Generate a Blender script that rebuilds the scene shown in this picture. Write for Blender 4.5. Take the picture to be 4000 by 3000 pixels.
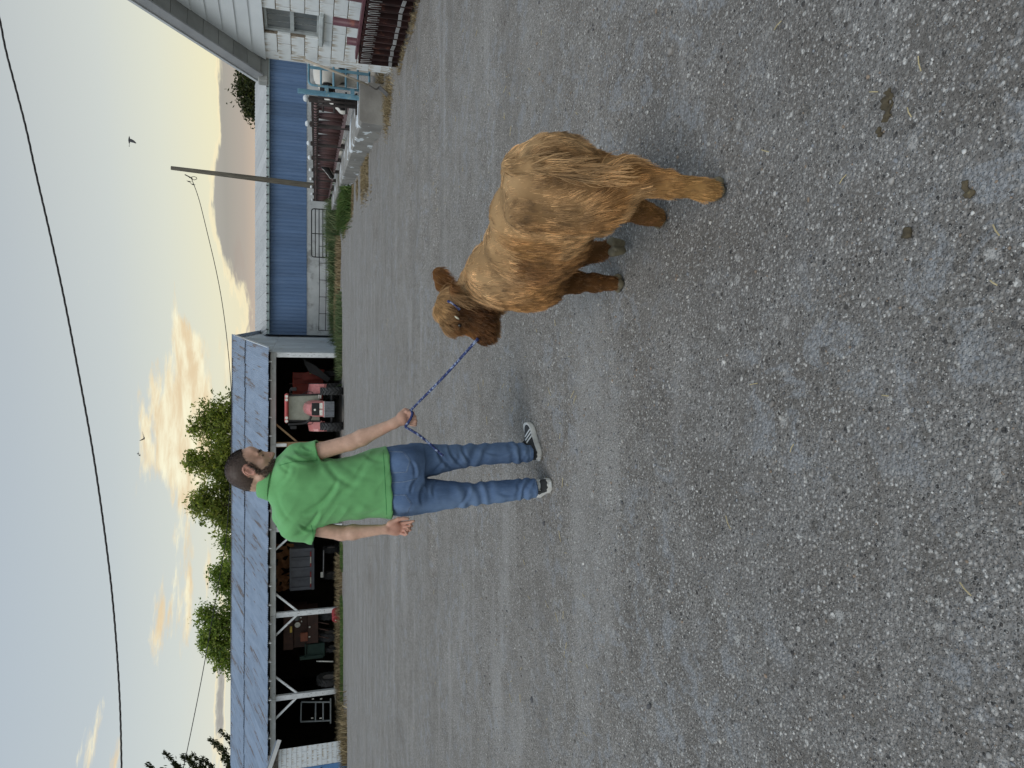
import bpy, math, random
import numpy as np
from mathutils import Vector, Matrix, Quaternion, noise as mnoise

# ------------------------------------------------------------------ scene, camera, sky, sun, exposure
for o in list(bpy.data.objects):
    bpy.data.objects.remove(o, do_unlink=True)
SC = bpy.context.scene
COL = SC.collection
R = math.radians

FPX = 2700.0                      # focal length in photo pixels (photo is 4000 px along its long side)
PITCH = R(16.8)
CAMZ = 1.42
SP, CP = math.sin(PITCH), math.cos(PITCH)
V_RIGHT = Vector((1, 0, 0)); V_FWD = Vector((0, CP, -SP)); V_UP = Vector((0, SP, CP))

cam_data = bpy.data.cameras.new('camera')
cam = bpy.data.objects.new('camera', cam_data)
COL.objects.link(cam)
cam_data.sensor_fit = 'HORIZONTAL'; cam_data.sensor_width = 36.0
cam_data.lens = 36.0 * FPX / 4000.0
cam_data.clip_start = 0.05; cam_data.clip_end = 4000
# the phone was held upright but the picture is stored on its side: roll the camera by a quarter turn
m = Matrix((( -V_UP.x, V_RIGHT.x, -V_FWD.x, 0), (-V_UP.y, V_RIGHT.y, -V_FWD.y, 0), (-V_UP.z, V_RIGHT.z, -V_FWD.z, CAMZ), (0, 0, 0, 1)))
cam.matrix_world = m
SC.camera = cam

SC.view_settings.view_transform = 'Standard'
SC.view_settings.look = 'None'
SC.view_settings.exposure = 0.0
SC.view_settings.gamma = 1.0
SC.view_settings.use_curve_mapping = False
SC.cycles.max_bounces = 5
SC.cycles.diffuse_bounces = 2
SC.cycles.glossy_bounces = 2
SC.cycles.transmission_bounces = 4
SC.cycles.transparent_max_bounces = 8
SC.cycles.use_denoising = True
SC.cycles.use_adaptive_sampling = True
SC.cycles.adaptive_threshold = 0.02
SC.cycles_curves.shape = 'RIBBONS'
SC.cycles_curves.subdivisions = 2

SUN_EL, SUN_AZ = R(56), R(-150)       # azimuth from +Y, clockwise towards +X
sun_dir = Vector((math.sin(SUN_AZ) * math.cos(SUN_EL), math.cos(SUN_AZ) * math.cos(SUN_EL), math.sin(SUN_EL)))
sl = bpy.data.lights.new('sun', 'SUN')
sl.energy = 1.5; sl.angle = R(32); sl.color = (1.0, 0.97, 0.93)
so = bpy.data.objects.new('sun', sl); COL.objects.link(so)
so.rotation_euler = (-sun_dir).to_track_quat('-Z', 'Y').to_euler()
so.location = (0, 0, 30)

# ---- tiny node helpers
class NT:
    def __init__(s, tree):
        s.t = tree; s.n = tree.nodes; s.l = tree.links
    def new(s, typ, **kw):
        n = s.n.new(typ)
        for k, v in kw.items():
            setattr(n, k, v)
        return n
    def put(s, sock, v):
        if hasattr(v, 'is_output') or isinstance(v, bpy.types.NodeSocket):
            s.l.new(v, sock)
        elif isinstance(v, (int, float)):
            try: sock.default_value = v
            except TypeError: sock.default_value = (v, v, v)
        else:
            v = tuple(v)
            if sock.type == 'RGBA' and len(v) == 3: v = v + (1.0,)
            sock.default_value = v
    def math(s, op, a, b=0.0, c=None, clamp=False):
        n = s.new('ShaderNodeMath', operation=op, use_clamp=clamp)
        s.put(n.inputs[0], a); s.put(n.inputs[1], b)
        if c is not None: s.put(n.inputs[2], c)
        return n.outputs[0]
    def vmath(s, op, a, b=(0, 0, 0)):
        n = s.new('ShaderNodeVectorMath', operation=op)
        s.put(n.inputs[0], a); s.put(n.inputs[1], b)
        return n.outputs[0]
    def comb(s, x, y, z):
        n = s.new('ShaderNodeCombineXYZ')
        for i, v in enumerate((x, y, z)): s.put(n.inputs[i], v)
        return n.outputs[0]
    def sep(s, v):
        n = s.new('ShaderNodeSeparateXYZ'); s.put(n.inputs[0], v); return n.outputs
    def noise(s, vec, scale, detail=4, rough=0.55, dist=0.0):
        n = s.new('ShaderNodeTexNoise'); s.put(n.inputs['Vector'], vec)
        n.inputs['Scale'].default_value = scale; n.inputs['Detail'].default_value = detail
        n.inputs['Roughness'].default_value = rough; n.inputs['Distortion'].default_value = dist
        return n.outputs['Fac']
    def voronoi(s, vec, scale, feature='F1', rand=1.0):
        n = s.new('ShaderNodeTexVoronoi', feature=feature); s.put(n.inputs['Vector'], vec)
        n.inputs['Scale'].default_value = scale; n.inputs['Randomness'].default_value = rand
        return n.outputs
    def ramp(s, fac, stops, interp='LINEAR'):
        n = s.new('ShaderNodeValToRGB'); s.put(n.inputs[0], fac); cr = n.color_ramp
        cr.interpolation = interp
        while len(cr.elements) < len(stops): cr.elements.new(0.5)
        while len(cr.elements) > len(stops): cr.elements.remove(cr.elements[-1])
        for e, (p, c) in zip(cr.elements, stops):
            e.position = p
            c = (c, c, c) if isinstance(c, (int, float)) else tuple(c)
            e.color = c + (1.0,) if len(c) == 3 else c
        return n.outputs[0]
    def mix(s, fac, a, b, mode='MIX'):
        n = s.new('ShaderNodeMixRGB', blend_type=mode)
        s.put(n.inputs[0], fac); s.put(n.inputs[1], a); s.put(n.inputs[2], b)
        return n.outputs[0]
    def smooth(s, v, a, b):
        n = s.new('ShaderNodeMapRange', interpolation_type='SMOOTHSTEP')
        s.put(n.inputs[0], v); s.put(n.inputs[1], a); s.put(n.inputs[2], b)
        n.inputs[3].default_value = 0.0; n.inputs[4].default_value = 1.0
        return n.outputs[0]
    def bump(s, h, strength=0.5, dist=0.02, normal=None):
        n = s.new('ShaderNodeBump'); s.put(n.inputs['Height'], h)
        n.inputs['Strength'].default_value = strength; n.inputs['Distance'].default_value = dist
        if normal is not None: s.l.new(normal, n.inputs['Normal'])
        return n.outputs[0]

# ---- world: dusk sky, physical sky veiled by thin haze, and banks of cloud
world = bpy.data.worlds.new('World'); SC.world = world; world.use_nodes = True
wt = NT(world.node_tree); wt.n.clear()
w_out = wt.new('ShaderNodeOutputWorld'); w_bg = wt.new('ShaderNodeBackground')
wt.l.new(w_bg.outputs[0], w_out.inputs[0])
sky = wt.new('ShaderNodeTexSky', sky_type='NISHITA')
sky.sun_disc = False; sky.sun_elevation = SUN_EL; sky.sun_rotation = SUN_AZ
sky.altitude = 1300; sky.air_density = 1.0; sky.dust_density = 1.5; sky.ozone_density = 1.2
tc = wt.new('ShaderNodeTexCoord').outputs['Generated']
sx, sy, sz = wt.sep(tc)
hyp = wt.math('SQRT', wt.math('ADD', wt.math('MULTIPLY', sx, sx), wt.math('MULTIPLY', sy, sy)))
el = wt.math('ARCTAN2', sz, hyp)          # elevation, radians
az = wt.math('ARCTAN2', sx, sy)           # azimuth from +Y towards +X, radians
elc = wt.math('MAXIMUM', el, 0.0)
haze_cool = wt.ramp(wt.math('DIVIDE', elc, 1.2, clamp=True),
    [(0.0, (0.93, 0.83, 0.58)), (0.06, (0.83, 0.80, 0.64)), (0.12, (0.68, 0.72, 0.67)), (0.19, (0.56, 0.62, 0.64)), (0.28, (0.49, 0.56, 0.62)), (0.45, (0.43, 0.52, 0.61)), (1.0, (0.36, 0.47, 0.60))])
haze_warm = wt.ramp(wt.math('DIVIDE', elc, 1.2, clamp=True),
    [(0.0, (0.95, 0.66, 0.34)), (0.05, (0.95, 0.80, 0.44)), (0.09, (0.93, 0.86, 0.56)), (0.14, (0.80, 0.80, 0.64)), (0.19, (0.68, 0.71, 0.65)), (0.28, (0.54, 0.58, 0.58)), (0.5, (0.44, 0.51, 0.56)), (1.0, (0.36, 0.46, 0.58))])
az_w = wt.smooth(wt.math('ABSOLUTE', wt.math('SUBTRACT', az, 0.55)), 1.05, 0.0)
haze = wt.mix(az_w, haze_cool, haze_warm)
skyc = wt.mix(1.0, sky.outputs[0], (0.085, 0.085, 0.085), 'MULTIPLY')
base = wt.mix(0.90, skyc, haze)
# clouds live in (azimuth, elevation); stretched noise, denser where banks stand
def cvec(ka, ke, off=0.0):
    return wt.comb(wt.math('MULTIPLY', az, ka), wt.math('MULTIPLY', el, ke), off)
warp = wt.noise(cvec(9, 30, 3.1), 1.0, 4, 0.6)
n1 = wt.noise(cvec(6.0, 36.0, 1.7), 1.0, 7, 0.62, 0.35)
n2 = wt.noise(cvec(16.0, 105.0, 5.3), 1.0, 6, 0.62, 0.25)
def blob(a0, e0, ra, re, amp, tilt=0.0):
    da = wt.math('SUBTRACT', az, a0)
    da_s = wt.math('DIVIDE', da, ra)
    ee = wt.math('SUBTRACT', wt.math('SUBTRACT', el, e0), wt.math('MULTIPLY', da, tilt))
    de = wt.math('DIVIDE', ee, re)
    q = wt.math('ADD', wt.math('MULTIPLY', da_s, da_s), wt.math('MULTIPLY', de, de))
    return wt.math('MULTIPLY', wt.math('EXPONENT', wt.math('MULTIPLY', q, -1.0)), amp)
def add(*xs):
    a = xs[0]
    for b in xs[1:]: a = wt.math('ADD', a, b)
    return a

cream = add(
    blob(-0.06, 0.168, 0.105, 0.030, 1.25), blob(0.05, 0.150, 0.085, 0.013, 0.9, 0.1), blob(-0.10, 0.135, 0.08, 0.016, 0.8),
    blob(-0.03, 0.128, 0.10, 0.014, 0.5), blob(-0.30, 0.172, 0.055, 0.016, 0.72), blob(-0.285, 0.136, 0.085, 0.010, 0.62, 0.03),
    blob(-0.26, 0.118, 0.16, 0.007, 0.5), blob(-0.43, 0.232, 0.06, 0.013, 0.72, -0.12), blob(-0.45, 0.206, 0.05, 0.006, 0.6, -0.1),
    blob(0.16, 0.082, 0.06, 0.016, 0.75), blob(0.03, 0.092, 0.05, 0.018, 0.6), blob(-0.2, 0.155, 0.2, 0.02, 0.22), blob(0.40, 0.10, 0.06, 0.008, 0.4))
cream_n = add(cream, wt.math('MULTIPLY', wt.math('SUBTRACT', n1, 0.5), 2.0), wt.math('MULTIPLY', wt.math('SUBTRACT', n2, 0.5), 1.5))
cream_m = wt.smooth(cream_n, 0.45, 0.88)
cream_m = wt.math('MULTIPLY', cream_m, wt.smooth(cream, 0.05, 0.4))
cream_sh = wt.smooth(wt.noise(cvec(14, 80, 9.2), 1.0, 5, 0.6, 0.3), 0.35, 0.68)
cream_col = wt.mix(cream_sh, (0.80, 0.63, 0.40), (1.0, 0.95, 0.70))
bank = add(blob(0.40, 0.066, 0.22, 0.032, 1.0), blob(0.235, 0.085, 0.06, 0.026, 1.2), blob(0.30, 0.060, 0.2, 0.028, 0.8), blob(-0.36, 0.098, 0.10, 0.010, 0.75), blob(-0.22, 0.083, 0.04, 0.006, 0.7), blob(0.1, 0.03, 0.3, 0.02, 0.5))
bank_n = add(bank, wt.math('MULTIPLY', wt.math('SUBTRACT', n1, 0.5), 1.0), wt.math('MULTIPLY', wt.math('SUBTRACT', n2, 0.5), 0.55))
bank_m = wt.math('MULTIPLY', wt.smooth(bank_n, 0.33, 0.54), 0.88)
bank_rim = wt.math('MULTIPLY', wt.smooth(bank_n, 0.26, 0.36), wt.smooth(bank_n, 0.46, 0.38))
bank_col = wt.ramp(wt.math('DIVIDE', elc, 0.12, clamp=True), [(0.0, (0.80, 0.52, 0.33)), (0.40, (0.62, 0.47, 0.37)), (0.62, (0.40, 0.35, 0.32)), (0.8, (0.32, 0.305, 0.29)), (1.0, (0.37, 0.36, 0.345))])
s1 = wt.mix(wt.math('MULTIPLY', cream_m, 0.92), base, cream_col)
s2 = wt.mix(bank_m, s1, bank_col)
s3 = wt.mix(wt.math('MULTIPLY', bank_rim, 0.55), s2, (1.0, 0.86, 0.56))
below = wt.smooth(el, 0.0, -0.06)
s4 = wt.mix(below, s3, (0.20, 0.19, 0.17))
wt.l.new(s4, w_bg.inputs[0]); w_bg.inputs[1].default_value = 1.0

# ------------------------------------------------------------------ geometry helpers
def P(u, v, y):
    """world point seen at photo pixel (u right, v down, photo held upright) on the plane world-Y = y"""
    d = V_RIGHT * ((u - 1500) / FPX) + V_UP * (-(v - 2000) / FPX) + V_FWD
    t = y / d.y
    return Vector((0, 0, CAMZ)) + d * t
def gz0(y):
    t = max(0.0, y - 12.0)
    return -0.018 * t if t < 60 else -1.08
def G(u, v):
    y = 5.0
    d = V_RIGHT * ((u - 1500) / FPX) + V_UP * (-(v - 2000) / FPX) + V_FWD
    for _ in range(30):
        t = (gz0(y) - CAMZ) / d.z
        y = 0.5 * y + 0.5 * d.y * t
    t = (gz0(y) - CAMZ) / d.z
    return Vector((0, 0, CAMZ)) + d * t
def V(*a): return Vector(a)

class MB:
    def __init__(s): s.v = []; s.f = []; s.mi = []
    def raw(s, vs, fs, mi=0):
        n = len(s.v); s.v += [tuple(p) for p in vs]
        s.f += [tuple(i + n for i in f) for f in fs]; s.mi += [mi] * len(fs)
        return s
    def box(s, c, size, rz=0.0, M=None, mi=0, taper=1.0):
        hx, hy, hz = size[0] / 2, size[1] / 2, size[2] / 2
        vs = []
        for z, k in ((-hz, 1.0), (hz, taper)):
            for x, y in ((-hx, -hy), (hx, -hy), (hx, hy), (-hx, hy)):
                vs.append(Vector((x * k, y * k, z)))
        if M is None: M = Matrix.Rotation(rz, 3, 'Z')
        vs = [M @ p + Vector(c) for p in vs]
        return s.raw(vs, [(0, 3, 2, 1), (4, 5, 6, 7), (0, 1, 5, 4), (1, 2, 6, 5), (2, 3, 7, 6), (3, 0, 4, 7)], mi)
    def bbox(s, c, size, b=0.006, rz=0.0, M=None, mi=0):
        """box with chamfered edges"""
        hx, hy, hz = size[0] / 2, size[1] / 2, size[2] / 2
        b = min(b, hx * 0.9, hy * 0.9, hz * 0.9)
        vs = []
        for sx_ in (-1, 1):
            for sy_ in (-1, 1):
                for sz_ in (-1, 1):
                    vs += [Vector((sx_ * hx, sy_ * (hy - b), sz_ * (hz - b))), Vector((sx_ * (hx - b), sy_ * hy, sz_ * (hz - b))), Vector((sx_ * (hx - b), sy_ * (hy - b), sz_ * hz))]
        def i(a, bb, c_, k): return ((a * 2 + bb) * 2 + c_) * 3 + k
        fs = []
        for a in (0, 1): fs.append([i(a, 0, 0, 0), i(a, 1, 0, 0), i(a, 1, 1, 0), i(a, 0, 1, 0)])
        for a in (0, 1): fs.append([i(0, a, 0, 1), i(1, a, 0, 1), i(1, a, 1, 1), i(0, a, 1, 1)])
        for a in (0, 1): fs.append([i(0, 0, a, 2), i(1, 0, a, 2), i(1, 1, a, 2), i(0, 1, a, 2)])
        for a in (0, 1):
            for b_ in (0, 1):
                fs.append([i(a, b_, 0, 0), i(a, b_, 1, 0), i(a, b_, 1, 1), i(a, b_, 0, 1)])
                fs.append([i(a, 0, b_, 0), i(a, 1, b_, 0), i(a, 1, b_, 2), i(a, 0, b_, 2)])
                fs.append([i(0, a, b_, 1), i(1, a, b_, 1), i(1, a, b_, 2), i(0, a, b_, 2)])
                for c_ in (0, 1): fs.append([i(a, b_, c_, 0), i(a, b_, c_, 1), i(a, b_, c_, 2)])
        ff = []
        for f in fs:
            cen = sum((vs[k] for k in f), Vector()) / len(f)
            nrm = (vs[f[1]] - vs[f[0]]).cross(vs[f[2]] - vs[f[0]])
            ff.append(f if nrm.dot(cen) > 0 else f[::-1])
        if M is None: M = Matrix.Rotation(rz, 3, 'Z')
        return s.raw([M @ p + Vector(c) for p in vs], ff, mi)
    def beam(s, a, b, w, h, up=(0, 0, 1), mi=0, bev=0.0):
        a, b = Vector(a), Vector(b); d = b - a; L = d.length; d.normalize()
        side = d.cross(Vector(up))
        if side.length < 1e-4: side = d.cross(Vector((1, 0, 0)))
        side.normalize(); u2 = side.cross(d).normalized()
        M = Matrix((d, side, u2)).transposed()
        if bev > 0: return s.bbox((a + b) / 2, (L, w, h), bev, M=M, mi=mi)
        return s.box((a + b) / 2, (L, w, h), M=M, mi=mi)
    def tube(s, pts, r, n=8, caps=True, mi=0, closed=False):
        pts = [Vector(p) for p in pts]; N = len(pts)
        rs = r if isinstance(r, (list, tuple)) else [r] * N
        base = len(s.v); prev = None
        for k, p in enumerate(pts):
            if closed: t = pts[(k + 1) % N] - pts[k - 1]
            else: t = pts[min(k + 1, N - 1)] - pts[max(k - 1, 0)]
            t.normalize()
            if prev is None:
                a = Vector((0, 0, 1)) if abs(t.z) < 0.9 else Vector((1, 0, 0))
                prev = t.cross(a).normalized()
            nrm = prev - t * prev.dot(t)
            nrm = nrm.normalized() if nrm.length > 1e-6 else t.orthogonal().normalized()
            prev = nrm; bi = t.cross(nrm)
            for j in range(n):
                an = 2 * math.pi * j / n
                s.v.append(tuple(p + (nrm * math.cos(an) + bi * math.sin(an)) * rs[k]))
        m_ = N if closed else N - 1
        for k in range(m_):
            for j in range(n):
                k2 = (k + 1) % N
                s.f.append((base + k * n + j, base + k * n + (j + 1) % n, base + k2 * n + (j + 1) % n, base + k2 * n + j)); s.mi.append(mi)
        if caps and not closed:
            s.f.append(tuple(base + j for j in range(n))[::-1]); s.mi.append(mi)
            s.f.append(tuple(base + (N - 1) * n + j for j in range(n))); s.mi.append(mi)
        return s
    def lathe(s, prof, c, axis=(0, 0, 1), n=20, mi=0, caps=True):
        """prof: list of (radius, offset along axis)"""
        ax = Vector(axis).normalized(); e1 = ax.orthogonal().normalized(); e2 = ax.cross(e1); c = Vector(c)
        base = len(s.v)
        for r, h in prof:
            for j in range(n):
                an = 2 * math.pi * j / n
                s.v.append(tuple(c + ax * h + (e1 * math.cos(an) + e2 * math.sin(an)) * r))
        for k in range(len(prof) - 1):
            for j in range(n):
                s.f.append((base + k * n + j, base + k * n + (j + 1) % n, base + (k + 1) * n + (j + 1) % n, base + (k + 1) * n + j)); s.mi.append(mi)
        if caps:
            s.f.append(tuple(base + j for j in range(n))[::-1]); s.mi.append(mi)
            s.f.append(tuple(base + (len(prof) - 1) * n + j for j in range(n))); s.mi.append(mi)
        return s
    def prism(s, poly, e1, e2, o, thick, mi=0):
        """poly (list of 2-d points in axes e1,e2 at o) extruded by thick along e1 x e2"""
        e1, e2, o = Vector(e1), Vector(e2), Vector(o); nn = e1.cross(e2).normalized()
        n = len(poly); b = [o + e1 * p[0] + e2 * p[1] for p in poly]; t = [p + nn * thick for p in b]
        fs = [tuple(range(n))[::-1], tuple(range(n, 2 * n))] + [(i, (i + 1) % n, n + (i + 1) % n, n + i) for i in range(n)]
        return s.raw(b + t, fs, mi)
    def mesh(s, name, mats, smooth=False, off=None):
        me = bpy.data.meshes.new(name)
        vs = s.v if off is None else [(p[0] - off[0], p[1] - off[1], p[2] - off[2]) for p in s.v]
        me.from_pydata(vs, [], s.f)
        if not isinstance(mats, (list, tuple)): mats = [mats]
        for m_ in mats: me.materials.append(m_)
        if any(s.mi): me.polygons.foreach_set('material_index', s.mi)
        if smooth: me.polygons.foreach_set('use_smooth', [True] * len(me.polygons))
        me.update()
        return me
    def build(s, name, mats, parent=None, smooth=False, loc=None):
        """ONE mesh object; vertices are given in world space"""
        off = wloc(parent) if parent is not None else (Vector(loc) if loc is not None else Vector())
        ob = bpy.data.objects.new(name, s.mesh(name, mats, smooth, off)); COL.objects.link(ob)
        if parent is not None: ob.parent = parent
        else: ob.location = off
        return ob
def wloc(o):
    p = Vector(o.location)
    while o.parent is not None:
        o = o.parent; p = p + Vector(o.location)
    return p
def tag(o, label=None, cat=None, group=None, kind=None):
    if label: o['label'] = label
    if cat: o['category'] = cat
    if group: o['group'] = group
    if kind: o['kind'] = kind
    return o
def thing(name, label, cat, loc, group=None):
    o = bpy.data.objects.new(name, None); COL.objects.link(o)
    o.location = loc; o.empty_display_size = 0.2
    return tag(o, label, cat, group)
def inst(name, me, parent, loc, rot=(0, 0, 0), scale=(1, 1, 1)):
    """object sharing mesh data; loc in world space"""
    o = bpy.data.objects.new(name, me); COL.objects.link(o)
    o.parent = parent
    o.location = Vector(loc) - (wloc(parent) if parent is not None else Vector())
    o.rotation_euler = rot; o.scale = scale
    return o
def copy_tree(o, parent=None):
    c = o.copy(); COL.objects.link(c); c.parent = parent
    for ch in o.children: copy_tree(ch, c)
    return c
def mesh_np(name, verts, faces, mat, smooth=True):
    me = bpy.data.meshes.new(name)
    me.vertices.add(len(verts)); me.vertices.foreach_set('co', np.asarray(verts, np.float32).ravel())
    faces = np.asarray(faces, np.int32); k = faces.shape[1]
    me.loops.add(faces.size); me.loops.foreach_set('vertex_index', faces.ravel())
    me.polygons.add(len(faces)); me.polygons.foreach_set('loop_start', np.arange(0, faces.size, k, dtype=np.int32))
    me.update(calc_edges=True); me.validate()
    if smooth: me.polygons.foreach_set('use_smooth', np.ones(len(me.polygons), bool))
    for m_ in (mat if isinstance(mat, (list, tuple)) else [mat]): me.materials.append(m_)
    return me

# ------------------------------------------------------------------ materials
def new_mat(name):
    mt = bpy.data.materials.new(name); mt.use_nodes = True
    t = NT(mt.node_tree); t.n.clear()
    out = t.new('ShaderNodeOutputMaterial'); b = t.new('ShaderNodeBsdfPrincipled')
    t.l.new(b.outputs[0], out.inputs[0])
    return mt, t, b
def lum(c, k): return tuple(min(1.0, x * k) for x in c)
def pmat(name, c1, c2=None, scale=6.0, rough=0.75, metal=0.0, bump=0.0, bscale=None, stretch=(1, 1, 1), vary=0.12, spec=0.4, c3=None, t3=(0.62, 0.72), s3=3.0, st3=(1, 1, 1), coord='Object'):
    """general weathered surface: two-tone noise, slight variation from piece to piece, optional third colour in patches (rust, dirt, bare wood)"""
    mt, t, b = new_mat(name)
    co = t.new('ShaderNodeTexCoord').outputs[coord]
    rnd = t.new('ShaderNodeObjectInfo').outputs['Random']
    vec = t.vmath('MULTIPLY', co, stretch)
    vec = t.vmath('ADD', vec, t.comb(t.math('MULTIPLY', rnd, 37.0), t.math('MULTIPLY', rnd, 11.0), 0.0))
    n = t.noise(vec, scale, 5, 0.6)
    c2 = c2 or lum(c1, 0.7)
    col = t.mix(t.smooth(n, 0.3, 0.7), c1, c2)
    if c3 is not None:
        n3 = t.noise(t.vmath('ADD', t.vmath('MULTIPLY', co, st3), t.comb(t.math('MULTIPLY', rnd, 53.0), 0.0, 3.3)), s3, 6, 0.65)
        col = t.mix(t.smooth(n3, t3[0], t3[1]), col, c3)
    if vary > 0:
        k = t.math('ADD', 1.0 - vary, t.math('MULTIPLY', rnd, 2 * vary))
        col = t.mix(1.0, col, t.comb(k, k, k), 'MULTIPLY')
    t.put(b.inputs['Base Color'], col)
    b.inputs['Roughness'].default_value = rough; b.inputs['Metallic'].default_value = metal
    b.inputs['Specular IOR Level'].default_value = spec
    if bump > 0:
        h = t.noise(vec, bscale or scale * 6, 4, 0.6)
        t.put(b.inputs['Normal'], t.bump(h, 0.6, bump))
    return mt

def rope_twist(mb, pts, r, turns_per_m=38, strands=3):
    """laid rope: strands twisted round the path"""
    pts = [Vector(p) for p in pts]
    # resample finely
    out = [pts[0]]; 
    for a, b_ in zip(pts[:-1], pts[1:]):
        n_ = max(1, int((b_ - a).length / 0.006))
        for k in range(1, n_ + 1): out.append(a.lerp(b_, k / n_))
    s_ = 0.0; prev = None; frames = []
    for i, p in enumerate(out):
        tg = (out[min(i + 1, len(out) - 1)] - out[max(i - 1, 0)]).normalized()
        if prev is None: prev = tg.orthogonal().normalized()
        prev = (prev - tg * prev.dot(tg)).normalized()
        if i: s_ += (p - out[i - 1]).length
        frames.append((p, prev.copy(), tg.cross(prev), s_))
    for k in range(strands):
        ps = []
        for p, e1, e2, s in frames:
            an = 2 * math.pi * (turns_per_m * s + k / strands)
            ps.append(p + (e1 * math.cos(an) + e2 * math.sin(an)) * r * 0.52)
        mb.tube(ps, r * 0.58, 6)
def smooth_path(pts, it=3):
    pts = [Vector(p) for p in pts]
    for _ in range(it):
        q = [pts[0]]
        for a, b_ in zip(pts[:-1], pts[1:]): q += [a.lerp(b_, 0.25), a.lerp(b_, 0.75)]
        q.append(pts[-1]); pts = q
    return pts
# ------------------------------------------------------------------ organic bodies: blended distance fields meshed by surface nets
class Field:
    def __init__(s, lo, hi, h):
        s.lo = np.array(lo, float); s.h = h
        s.n = np.ceil((np.array(hi, float) - s.lo) / h).astype(int) + 1
        s.D = np.full(tuple(s.n), 10.0, np.float32)
    def block(s, lo, hi):
        a = np.clip(np.floor((np.array(lo) - s.lo) / s.h).astype(int), 0, s.n - 1)
        b = np.clip(np.ceil((np.array(hi) - s.lo) / s.h).astype(int) + 1, 1, s.n)
        if np.any(b <= a): return None
        sl = tuple(slice(a[i], b[i]) for i in range(3))
        g = [s.lo[i] + s.h * np.arange(a[i], b[i]) for i in range(3)]
        X, Y, Z = np.meshgrid(*g, indexing='ij')
        return sl, X, Y, Z
    def comb(s, sl, d, k, op):
        D = s.D[sl]
        if op == 'sub':
            d = -d; hh = np.clip(0.5 - 0.5 * (D - d) / k, 0, 1)
            s.D[sl] = D * (1 - hh) + d * hh + k * hh * (1 - hh)
        elif op == 'and':
            s.D[sl] = np.maximum(D, d)
        else:
            hh = np.clip(0.5 + 0.5 * (D - d) / k, 0, 1)
            s.D[sl] = D * (1 - hh) + d * hh - k * hh * (1 - hh)
    def cap(s, a, b, ra, rb=None, k=0.02, op='add', flat=None):
        """tapered capsule; flat=(axis vector, factor) squashes it along a direction"""
        rb = ra if rb is None else rb
        a = np.array(a, float); b = np.array(b, float); m_ = max(ra, rb) * (flat[1] if flat and flat[1] > 1 else 1) + k * 2 + s.h * 2
        r_ = s.block(np.minimum(a, b) - m_, np.maximum(a, b) + m_)
        if r_ is None: return
        sl, X, Y, Z = r_
        ab = b - a; L2 = max(ab @ ab, 1e-9)
        px, py, pz = X - a[0], Y - a[1], Z - a[2]
        t_ = np.clip((px * ab[0] + py * ab[1] + pz * ab[2]) / L2, 0, 1)
        qx, qy, qz = px - t_ * ab[0], py - t_ * ab[1], pz - t_ * ab[2]
        if flat is not None:
            f = np.array(flat[0], float); f /= np.linalg.norm(f)
            dt = qx * f[0] + qy * f[1] + qz * f[2]; c = 1.0 / flat[1] - 1.0
            qx, qy, qz = qx + f[0] * dt * c, qy + f[1] * dt * c, qz + f[2] * dt * c
        d = np.sqrt(qx * qx + qy * qy + qz * qz) - (ra + t_ * (rb - ra))
        s.comb(sl, d, k, op)
    def chain(s, pts, rs, k=0.02, **kw):
        for i in range(len(pts) - 1): s.cap(pts[i], pts[i + 1], rs[i], rs[i + 1], k, **kw)
    def ell(s, c, r, M=None, k=0.02, op='add'):
        """ellipsoid; M columns = its axes"""
        c = np.array(c, float); r = np.array(r, float); m_ = r.max() + k * 2 + s.h * 2
        r_ = s.block(c - m_, c + m_)
        if r_ is None: return
        sl, X, Y, Z = r_
        M = np.eye(3) if M is None else np.array(M, float)
        px, py, pz = X - c[0], Y - c[1], Z - c[2]
        q = [px * M[0, i] + py * M[1, i] + pz * M[2, i] for i in range(3)]
        k0 = np.sqrt(sum((q[i] / r[i]) ** 2 for i in range(3))); k1 = np.sqrt(sum((q[i] / r[i] ** 2) ** 2 for i in range(3)))
        s.comb(sl, k0 * (k0 - 1) / np.maximum(k1, 1e-6), k, op)
    def loft(s, rows, k=0.02, op='add', pw=2.0):
        """rows: (z, cx, cy, half width x, half depth y), a stack of (super)ellipses"""
        rows = sorted(rows); Zs = np.array([q[0] for q in rows]); A = np.array([q[1:] for q in rows])
        lo = [(A[:, 0] - A[:, 2]).min() - 3 * k, (A[:, 1] - A[:, 3]).min() - 3 * k, Zs[0] - 3 * k]
        hi = [(A[:, 0] + A[:, 2]).max() + 3 * k, (A[:, 1] + A[:, 3]).max() + 3 * k, Zs[-1] + 3 * k]
        r_ = s.block(lo, hi)
        sl, X, Y, Z = r_
        z = Z[0, 0, :]; pr = [np.interp(z, Zs, A[:, i]) for i in range(4)]
        w = np.array([0.25, 0.5, 0.25])
        for i in range(4):
            for _ in range(max(1, int(0.03 / s.h))):
                e = np.pad(pr[i], 1, mode='edge'); pr[i] = w[0] * e[:-2] + w[1] * e[1:-1] + w[2] * e[2:]
        cx, cy, a, b = [q[None, None, :] for q in pr]
        rr = (np.abs((X - cx) / a) ** pw + np.abs((Y - cy) / b) ** pw) ** (1.0 / pw)
        d = (rr - 1) * np.minimum(a, b)
        d = np.maximum(d, np.maximum(Zs[0] - Z, Z - Zs[-1]))
        s.comb(sl, d, k, op)
    def plane(s, p, n, op='and'):
        """keep the side the normal points away from"""
        n = np.array(n, float); n /= np.linalg.norm(n)
        sl, X, Y, Z = s.block(s.lo, s.lo + s.h * s.n)
        s.D = np.maximum(s.D, ((X - p[0]) * n[0] + (Y - p[1]) * n[1] + (Z - p[2]) * n[2]).astype(np.float32))
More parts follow.
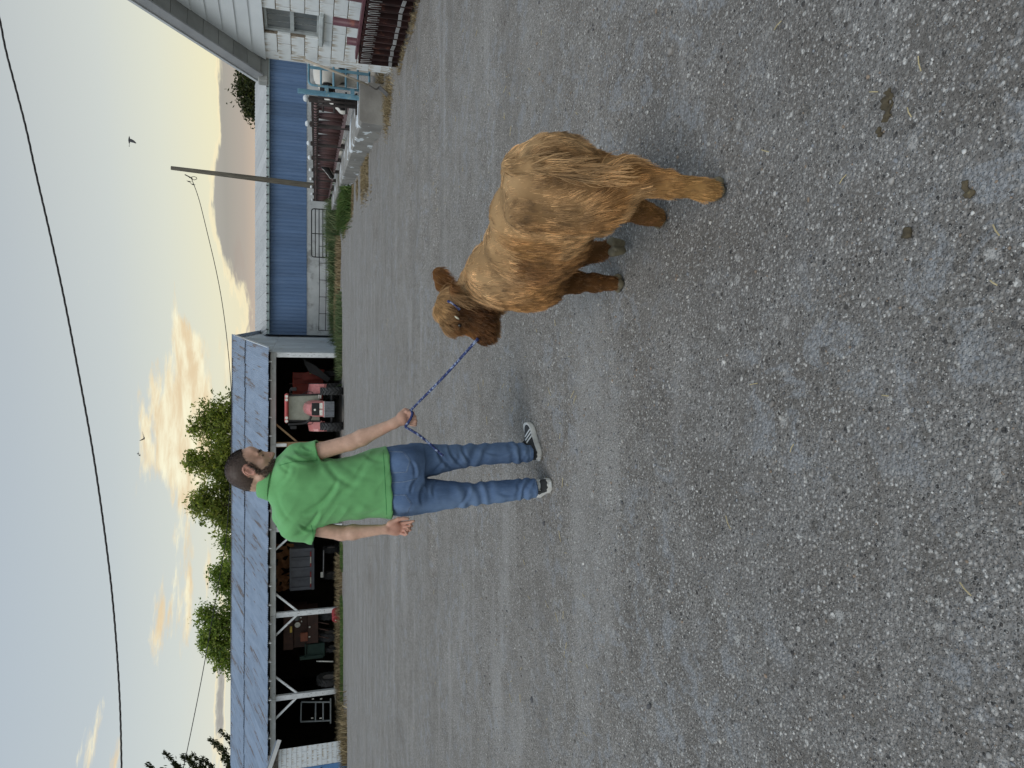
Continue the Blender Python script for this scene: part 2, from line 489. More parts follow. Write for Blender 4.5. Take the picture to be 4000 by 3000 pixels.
    def mesh(s, smooth=0, lam=0.5):
        D = s.D; ins = D < 0
        nx, ny, nz = D.shape
        c = np.zeros((nx - 1, ny - 1, nz - 1), np.int8)
        for i in (0, 1):
            for j in (0, 1):
                for k in (0, 1): c += ins[i:nx - 1 + i, j:ny - 1 + j, k:nz - 1 + k]
        cells = np.argwhere((c > 0) & (c < 8))
        idm = np.full(c.shape, -1, np.int64); idm[tuple(cells.T)] = np.arange(len(cells))
        acc = np.zeros((len(cells), 3)); cnt = np.zeros(len(cells))
        corners = [(i, j, k) for i in (0, 1) for j in (0, 1) for k in (0, 1)]
        for a in corners:
            for ax in range(3):
                if a[ax]: continue
                b = list(a); b[ax] = 1
                da = D[cells[:, 0] + a[0], cells[:, 1] + a[1], cells[:, 2] + a[2]]; db = D[cells[:, 0] + b[0], cells[:, 1] + b[1], cells[:, 2] + b[2]]
                m_ = (da < 0) != (db < 0)
                t_ = np.where(m_, da / np.where(np.abs(da - db) < 1e-9, 1, da - db), 0)
                p = np.tile(np.array(a, float), (len(cells), 1)); p[:, ax] += t_
                acc += p * m_[:, None]; cnt += m_
        verts = s.lo + s.h * (cells + acc / np.maximum(cnt, 1)[:, None])
        faces = []
        for ax in range(3):
            o1, o2 = (ax + 1) % 3, (ax + 2) % 3
            sl0 = [slice(1, -1)] * 3; sl0[ax] = slice(0, -1); sl1 = [slice(1, -1)] * 3; sl1[ax] = slice(1, None)
            A, B = ins[tuple(sl0)], ins[tuple(sl1)]
            e = np.argwhere(A != B); st = A[tuple(e.T)]
            q = e.copy(); q[:, o1] += 1; q[:, o2] += 1
            def cid(d1, d2):
                r_ = q.copy(); r_[:, o1] += d1; r_[:, o2] += d2
                return idm[r_[:, 0], r_[:, 1], r_[:, 2]]
            f = np.stack([cid(-1, -1), cid(0, -1), cid(0, 0), cid(-1, 0)], -1)
            f[~st] = f[~st][:, ::-1]
            faces.append(f)
        faces = np.concatenate(faces); faces = faces[(faces >= 0).all(1)]
        for _ in range(smooth):
            sm_ = np.zeros_like(verts); ct = np.zeros(len(verts))
            for i in range(4):
                j = (i + 1) % 4
                np.add.at(sm_, faces[:, i], verts[faces[:, j]]); np.add.at(ct, faces[:, i], 1)
                np.add.at(sm_, faces[:, j], verts[faces[:, i]]); np.add.at(ct, faces[:, j], 1)
            verts = verts * (1 - lam) + lam * sm_ / np.maximum(ct, 1)[:, None]
        return verts, faces
def vnormals(verts, faces):
    n = np.cross(verts[faces[:, 2]] - verts[faces[:, 0]], verts[faces[:, 3]] - verts[faces[:, 1]])
    vn = np.zeros_like(verts)
    for i in range(4): np.add.at(vn, faces[:, i], n)
    return vn / np.maximum(np.linalg.norm(vn, axis=1), 1e-12)[:, None]
def n3(p, s, seed=0):
    """smooth value noise in 3-d on an (N,3) array, range 0..1"""
    q = p * s + seed * 13.7; i = np.floor(q); f = q - i; f = f * f * (3 - 2 * f)
    def h(a):
        v = np.sin(a[:, 0] * 127.1 + a[:, 1] * 311.7 + a[:, 2] * 74.7 + seed * 9.1) * 43758.5453
        return v - np.floor(v)
    r_ = 0
    for dx in (0, 1):
        for dy in (0, 1):
            for dz in (0, 1):
                w = (f[:, 0] if dx else 1 - f[:, 0]) * (f[:, 1] if dy else 1 - f[:, 1]) * (f[:, 2] if dz else 1 - f[:, 2])
                r_ = r_ + w * h(i + np.array([dx, dy, dz]))
    return r_
def add_part(name, verts, faces, mat, parent, smooth=True, attr=None):
    off = np.array(wloc(parent)) if parent is not None else np.zeros(3)
    me = mesh_np(name, verts - off, faces, mat, smooth)
    if attr is not None:
        a = me.color_attributes.new('col', 'FLOAT_COLOR', 'POINT')
        a.data.foreach_set('color', np.concatenate([attr, np.ones((len(attr), 1))], 1).astype(np.float32).ravel())
    o = bpy.data.objects.new(name, me); COL.objects.link(o)
    if parent is not None: o.parent = parent
    return o
def sample_surface(verts, faces, n, rng, weight=None):
    a, b, c, d = (verts[faces[:, i]] for i in range(4))
    ar = 0.5 * np.linalg.norm(np.cross(c - a, d - b), axis=1)
    if weight is not None: ar = ar * weight
    f = rng.choice(len(faces), n, p=ar / ar.sum())
    s_, t_ = rng.random(n)[:, None], rng.random(n)[:, None]
    p = (a[f] * (1 - s_) + b[f] * s_) * (1 - t_) + (d[f] * (1 - s_) + c[f] * s_) * t_
    return p, f
def hair_curves(name, pts, radius, mat, parent, cols=None):
    """pts (N,K,3) world space strands -> one hair Curves object"""
    N, K, _ = pts.shape
    hc_ = bpy.data.hair_curves.new(name); hc_.add_curves([K] * N)
    off = np.array(wloc(parent))
    hc_.attributes['position'].data.foreach_set('vector', (pts - off).astype(np.float32).ravel())
    ra = hc_.attributes.new('radius', 'FLOAT', 'POINT') if 'radius' not in hc_.attributes else hc_.attributes['radius']
    ra.data.foreach_set('value', np.asarray(radius, np.float32).ravel())
    if cols is not None:
        ca = hc_.attributes.new('col', 'FLOAT_COLOR', 'POINT')
        cc = np.ones((N, K, 4), np.float32); cc[..., :3] = cols
        ca.data.foreach_set('color', cc.ravel())
    hc_.materials.append(mat)
    o = bpy.data.objects.new(name, hc_); COL.objects.link(o); o.parent = parent
    return o
def attr_mat(name, rough=0.6, spec=0.3, bump=0.0, bscale=60.0, sss=0.0, stretch=(1, 1, 1)):
    mt, t, b = new_mat(name)
    a = t.new('ShaderNodeAttribute'); a.attribute_name = 'col'
    co = t.new('ShaderNodeTexCoord').outputs['Object']
    n = t.noise(t.vmath('MULTIPLY', co, stretch), bscale, 4, 0.6)
    k = t.math('ADD', 0.88, t.math('MULTIPLY', n, 0.24))
    t.put(b.inputs['Base Color'], t.mix(1.0, a.outputs['Color'], t.comb(k, k, k), 'MULTIPLY'))
    b.inputs['Roughness'].default_value = rough; b.inputs['Specular IOR Level'].default_value = spec
    if bump > 0: t.put(b.inputs['Normal'], t.bump(n, 0.6, bump))
    return mt
def mixc(c, m_, col): return c * (1 - m_[:, None]) + np.array(col) * m_[:, None]
# ------------------------------------------------------------------ ground
def sm(a, b, x):
    t = np.clip((x - a) / (b - a), 0, 1); return t * t * (3 - 2 * t)
def vnoise(x, y, s, seed=0):
    """cheap smooth value noise on arrays"""
    X = np.asarray(x) * s + seed * 17.31; Y = np.asarray(y) * s + seed * 5.77
    xi = np.floor(X); yi = np.floor(Y); fx = X - xi; fy = Y - yi
    fx = fx * fx * (3 - 2 * fx); fy = fy * fy * (3 - 2 * fy)
    def h(a, b):
        q = np.sin(a * 127.1 + b * 311.7 + seed * 74.7) * 43758.5453
        return q - np.floor(q)
    return (h(xi, yi) * (1 - fx) + h(xi + 1, yi) * fx) * (1 - fy) + (h(xi, yi + 1) * (1 - fx) + h(xi + 1, yi + 1) * fx) * fy
def gz(x, y):
    x = np.asarray(x, float); y = np.asarray(y, float)
    t = np.clip(y - 12, 0, 60); z = -0.018 * t
    near = sm(60, 20, y)
    z = z + near * (0.03 * (vnoise(x, y, 0.35, 1) - 0.5) + 0.014 * (vnoise(x, y, 1.3, 2) - 0.5))
    # wheel ruts that cross the yard
    for y0, x0, x1, w, d in ((7.75, -2.4, -1.35, 0.16, 0.055), (7.6, 1.2, 4.2, 0.20, 0.045), (8.2, 1.6, 4.6, 0.22, 0.04), (9.4, 2.0, 5.0, 0.3, 0.03), (14.6, 2.2, 5.4, 0.4, 0.05), (11.0, -3.4, -1.0, 0.35, 0.04), (16.0, -5, -2, 0.5, 0.05)):
        q = y - y0 - 0.12 * (vnoise(x, y, 0.7, 5) - 0.5) - 0.02 * (x - x0)
        m_ = sm(x0 - 0.5, x0 + 0.5, x) * sm(x1 + 0.5, x1 - 0.5, x)
        z = z + m_ * d * (-np.exp(-(q / w) ** 2) + 0.55 * np.exp(-((q - 1.7 * w) / w) ** 2))
    # keep the spot where man and calf stand level
    k = np.exp(-(((x - 0.2) / 1.6) ** 2 + ((y - 3.1) / 1.6) ** 2))
    flat = np.where(y < 12, 0.0, -0.018 * t)
    return z * (1 - k) + flat * k
def gzs(x, y): return float(gz(x, y))

mt, t, b = new_mat('gravel_ground'); GRAVEL = mt
co = t.new('ShaderNodeTexCoord').outputs['Object']
big = t.noise(co, 0.55, 5, 0.6)
mid = t.noise(co, 3.2, 5, 0.65, 0.4)
fine = t.noise(co, 34.0, 4, 0.7)
vo1 = t.voronoi(t.vmath('ADD', co, t.vmath('MULTIPLY', t.comb(fine, mid, 0.0), (0.006, 0.006, 0))), 84.0)
vo2 = t.voronoi(co, 210.0); vo3 = t.voronoi(t.vmath('ADD', co, t.vmath('MULTIPLY', t.comb(fine, mid, 0.0), (0.015, 0.015, 0))), 36.0)
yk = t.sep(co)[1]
near_falloff = t.math('MULTIPLY', t.smooth(t.math('ADD', yk, t.math('MULTIPLY', mid, 1.6)), 4.6, 2.6), 0.75)      # brightness falloff towards the camera painted into the nearer strip's colour
c_dirt = t.mix(t.smooth(mid, 0.35, 0.65), (0.235, 0.212, 0.185), (0.325, 0.302, 0.272))
c_dirt = t.mix(near_falloff, c_dirt, t.mix(t.smooth(mid, 0.35, 0.65), (0.165, 0.152, 0.138), (0.235, 0.228, 0.220)))
c_dust = t.mix(t.smooth(fine, 0.3, 0.7), (0.295, 0.305, 0.318), (0.375, 0.385, 0.395))
patch = t.math('MULTIPLY', t.smooth(t.noise(co, 7.0, 6, 0.66, 0.8), 0.51, 0.59), t.smooth(t.noise(co, 1.0, 3, 0.5), 0.40, 0.56))
c = t.mix(t.math('MULTIPLY', patch, 0.66), c_dirt, c_dust)
keep1 = t.math('SUBTRACT', 1.0, t.math('MULTIPLY', patch, 0.75))
r1 = t.sep(vo1[1])
peb = t.ramp(r1[0], [(0.0, (0.045, 0.042, 0.04)), (0.22, (0.13, 0.12, 0.108)), (0.5, (0.28, 0.262, 0.24)), (0.88, (0.40, 0.38, 0.355)), (1.0, (0.62, 0.60, 0.56))])
c = t.mix(t.math('MULTIPLY', t.math('MULTIPLY', t.smooth(vo1[0], 0.50, 0.34), t.smooth(r1[1], 0.25, 0.35)), keep1), c, peb)
r2 = t.sep(vo2[1])
peb2 = t.ramp(r2[1], [(0.0, (0.04, 0.037, 0.034)), (0.4, (0.22, 0.205, 0.19)), (0.85, (0.42, 0.40, 0.37)), (1.0, (0.74, 0.72, 0.67))])
c = t.mix(t.math('MULTIPLY', t.math('MULTIPLY', t.smooth(vo2[0], 0.5, 0.3), t.smooth(r2[0], 0.35, 0.45)), keep1), c, peb2)
r3 = t.sep(vo3[1])                                                        # scattered bigger stones, light and dark
peb3 = t.ramp(r3[1], [(0.0, (0.055, 0.052, 0.05)), (0.35, (0.16, 0.15, 0.14)), (0.65, (0.34, 0.325, 0.30)), (1.0, (0.60, 0.58, 0.54))])
c = t.mix(t.math('MULTIPLY', t.math('MULTIPLY', t.smooth(vo3[0], 0.36, 0.26), t.smooth(r3[0], 0.68, 0.70)), keep1), c, peb3)
c = t.mix(t.math('MULTIPLY', t.smooth(vo1[0], 0.46, 0.72), 0.55), c, (0.075, 0.066, 0.056))
vo4 = t.voronoi(t.vmath('ADD', co, t.vmath('MULTIPLY', t.comb(fine, mid, 0.0), (0.05, 0.05, 0))), 13.0); r4 = t.sep(vo4[1])   # clods and bare spots
c = t.mix(t.math('MULTIPLY', t.math('MULTIPLY', t.smooth(vo4[0], 0.30, 0.12), t.smooth(r4[0], 0.72, 0.75)), 0.6), c, t.ramp(r4[1], [(0.0, (0.07, 0.062, 0.052)), (0.6, (0.16, 0.145, 0.125)), (0.62, (0.44, 0.425, 0.40)), (1.0, (0.50, 0.485, 0.455))]))
trk = t.noise(t.vmath('MULTIPLY', co, (0.22, 1.7, 1.0)), 1.0, 5, 0.62, 0.6)                                                         # wheel tracks crossing the yard
c = t.mix(t.math('MULTIPLY', t.smooth(trk, 0.54, 0.66), 0.32), c, (0.15, 0.135, 0.118))
c = t.mix(t.math('MULTIPLY', t.smooth(trk, 0.46, 0.34), 0.28), c, (0.42, 0.405, 0.385))
c = t.mix(t.math('MULTIPLY', t.smooth(big, 0.5, 0.75), 0.2), c, (0.40, 0.385, 0.36))
c = t.mix(t.math('MULTIPLY', t.smooth(t.noise(co, 0.8, 4, 0.6), 0.58, 0.72), 0.45), c, (0.15, 0.13, 0.108))
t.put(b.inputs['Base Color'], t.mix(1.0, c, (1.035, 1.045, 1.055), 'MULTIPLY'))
b.inputs['Roughness'].default_value = 0.88; b.inputs['Specular IOR Level'].default_value = 0.25
h = t.math('ADD', t.math('MULTIPLY', t.smooth(vo1[0], 0.6, 0.1), 0.006), t.math('ADD', t.math('MULTIPLY', t.smooth(vo2[0], 0.6, 0.1), 0.0025), t.math('MULTIPLY', mid, 0.01)))
bn = t.new('ShaderNodeBump'); t.put(bn.inputs['Height'], h); bn.inputs['Strength'].default_value = 0.9; bn.inputs['Distance'].default_value = 1.0
t.put(b.inputs['Normal'], bn.outputs[0])

def axis(vals):
    out = []
    for a, b_, st in vals: out += list(np.arange(a, b_, st))
    return np.array(out)
gx = axis([(-400, -60, 40), (-60, -20, 3), (-20, -5, 0.4), (-5, 6, 0.06), (6, 12, 0.3), (12, 40, 2), (40, 441, 40)])
gy = axis([(-40, -2, 4), (-2, 0.6, 0.4), (0.6, 6, 0.05), (6, 10, 0.05), (10, 20, 0.12), (20, 40, 0.5), (40, 80, 2), (80, 200, 20), (200, 1600, 200)])
XX, YY = np.meshgrid(gx, gy)
ZZ = gz(XX, YY)
nx, ny = len(gx), len(gy)
idx = np.arange(nx * ny).reshape(ny, nx)
qf = np.stack([idx[:-1, :-1], idx[:-1, 1:], idx[1:, 1:], idx[1:, :-1]], -1).reshape(-1, 4)
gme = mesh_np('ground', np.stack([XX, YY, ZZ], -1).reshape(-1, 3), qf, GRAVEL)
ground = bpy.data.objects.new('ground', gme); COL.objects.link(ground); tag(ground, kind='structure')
# ------------------------------------------------------------------ materials of the buildings
M_GALV = None
def roof_mat(name, c1, c2, rust, t3, s3, st3):
    mt, t, b = new_mat(name)
    co = t.new('ShaderNodeTexCoord').outputs['Object']; rnd = t.new('ShaderNodeObjectInfo').outputs['Random']
    off = t.comb(t.math('MULTIPLY', rnd, 91.0), t.math('MULTIPLY', rnd, 17.0), 0.0)
    n = t.noise(t.vmath('ADD', t.vmath('MULTIPLY', co, (3.0, 0.6, 1)), off), 1.2, 5, 0.6)
    col = t.mix(t.smooth(n, 0.3, 0.7), c1, c2)
    nr = t.noise(t.vmath('ADD', t.vmath('MULTIPLY', co, st3), off), s3, 6, 0.7)
    thr = t.math('ADD', t3[0], t.math('MULTIPLY', rnd, 0.10))
    col = t.mix(t.math('MULTIPLY', t.smooth(nr, thr, t.math('ADD', thr, t3[1])), 0.85), col, rust)
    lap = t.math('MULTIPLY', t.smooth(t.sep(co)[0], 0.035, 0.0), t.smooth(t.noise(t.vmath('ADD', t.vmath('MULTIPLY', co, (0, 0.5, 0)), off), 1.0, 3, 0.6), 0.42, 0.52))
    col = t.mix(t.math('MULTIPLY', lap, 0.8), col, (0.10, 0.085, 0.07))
    k = t.math('ADD', 0.90, t.math('MULTIPLY', rnd, 0.2))
    t.put(b.inputs['Base Color'], t.mix(1.0, col, t.comb(k, k, k), 'MULTIPLY'))
    b.inputs['Roughness'].default_value = 0.5; b.inputs['Metallic'].default_value = 0.15
    return mt
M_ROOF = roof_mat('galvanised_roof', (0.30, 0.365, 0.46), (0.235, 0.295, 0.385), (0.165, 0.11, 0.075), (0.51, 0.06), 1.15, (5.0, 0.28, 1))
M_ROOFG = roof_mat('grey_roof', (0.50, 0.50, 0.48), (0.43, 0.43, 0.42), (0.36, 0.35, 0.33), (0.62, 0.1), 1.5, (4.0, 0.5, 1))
M_PEEL = pmat('peeling_white_paint', (0.72, 0.75, 0.76), (0.60, 0.63, 0.64), 3.0, 0.8, c3=(0.10, 0.09, 0.08), t3=(0.60, 0.64), s3=9.0, st3=(3, 3, 0.6))
M_BEAM = pmat('weathered_beam', (0.56, 0.58, 0.57), (0.45, 0.47, 0.46), 2.0, 0.85, c3=(0.10, 0.09, 0.08), t3=(0.62, 0.7), s3=2.0, st3=(0.6, 1, 2))
M_WOOD = pmat('raw_timber', (0.30, 0.20, 0.11), (0.20, 0.13, 0.07), 4.0, 0.85, stretch=(6, 6, 0.8))
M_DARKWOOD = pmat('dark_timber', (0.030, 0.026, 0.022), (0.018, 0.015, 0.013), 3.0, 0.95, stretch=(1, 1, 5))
M_WHITEMETAL = pmat('white_sheet_wall', (0.52, 0.57, 0.61), (0.45, 0.49, 0.53), 1.2, 0.6, c3=(0.36, 0.36, 0.35), t3=(0.58, 0.7), s3=1.5)
M_WHITETRIM = pmat('white_trim', (0.66, 0.68, 0.68), (0.56, 0.58, 0.58), 4, 0.6)
M_DIRT = pmat('shed_floor_dirt', (0.10, 0.085, 0.07), (0.06, 0.05, 0.04), 1.5, 0.95, bump=0.02)

# ------------------------------------------------------------------ machine shed with open front
SA = P(1620, 1320, 36); SA.z = 0
S_L = Vector((-24.6, -0.8, 0)).normalized(); S_B = Vector((0.135, 0.99, 0)).normalized()
S_GZ = gz0(36)
S_EAVE = P(1620, 1051, 36).z; S_BEAM_B = P(1620, 1076, 36).z
S_RIDGE = P(1671, 912, 44).z
S_LEN = 24.6; S_HALF = 8.1
shed = thing('machine_shed', 'long open-fronted machine shed with rust-streaked grey metal roof and white posts', 'shed', (SA.x, SA.y, S_GZ))
def SP_(l, bk, z): return SA + S_L * l + S_B * bk + Vector((0, 0, z))
# corrugated roof sheets, two courses
def corr_sheet(name, w, L, mat, n=7, amp=0.018):
    mb = MB(); k = 2 * n
    vs = []; fs = []
    for j in range(2):
        for i in range(k + 1):
            vs.append((w * i / k, L * j, amp * (1 if i % 2 else -1)))
    for i in range(k): fs.append((i, i + 1, k + 1 + i + 1, k + 1 + i))
    return mb.raw(vs, fs).mesh(name, mat)
ov = 0.35
slope_v = (S_RIDGE - S_EAVE); run = S_HALF + ov
e_sl = (S_B * run + Vector((0, 0, slope_v))).normalized(); sl_len = math.hypot(run, slope_v)
cut = 0.60
sh_w = 0.66
low_me = corr_sheet('roof_sheet', sh_w + 0.05, sl_len * cut + 0.12, M_ROOF); up_me = corr_sheet('roof_sheet', sh_w + 0.05, sl_len * (1 - cut), M_ROOF)
nrm = S_L.cross(-e_sl)
if nrm.z < 0: nrm = -nrm
ex = e_sl.cross(nrm).normalized()          # across the sheets (points right)
Mr = Matrix((ex, e_sl, nrm)).transposed().to_4x4()
rot_e = Mr.to_euler()
random.seed(4)
nsh = int(S_LEN / sh_w) + 1
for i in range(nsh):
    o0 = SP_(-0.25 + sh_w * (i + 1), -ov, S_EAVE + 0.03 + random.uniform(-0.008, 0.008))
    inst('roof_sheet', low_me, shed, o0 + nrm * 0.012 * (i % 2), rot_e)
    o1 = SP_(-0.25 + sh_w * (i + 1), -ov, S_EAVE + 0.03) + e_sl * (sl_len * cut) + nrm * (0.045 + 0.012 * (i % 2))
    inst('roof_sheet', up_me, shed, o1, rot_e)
mb = MB(); a, b_ = SP_(-0.25, S_HALF, S_RIDGE + 0.02), SP_(S_LEN, S_HALF, S_RIDGE + 0.02)
c_, d_ = SP_(S_LEN, 2 * S_HALF + ov, S_EAVE + 0.4), SP_(-0.25, 2 * S_HALF + ov, S_EAVE + 0.4)
mb.raw([a, b_, c_, d_, a - V(0, 0, .06), b_ - V(0, 0, .06), c_ - V(0, 0, .06), d_ - V(0, 0, .06)], [(0, 1, 2, 3), (7, 6, 5, 4), (0, 3, 7, 4), (1, 5, 6, 2), (2, 6, 7, 3)])
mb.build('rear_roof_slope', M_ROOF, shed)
mb = MB(); mb.beam(SP_(-0.3, S_HALF, S_RIDGE + 0.06), SP_(S_LEN, S_HALF, S_RIDGE + 0.06), 0.4, 0.05); mb.build('ridge_cap', M_ROOF, shed)
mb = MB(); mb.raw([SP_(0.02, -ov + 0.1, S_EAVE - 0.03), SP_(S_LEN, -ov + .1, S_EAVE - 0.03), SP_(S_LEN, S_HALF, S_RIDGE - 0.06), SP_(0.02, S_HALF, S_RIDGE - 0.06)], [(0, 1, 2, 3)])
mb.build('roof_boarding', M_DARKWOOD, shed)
# posts: photo columns u at mid height
x_of = lambda u: (SA.x - P(u, 1200, 35.9).x)
post_l = [0.12, x_of(1265), x_of(940), x_of(614), x_of(300), x_of(-30)]
for i, l in enumerate(post_l):
    mb = MB(); top = S_BEAM_B + 0.02
    mb.bbox(SP_(l, 0.06, (top + S_GZ - 0.1) / 2), (0.24, 0.2, top - S_GZ + 0.1), 0.012)
    mb.build('post', M_WOOD if i == 1 else M_PEEL, shed)
    if i == 1:
        mb = MB(); mb.bbox(SP_(l, -0.055, S_BEAM_B - 0.28), (0.16, 0.03, 0.5), 0.008); mb.build('white_plate', M_WHITETRIM, shed)
    for sgn in (-1, 1):
        if i == 0 or (i == 1 and sgn > 0) or i == 5: continue
        mb = MB(); mb.beam(SP_(l + sgn * 0.10, 0.10, S_BEAM_B - 1.02), SP_(l + sgn * 1.0, 0.10, S_BEAM_B - 0.02), 0.09, 0.09)
        mb.build('brace', M_WOOD if i == 1 else M_PEEL, shed)
for i in range(len(post_l) - 1):
    mb = MB(); mb.beam(SP_(post_l[i] - (0.12 if i == 0 else 0), 0.03, (S_EAVE + S_BEAM_B) / 2 - 0.05), SP_(post_l[i + 1] - 0.012, 0.03, (S_EAVE + S_BEAM_B) / 2 - 0.05), 0.26, S_EAVE - S_BEAM_B - 0.04, bev=0.01)
    mb.build('beam', M_BEAM, shed)
rt = MB().box((0, 0, 0), (0.05, 0.42, 0.12)).mesh('rafter_tail', M_PEEL)
for i in range(27):
    inst('rafter_tail', rt, shed, SP_(0.45 + 0.905 * i, -0.12, S_EAVE - 0.05), (R(8), 0, 0))
# walls
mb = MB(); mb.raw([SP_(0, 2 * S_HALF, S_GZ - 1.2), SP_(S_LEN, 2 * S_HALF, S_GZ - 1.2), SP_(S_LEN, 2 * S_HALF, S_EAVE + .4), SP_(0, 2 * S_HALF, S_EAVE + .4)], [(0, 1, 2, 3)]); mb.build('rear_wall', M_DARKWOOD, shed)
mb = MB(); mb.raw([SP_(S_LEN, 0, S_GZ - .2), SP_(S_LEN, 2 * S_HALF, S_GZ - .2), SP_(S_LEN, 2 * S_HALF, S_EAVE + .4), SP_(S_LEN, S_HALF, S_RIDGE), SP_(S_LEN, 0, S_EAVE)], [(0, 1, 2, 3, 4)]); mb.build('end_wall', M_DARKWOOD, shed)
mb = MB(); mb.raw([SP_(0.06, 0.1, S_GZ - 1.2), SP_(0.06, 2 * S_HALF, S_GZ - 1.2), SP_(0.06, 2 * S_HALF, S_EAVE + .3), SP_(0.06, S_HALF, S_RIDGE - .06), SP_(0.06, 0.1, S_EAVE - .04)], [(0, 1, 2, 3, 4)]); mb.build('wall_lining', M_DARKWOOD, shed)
# right end wall: sheet panels, lower row of tall sheets and a gable of sheets above
def eave_at(bk): return S_EAVE - 0.02 + (S_RIDGE - S_EAVE - 0.04) * (bk / S_HALF) if bk <= S_HALF else S_RIDGE - 0.06 - (S_RIDGE - S_EAVE - 0.4) * ((bk - S_HALF) / S_HALF)
def wall_panel(b0, b1, z0, z1a, z1b, mid=None):
    mb = MB(); n = Vector((S_B.y, -S_B.x, 0))
    pts = [SP_(0, b0, z0), SP_(0, b1, z0), SP_(0, b1, z1b), SP_(0, b0, z1a)]
    q = [p + n * 0.03 for p in pts]
    mb.raw(pts + q, [(3, 2, 1, 0), (4, 5, 6, 7), (0, 1, 5, 4), (1, 2, 6, 5), (2, 3, 7, 6), (3, 0, 4, 7)])
    kk = 3
    for i in range(1, kk):
        bb = b0 + (b1 - b0) * i / kk; zt = z1a + (z1b - z1a) * i / kk
        mb.beam(SP_(0, bb, z0 + .01) + n * 0.035, SP_(0, bb, zt - .02) + n * 0.035, 0.03, 0.03, up=n)
    return mb.build('wall_sheet', M_WHITEMETAL, shed)
nb = 20; wz = S_EAVE - 0.12
for i in range(nb):
    b0 = 0.16 + (2 * S_HALF - 0.16) * i / nb; b1 = 0.16 + (2 * S_HALF - 0.16) * (i + 1) / nb - 0.012
    wall_panel(b0, b1, S_GZ - 0.6, wz, wz)
    wall_panel(b0, b1, wz + 0.012, eave_at(b0), eave_at(b1))
mb = MB(); mb.bbox(SP_(-0.06, 2 * S_HALF, (S_GZ + S_EAVE + .4) / 2), (0.25, 0.2, S_EAVE + .4 - S_GZ), 0.01); mb.build('corner_trim', M_WHITETRIM, shed)
mb = MB(); mb.beam(SP_(-0.28, -ov, S_EAVE + 0.0), SP_(-0.28, S_HALF, S_RIDGE + 0.0), 0.03, 0.16); mb.build('barge_board', M_WHITETRIM, shed)

# ------------------------------------------------------------------ blue barn behind
M_BLUE = pmat('blue_steel_siding', (0.100, 0.170, 0.300), (0.080, 0.140, 0.250), 0.8, 0.5, vary=0.12, stretch=(2, 1, 0.25), c3=(0.13, 0.20, 0.33), t3=(0.5, 0.75), s3=1.2, st3=(3, 1, 0.2))
M_CONC = pmat('stained_concrete', (0.42, 0.44, 0.44), (0.32, 0.335, 0.34), 0.8, 0.9, c3=(0.22, 0.225, 0.22), t3=(0.52, 0.66), s3=0.9, bump=0.01, bscale=12)
M_GUT = pmat('painted_gutter', (0.34, 0.42, 0.42), (0.29, 0.36, 0.36), 2, 0.5)
BY = 46.0; B_GZ = gz0(BY)
bx0, bx1 = 3.12, P(2860, 1200, BY).x
B_EAVE = P(2200, 1047, BY).z; B_BOT = P(2200, 1196, BY).z
barn = thing('blue_barn', 'long low barn with blue steel siding, grey metal roof and concrete base', 'barn', ((bx0 + bx1) / 2, BY, B_GZ))
mb = MB(); mb.bbox(((bx0 + bx1) / 2, BY + 0.15, (B_BOT + B_GZ - 0.3) / 2), (bx1 - bx0, 0.3, B_BOT - B_GZ + 0.3), 0.02); mb.build('concrete_base', M_CONC, barn)
pw = 0.92
def blue_panel_mesh():
    mb = MB(); n = 12; vs = []; h = B_EAVE - B_BOT + 0.02
    prof = []
    for i in range(4):
        x0 = i * 0.23
        prof += [(x0, 0.0), (x0 + 0.165, 0.0), (x0 + 0.185, -0.035), (x0 + 0.21, -0.035)]
    prof.append((0.93, 0.0))
    for z in (0, h):
        for x, y in prof: vs.append((x, y, z))
    k = len(prof)
    return mb.raw(vs, [(i, i + 1, k + i + 1, k + i) for i in range(k - 1)]).mesh('siding_panel', M_BLUE)
bpm = blue_panel_mesh()
for i in range(int((bx1 - bx0) / pw)):
    inst('siding_panel', bpm, barn, (bx0 + i * pw, BY - 0.02 - 0.004 * (i % 2), B_BOT - 0.03), (0, 0, 0))
mb = MB(); mb.beam((bx0, BY - 0.22, B_EAVE - 0.02), (bx1, BY - 0.22, B_EAVE - 0.02), 0.14, 0.16, bev=0.02); mb.build('gutter', M_GUT, barn)
B_RY = BY + 7.0; B_RZ = P(2200, 1000, B_RY).z
rs = corr_sheet('roof_sheet', pw + 0.02, math.hypot(7.3, B_RZ - B_EAVE), M_ROOFG, n=4, amp=0.02)
ra = math.atan2(B_RZ - B_EAVE, 7.3)
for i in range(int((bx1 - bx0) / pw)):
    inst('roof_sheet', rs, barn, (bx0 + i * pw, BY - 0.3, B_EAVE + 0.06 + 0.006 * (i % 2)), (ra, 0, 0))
mb = MB(); mb.raw([(bx0, BY + .3, B_GZ), (bx0, B_RY + 7, B_GZ), (bx0, B_RY + 7, B_EAVE), (bx0, B_RY, B_RZ), (bx0, BY + .3, B_EAVE)], [(0, 1, 2, 3, 4)])
mb.raw([(bx1, BY + .3, B_GZ), (bx1, B_RY + 7, B_GZ), (bx1, B_RY + 7, B_EAVE), (bx1, B_RY, B_RZ), (bx1, BY + .3, B_EAVE)], [(4, 3, 2, 1, 0)]); mb.build('gable_wall', M_BLUE, barn)
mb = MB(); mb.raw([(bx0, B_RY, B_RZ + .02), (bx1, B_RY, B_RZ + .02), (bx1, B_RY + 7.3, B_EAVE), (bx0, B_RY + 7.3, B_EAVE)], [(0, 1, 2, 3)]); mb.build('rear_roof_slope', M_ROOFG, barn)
cl = MB().box((0, 0, 0), (0.06, 0.10, 0.12)).mesh('gutter_bracket', pmat('bracket', (0.06, 0.06, 0.06), rough=0.6))
nbk = 34
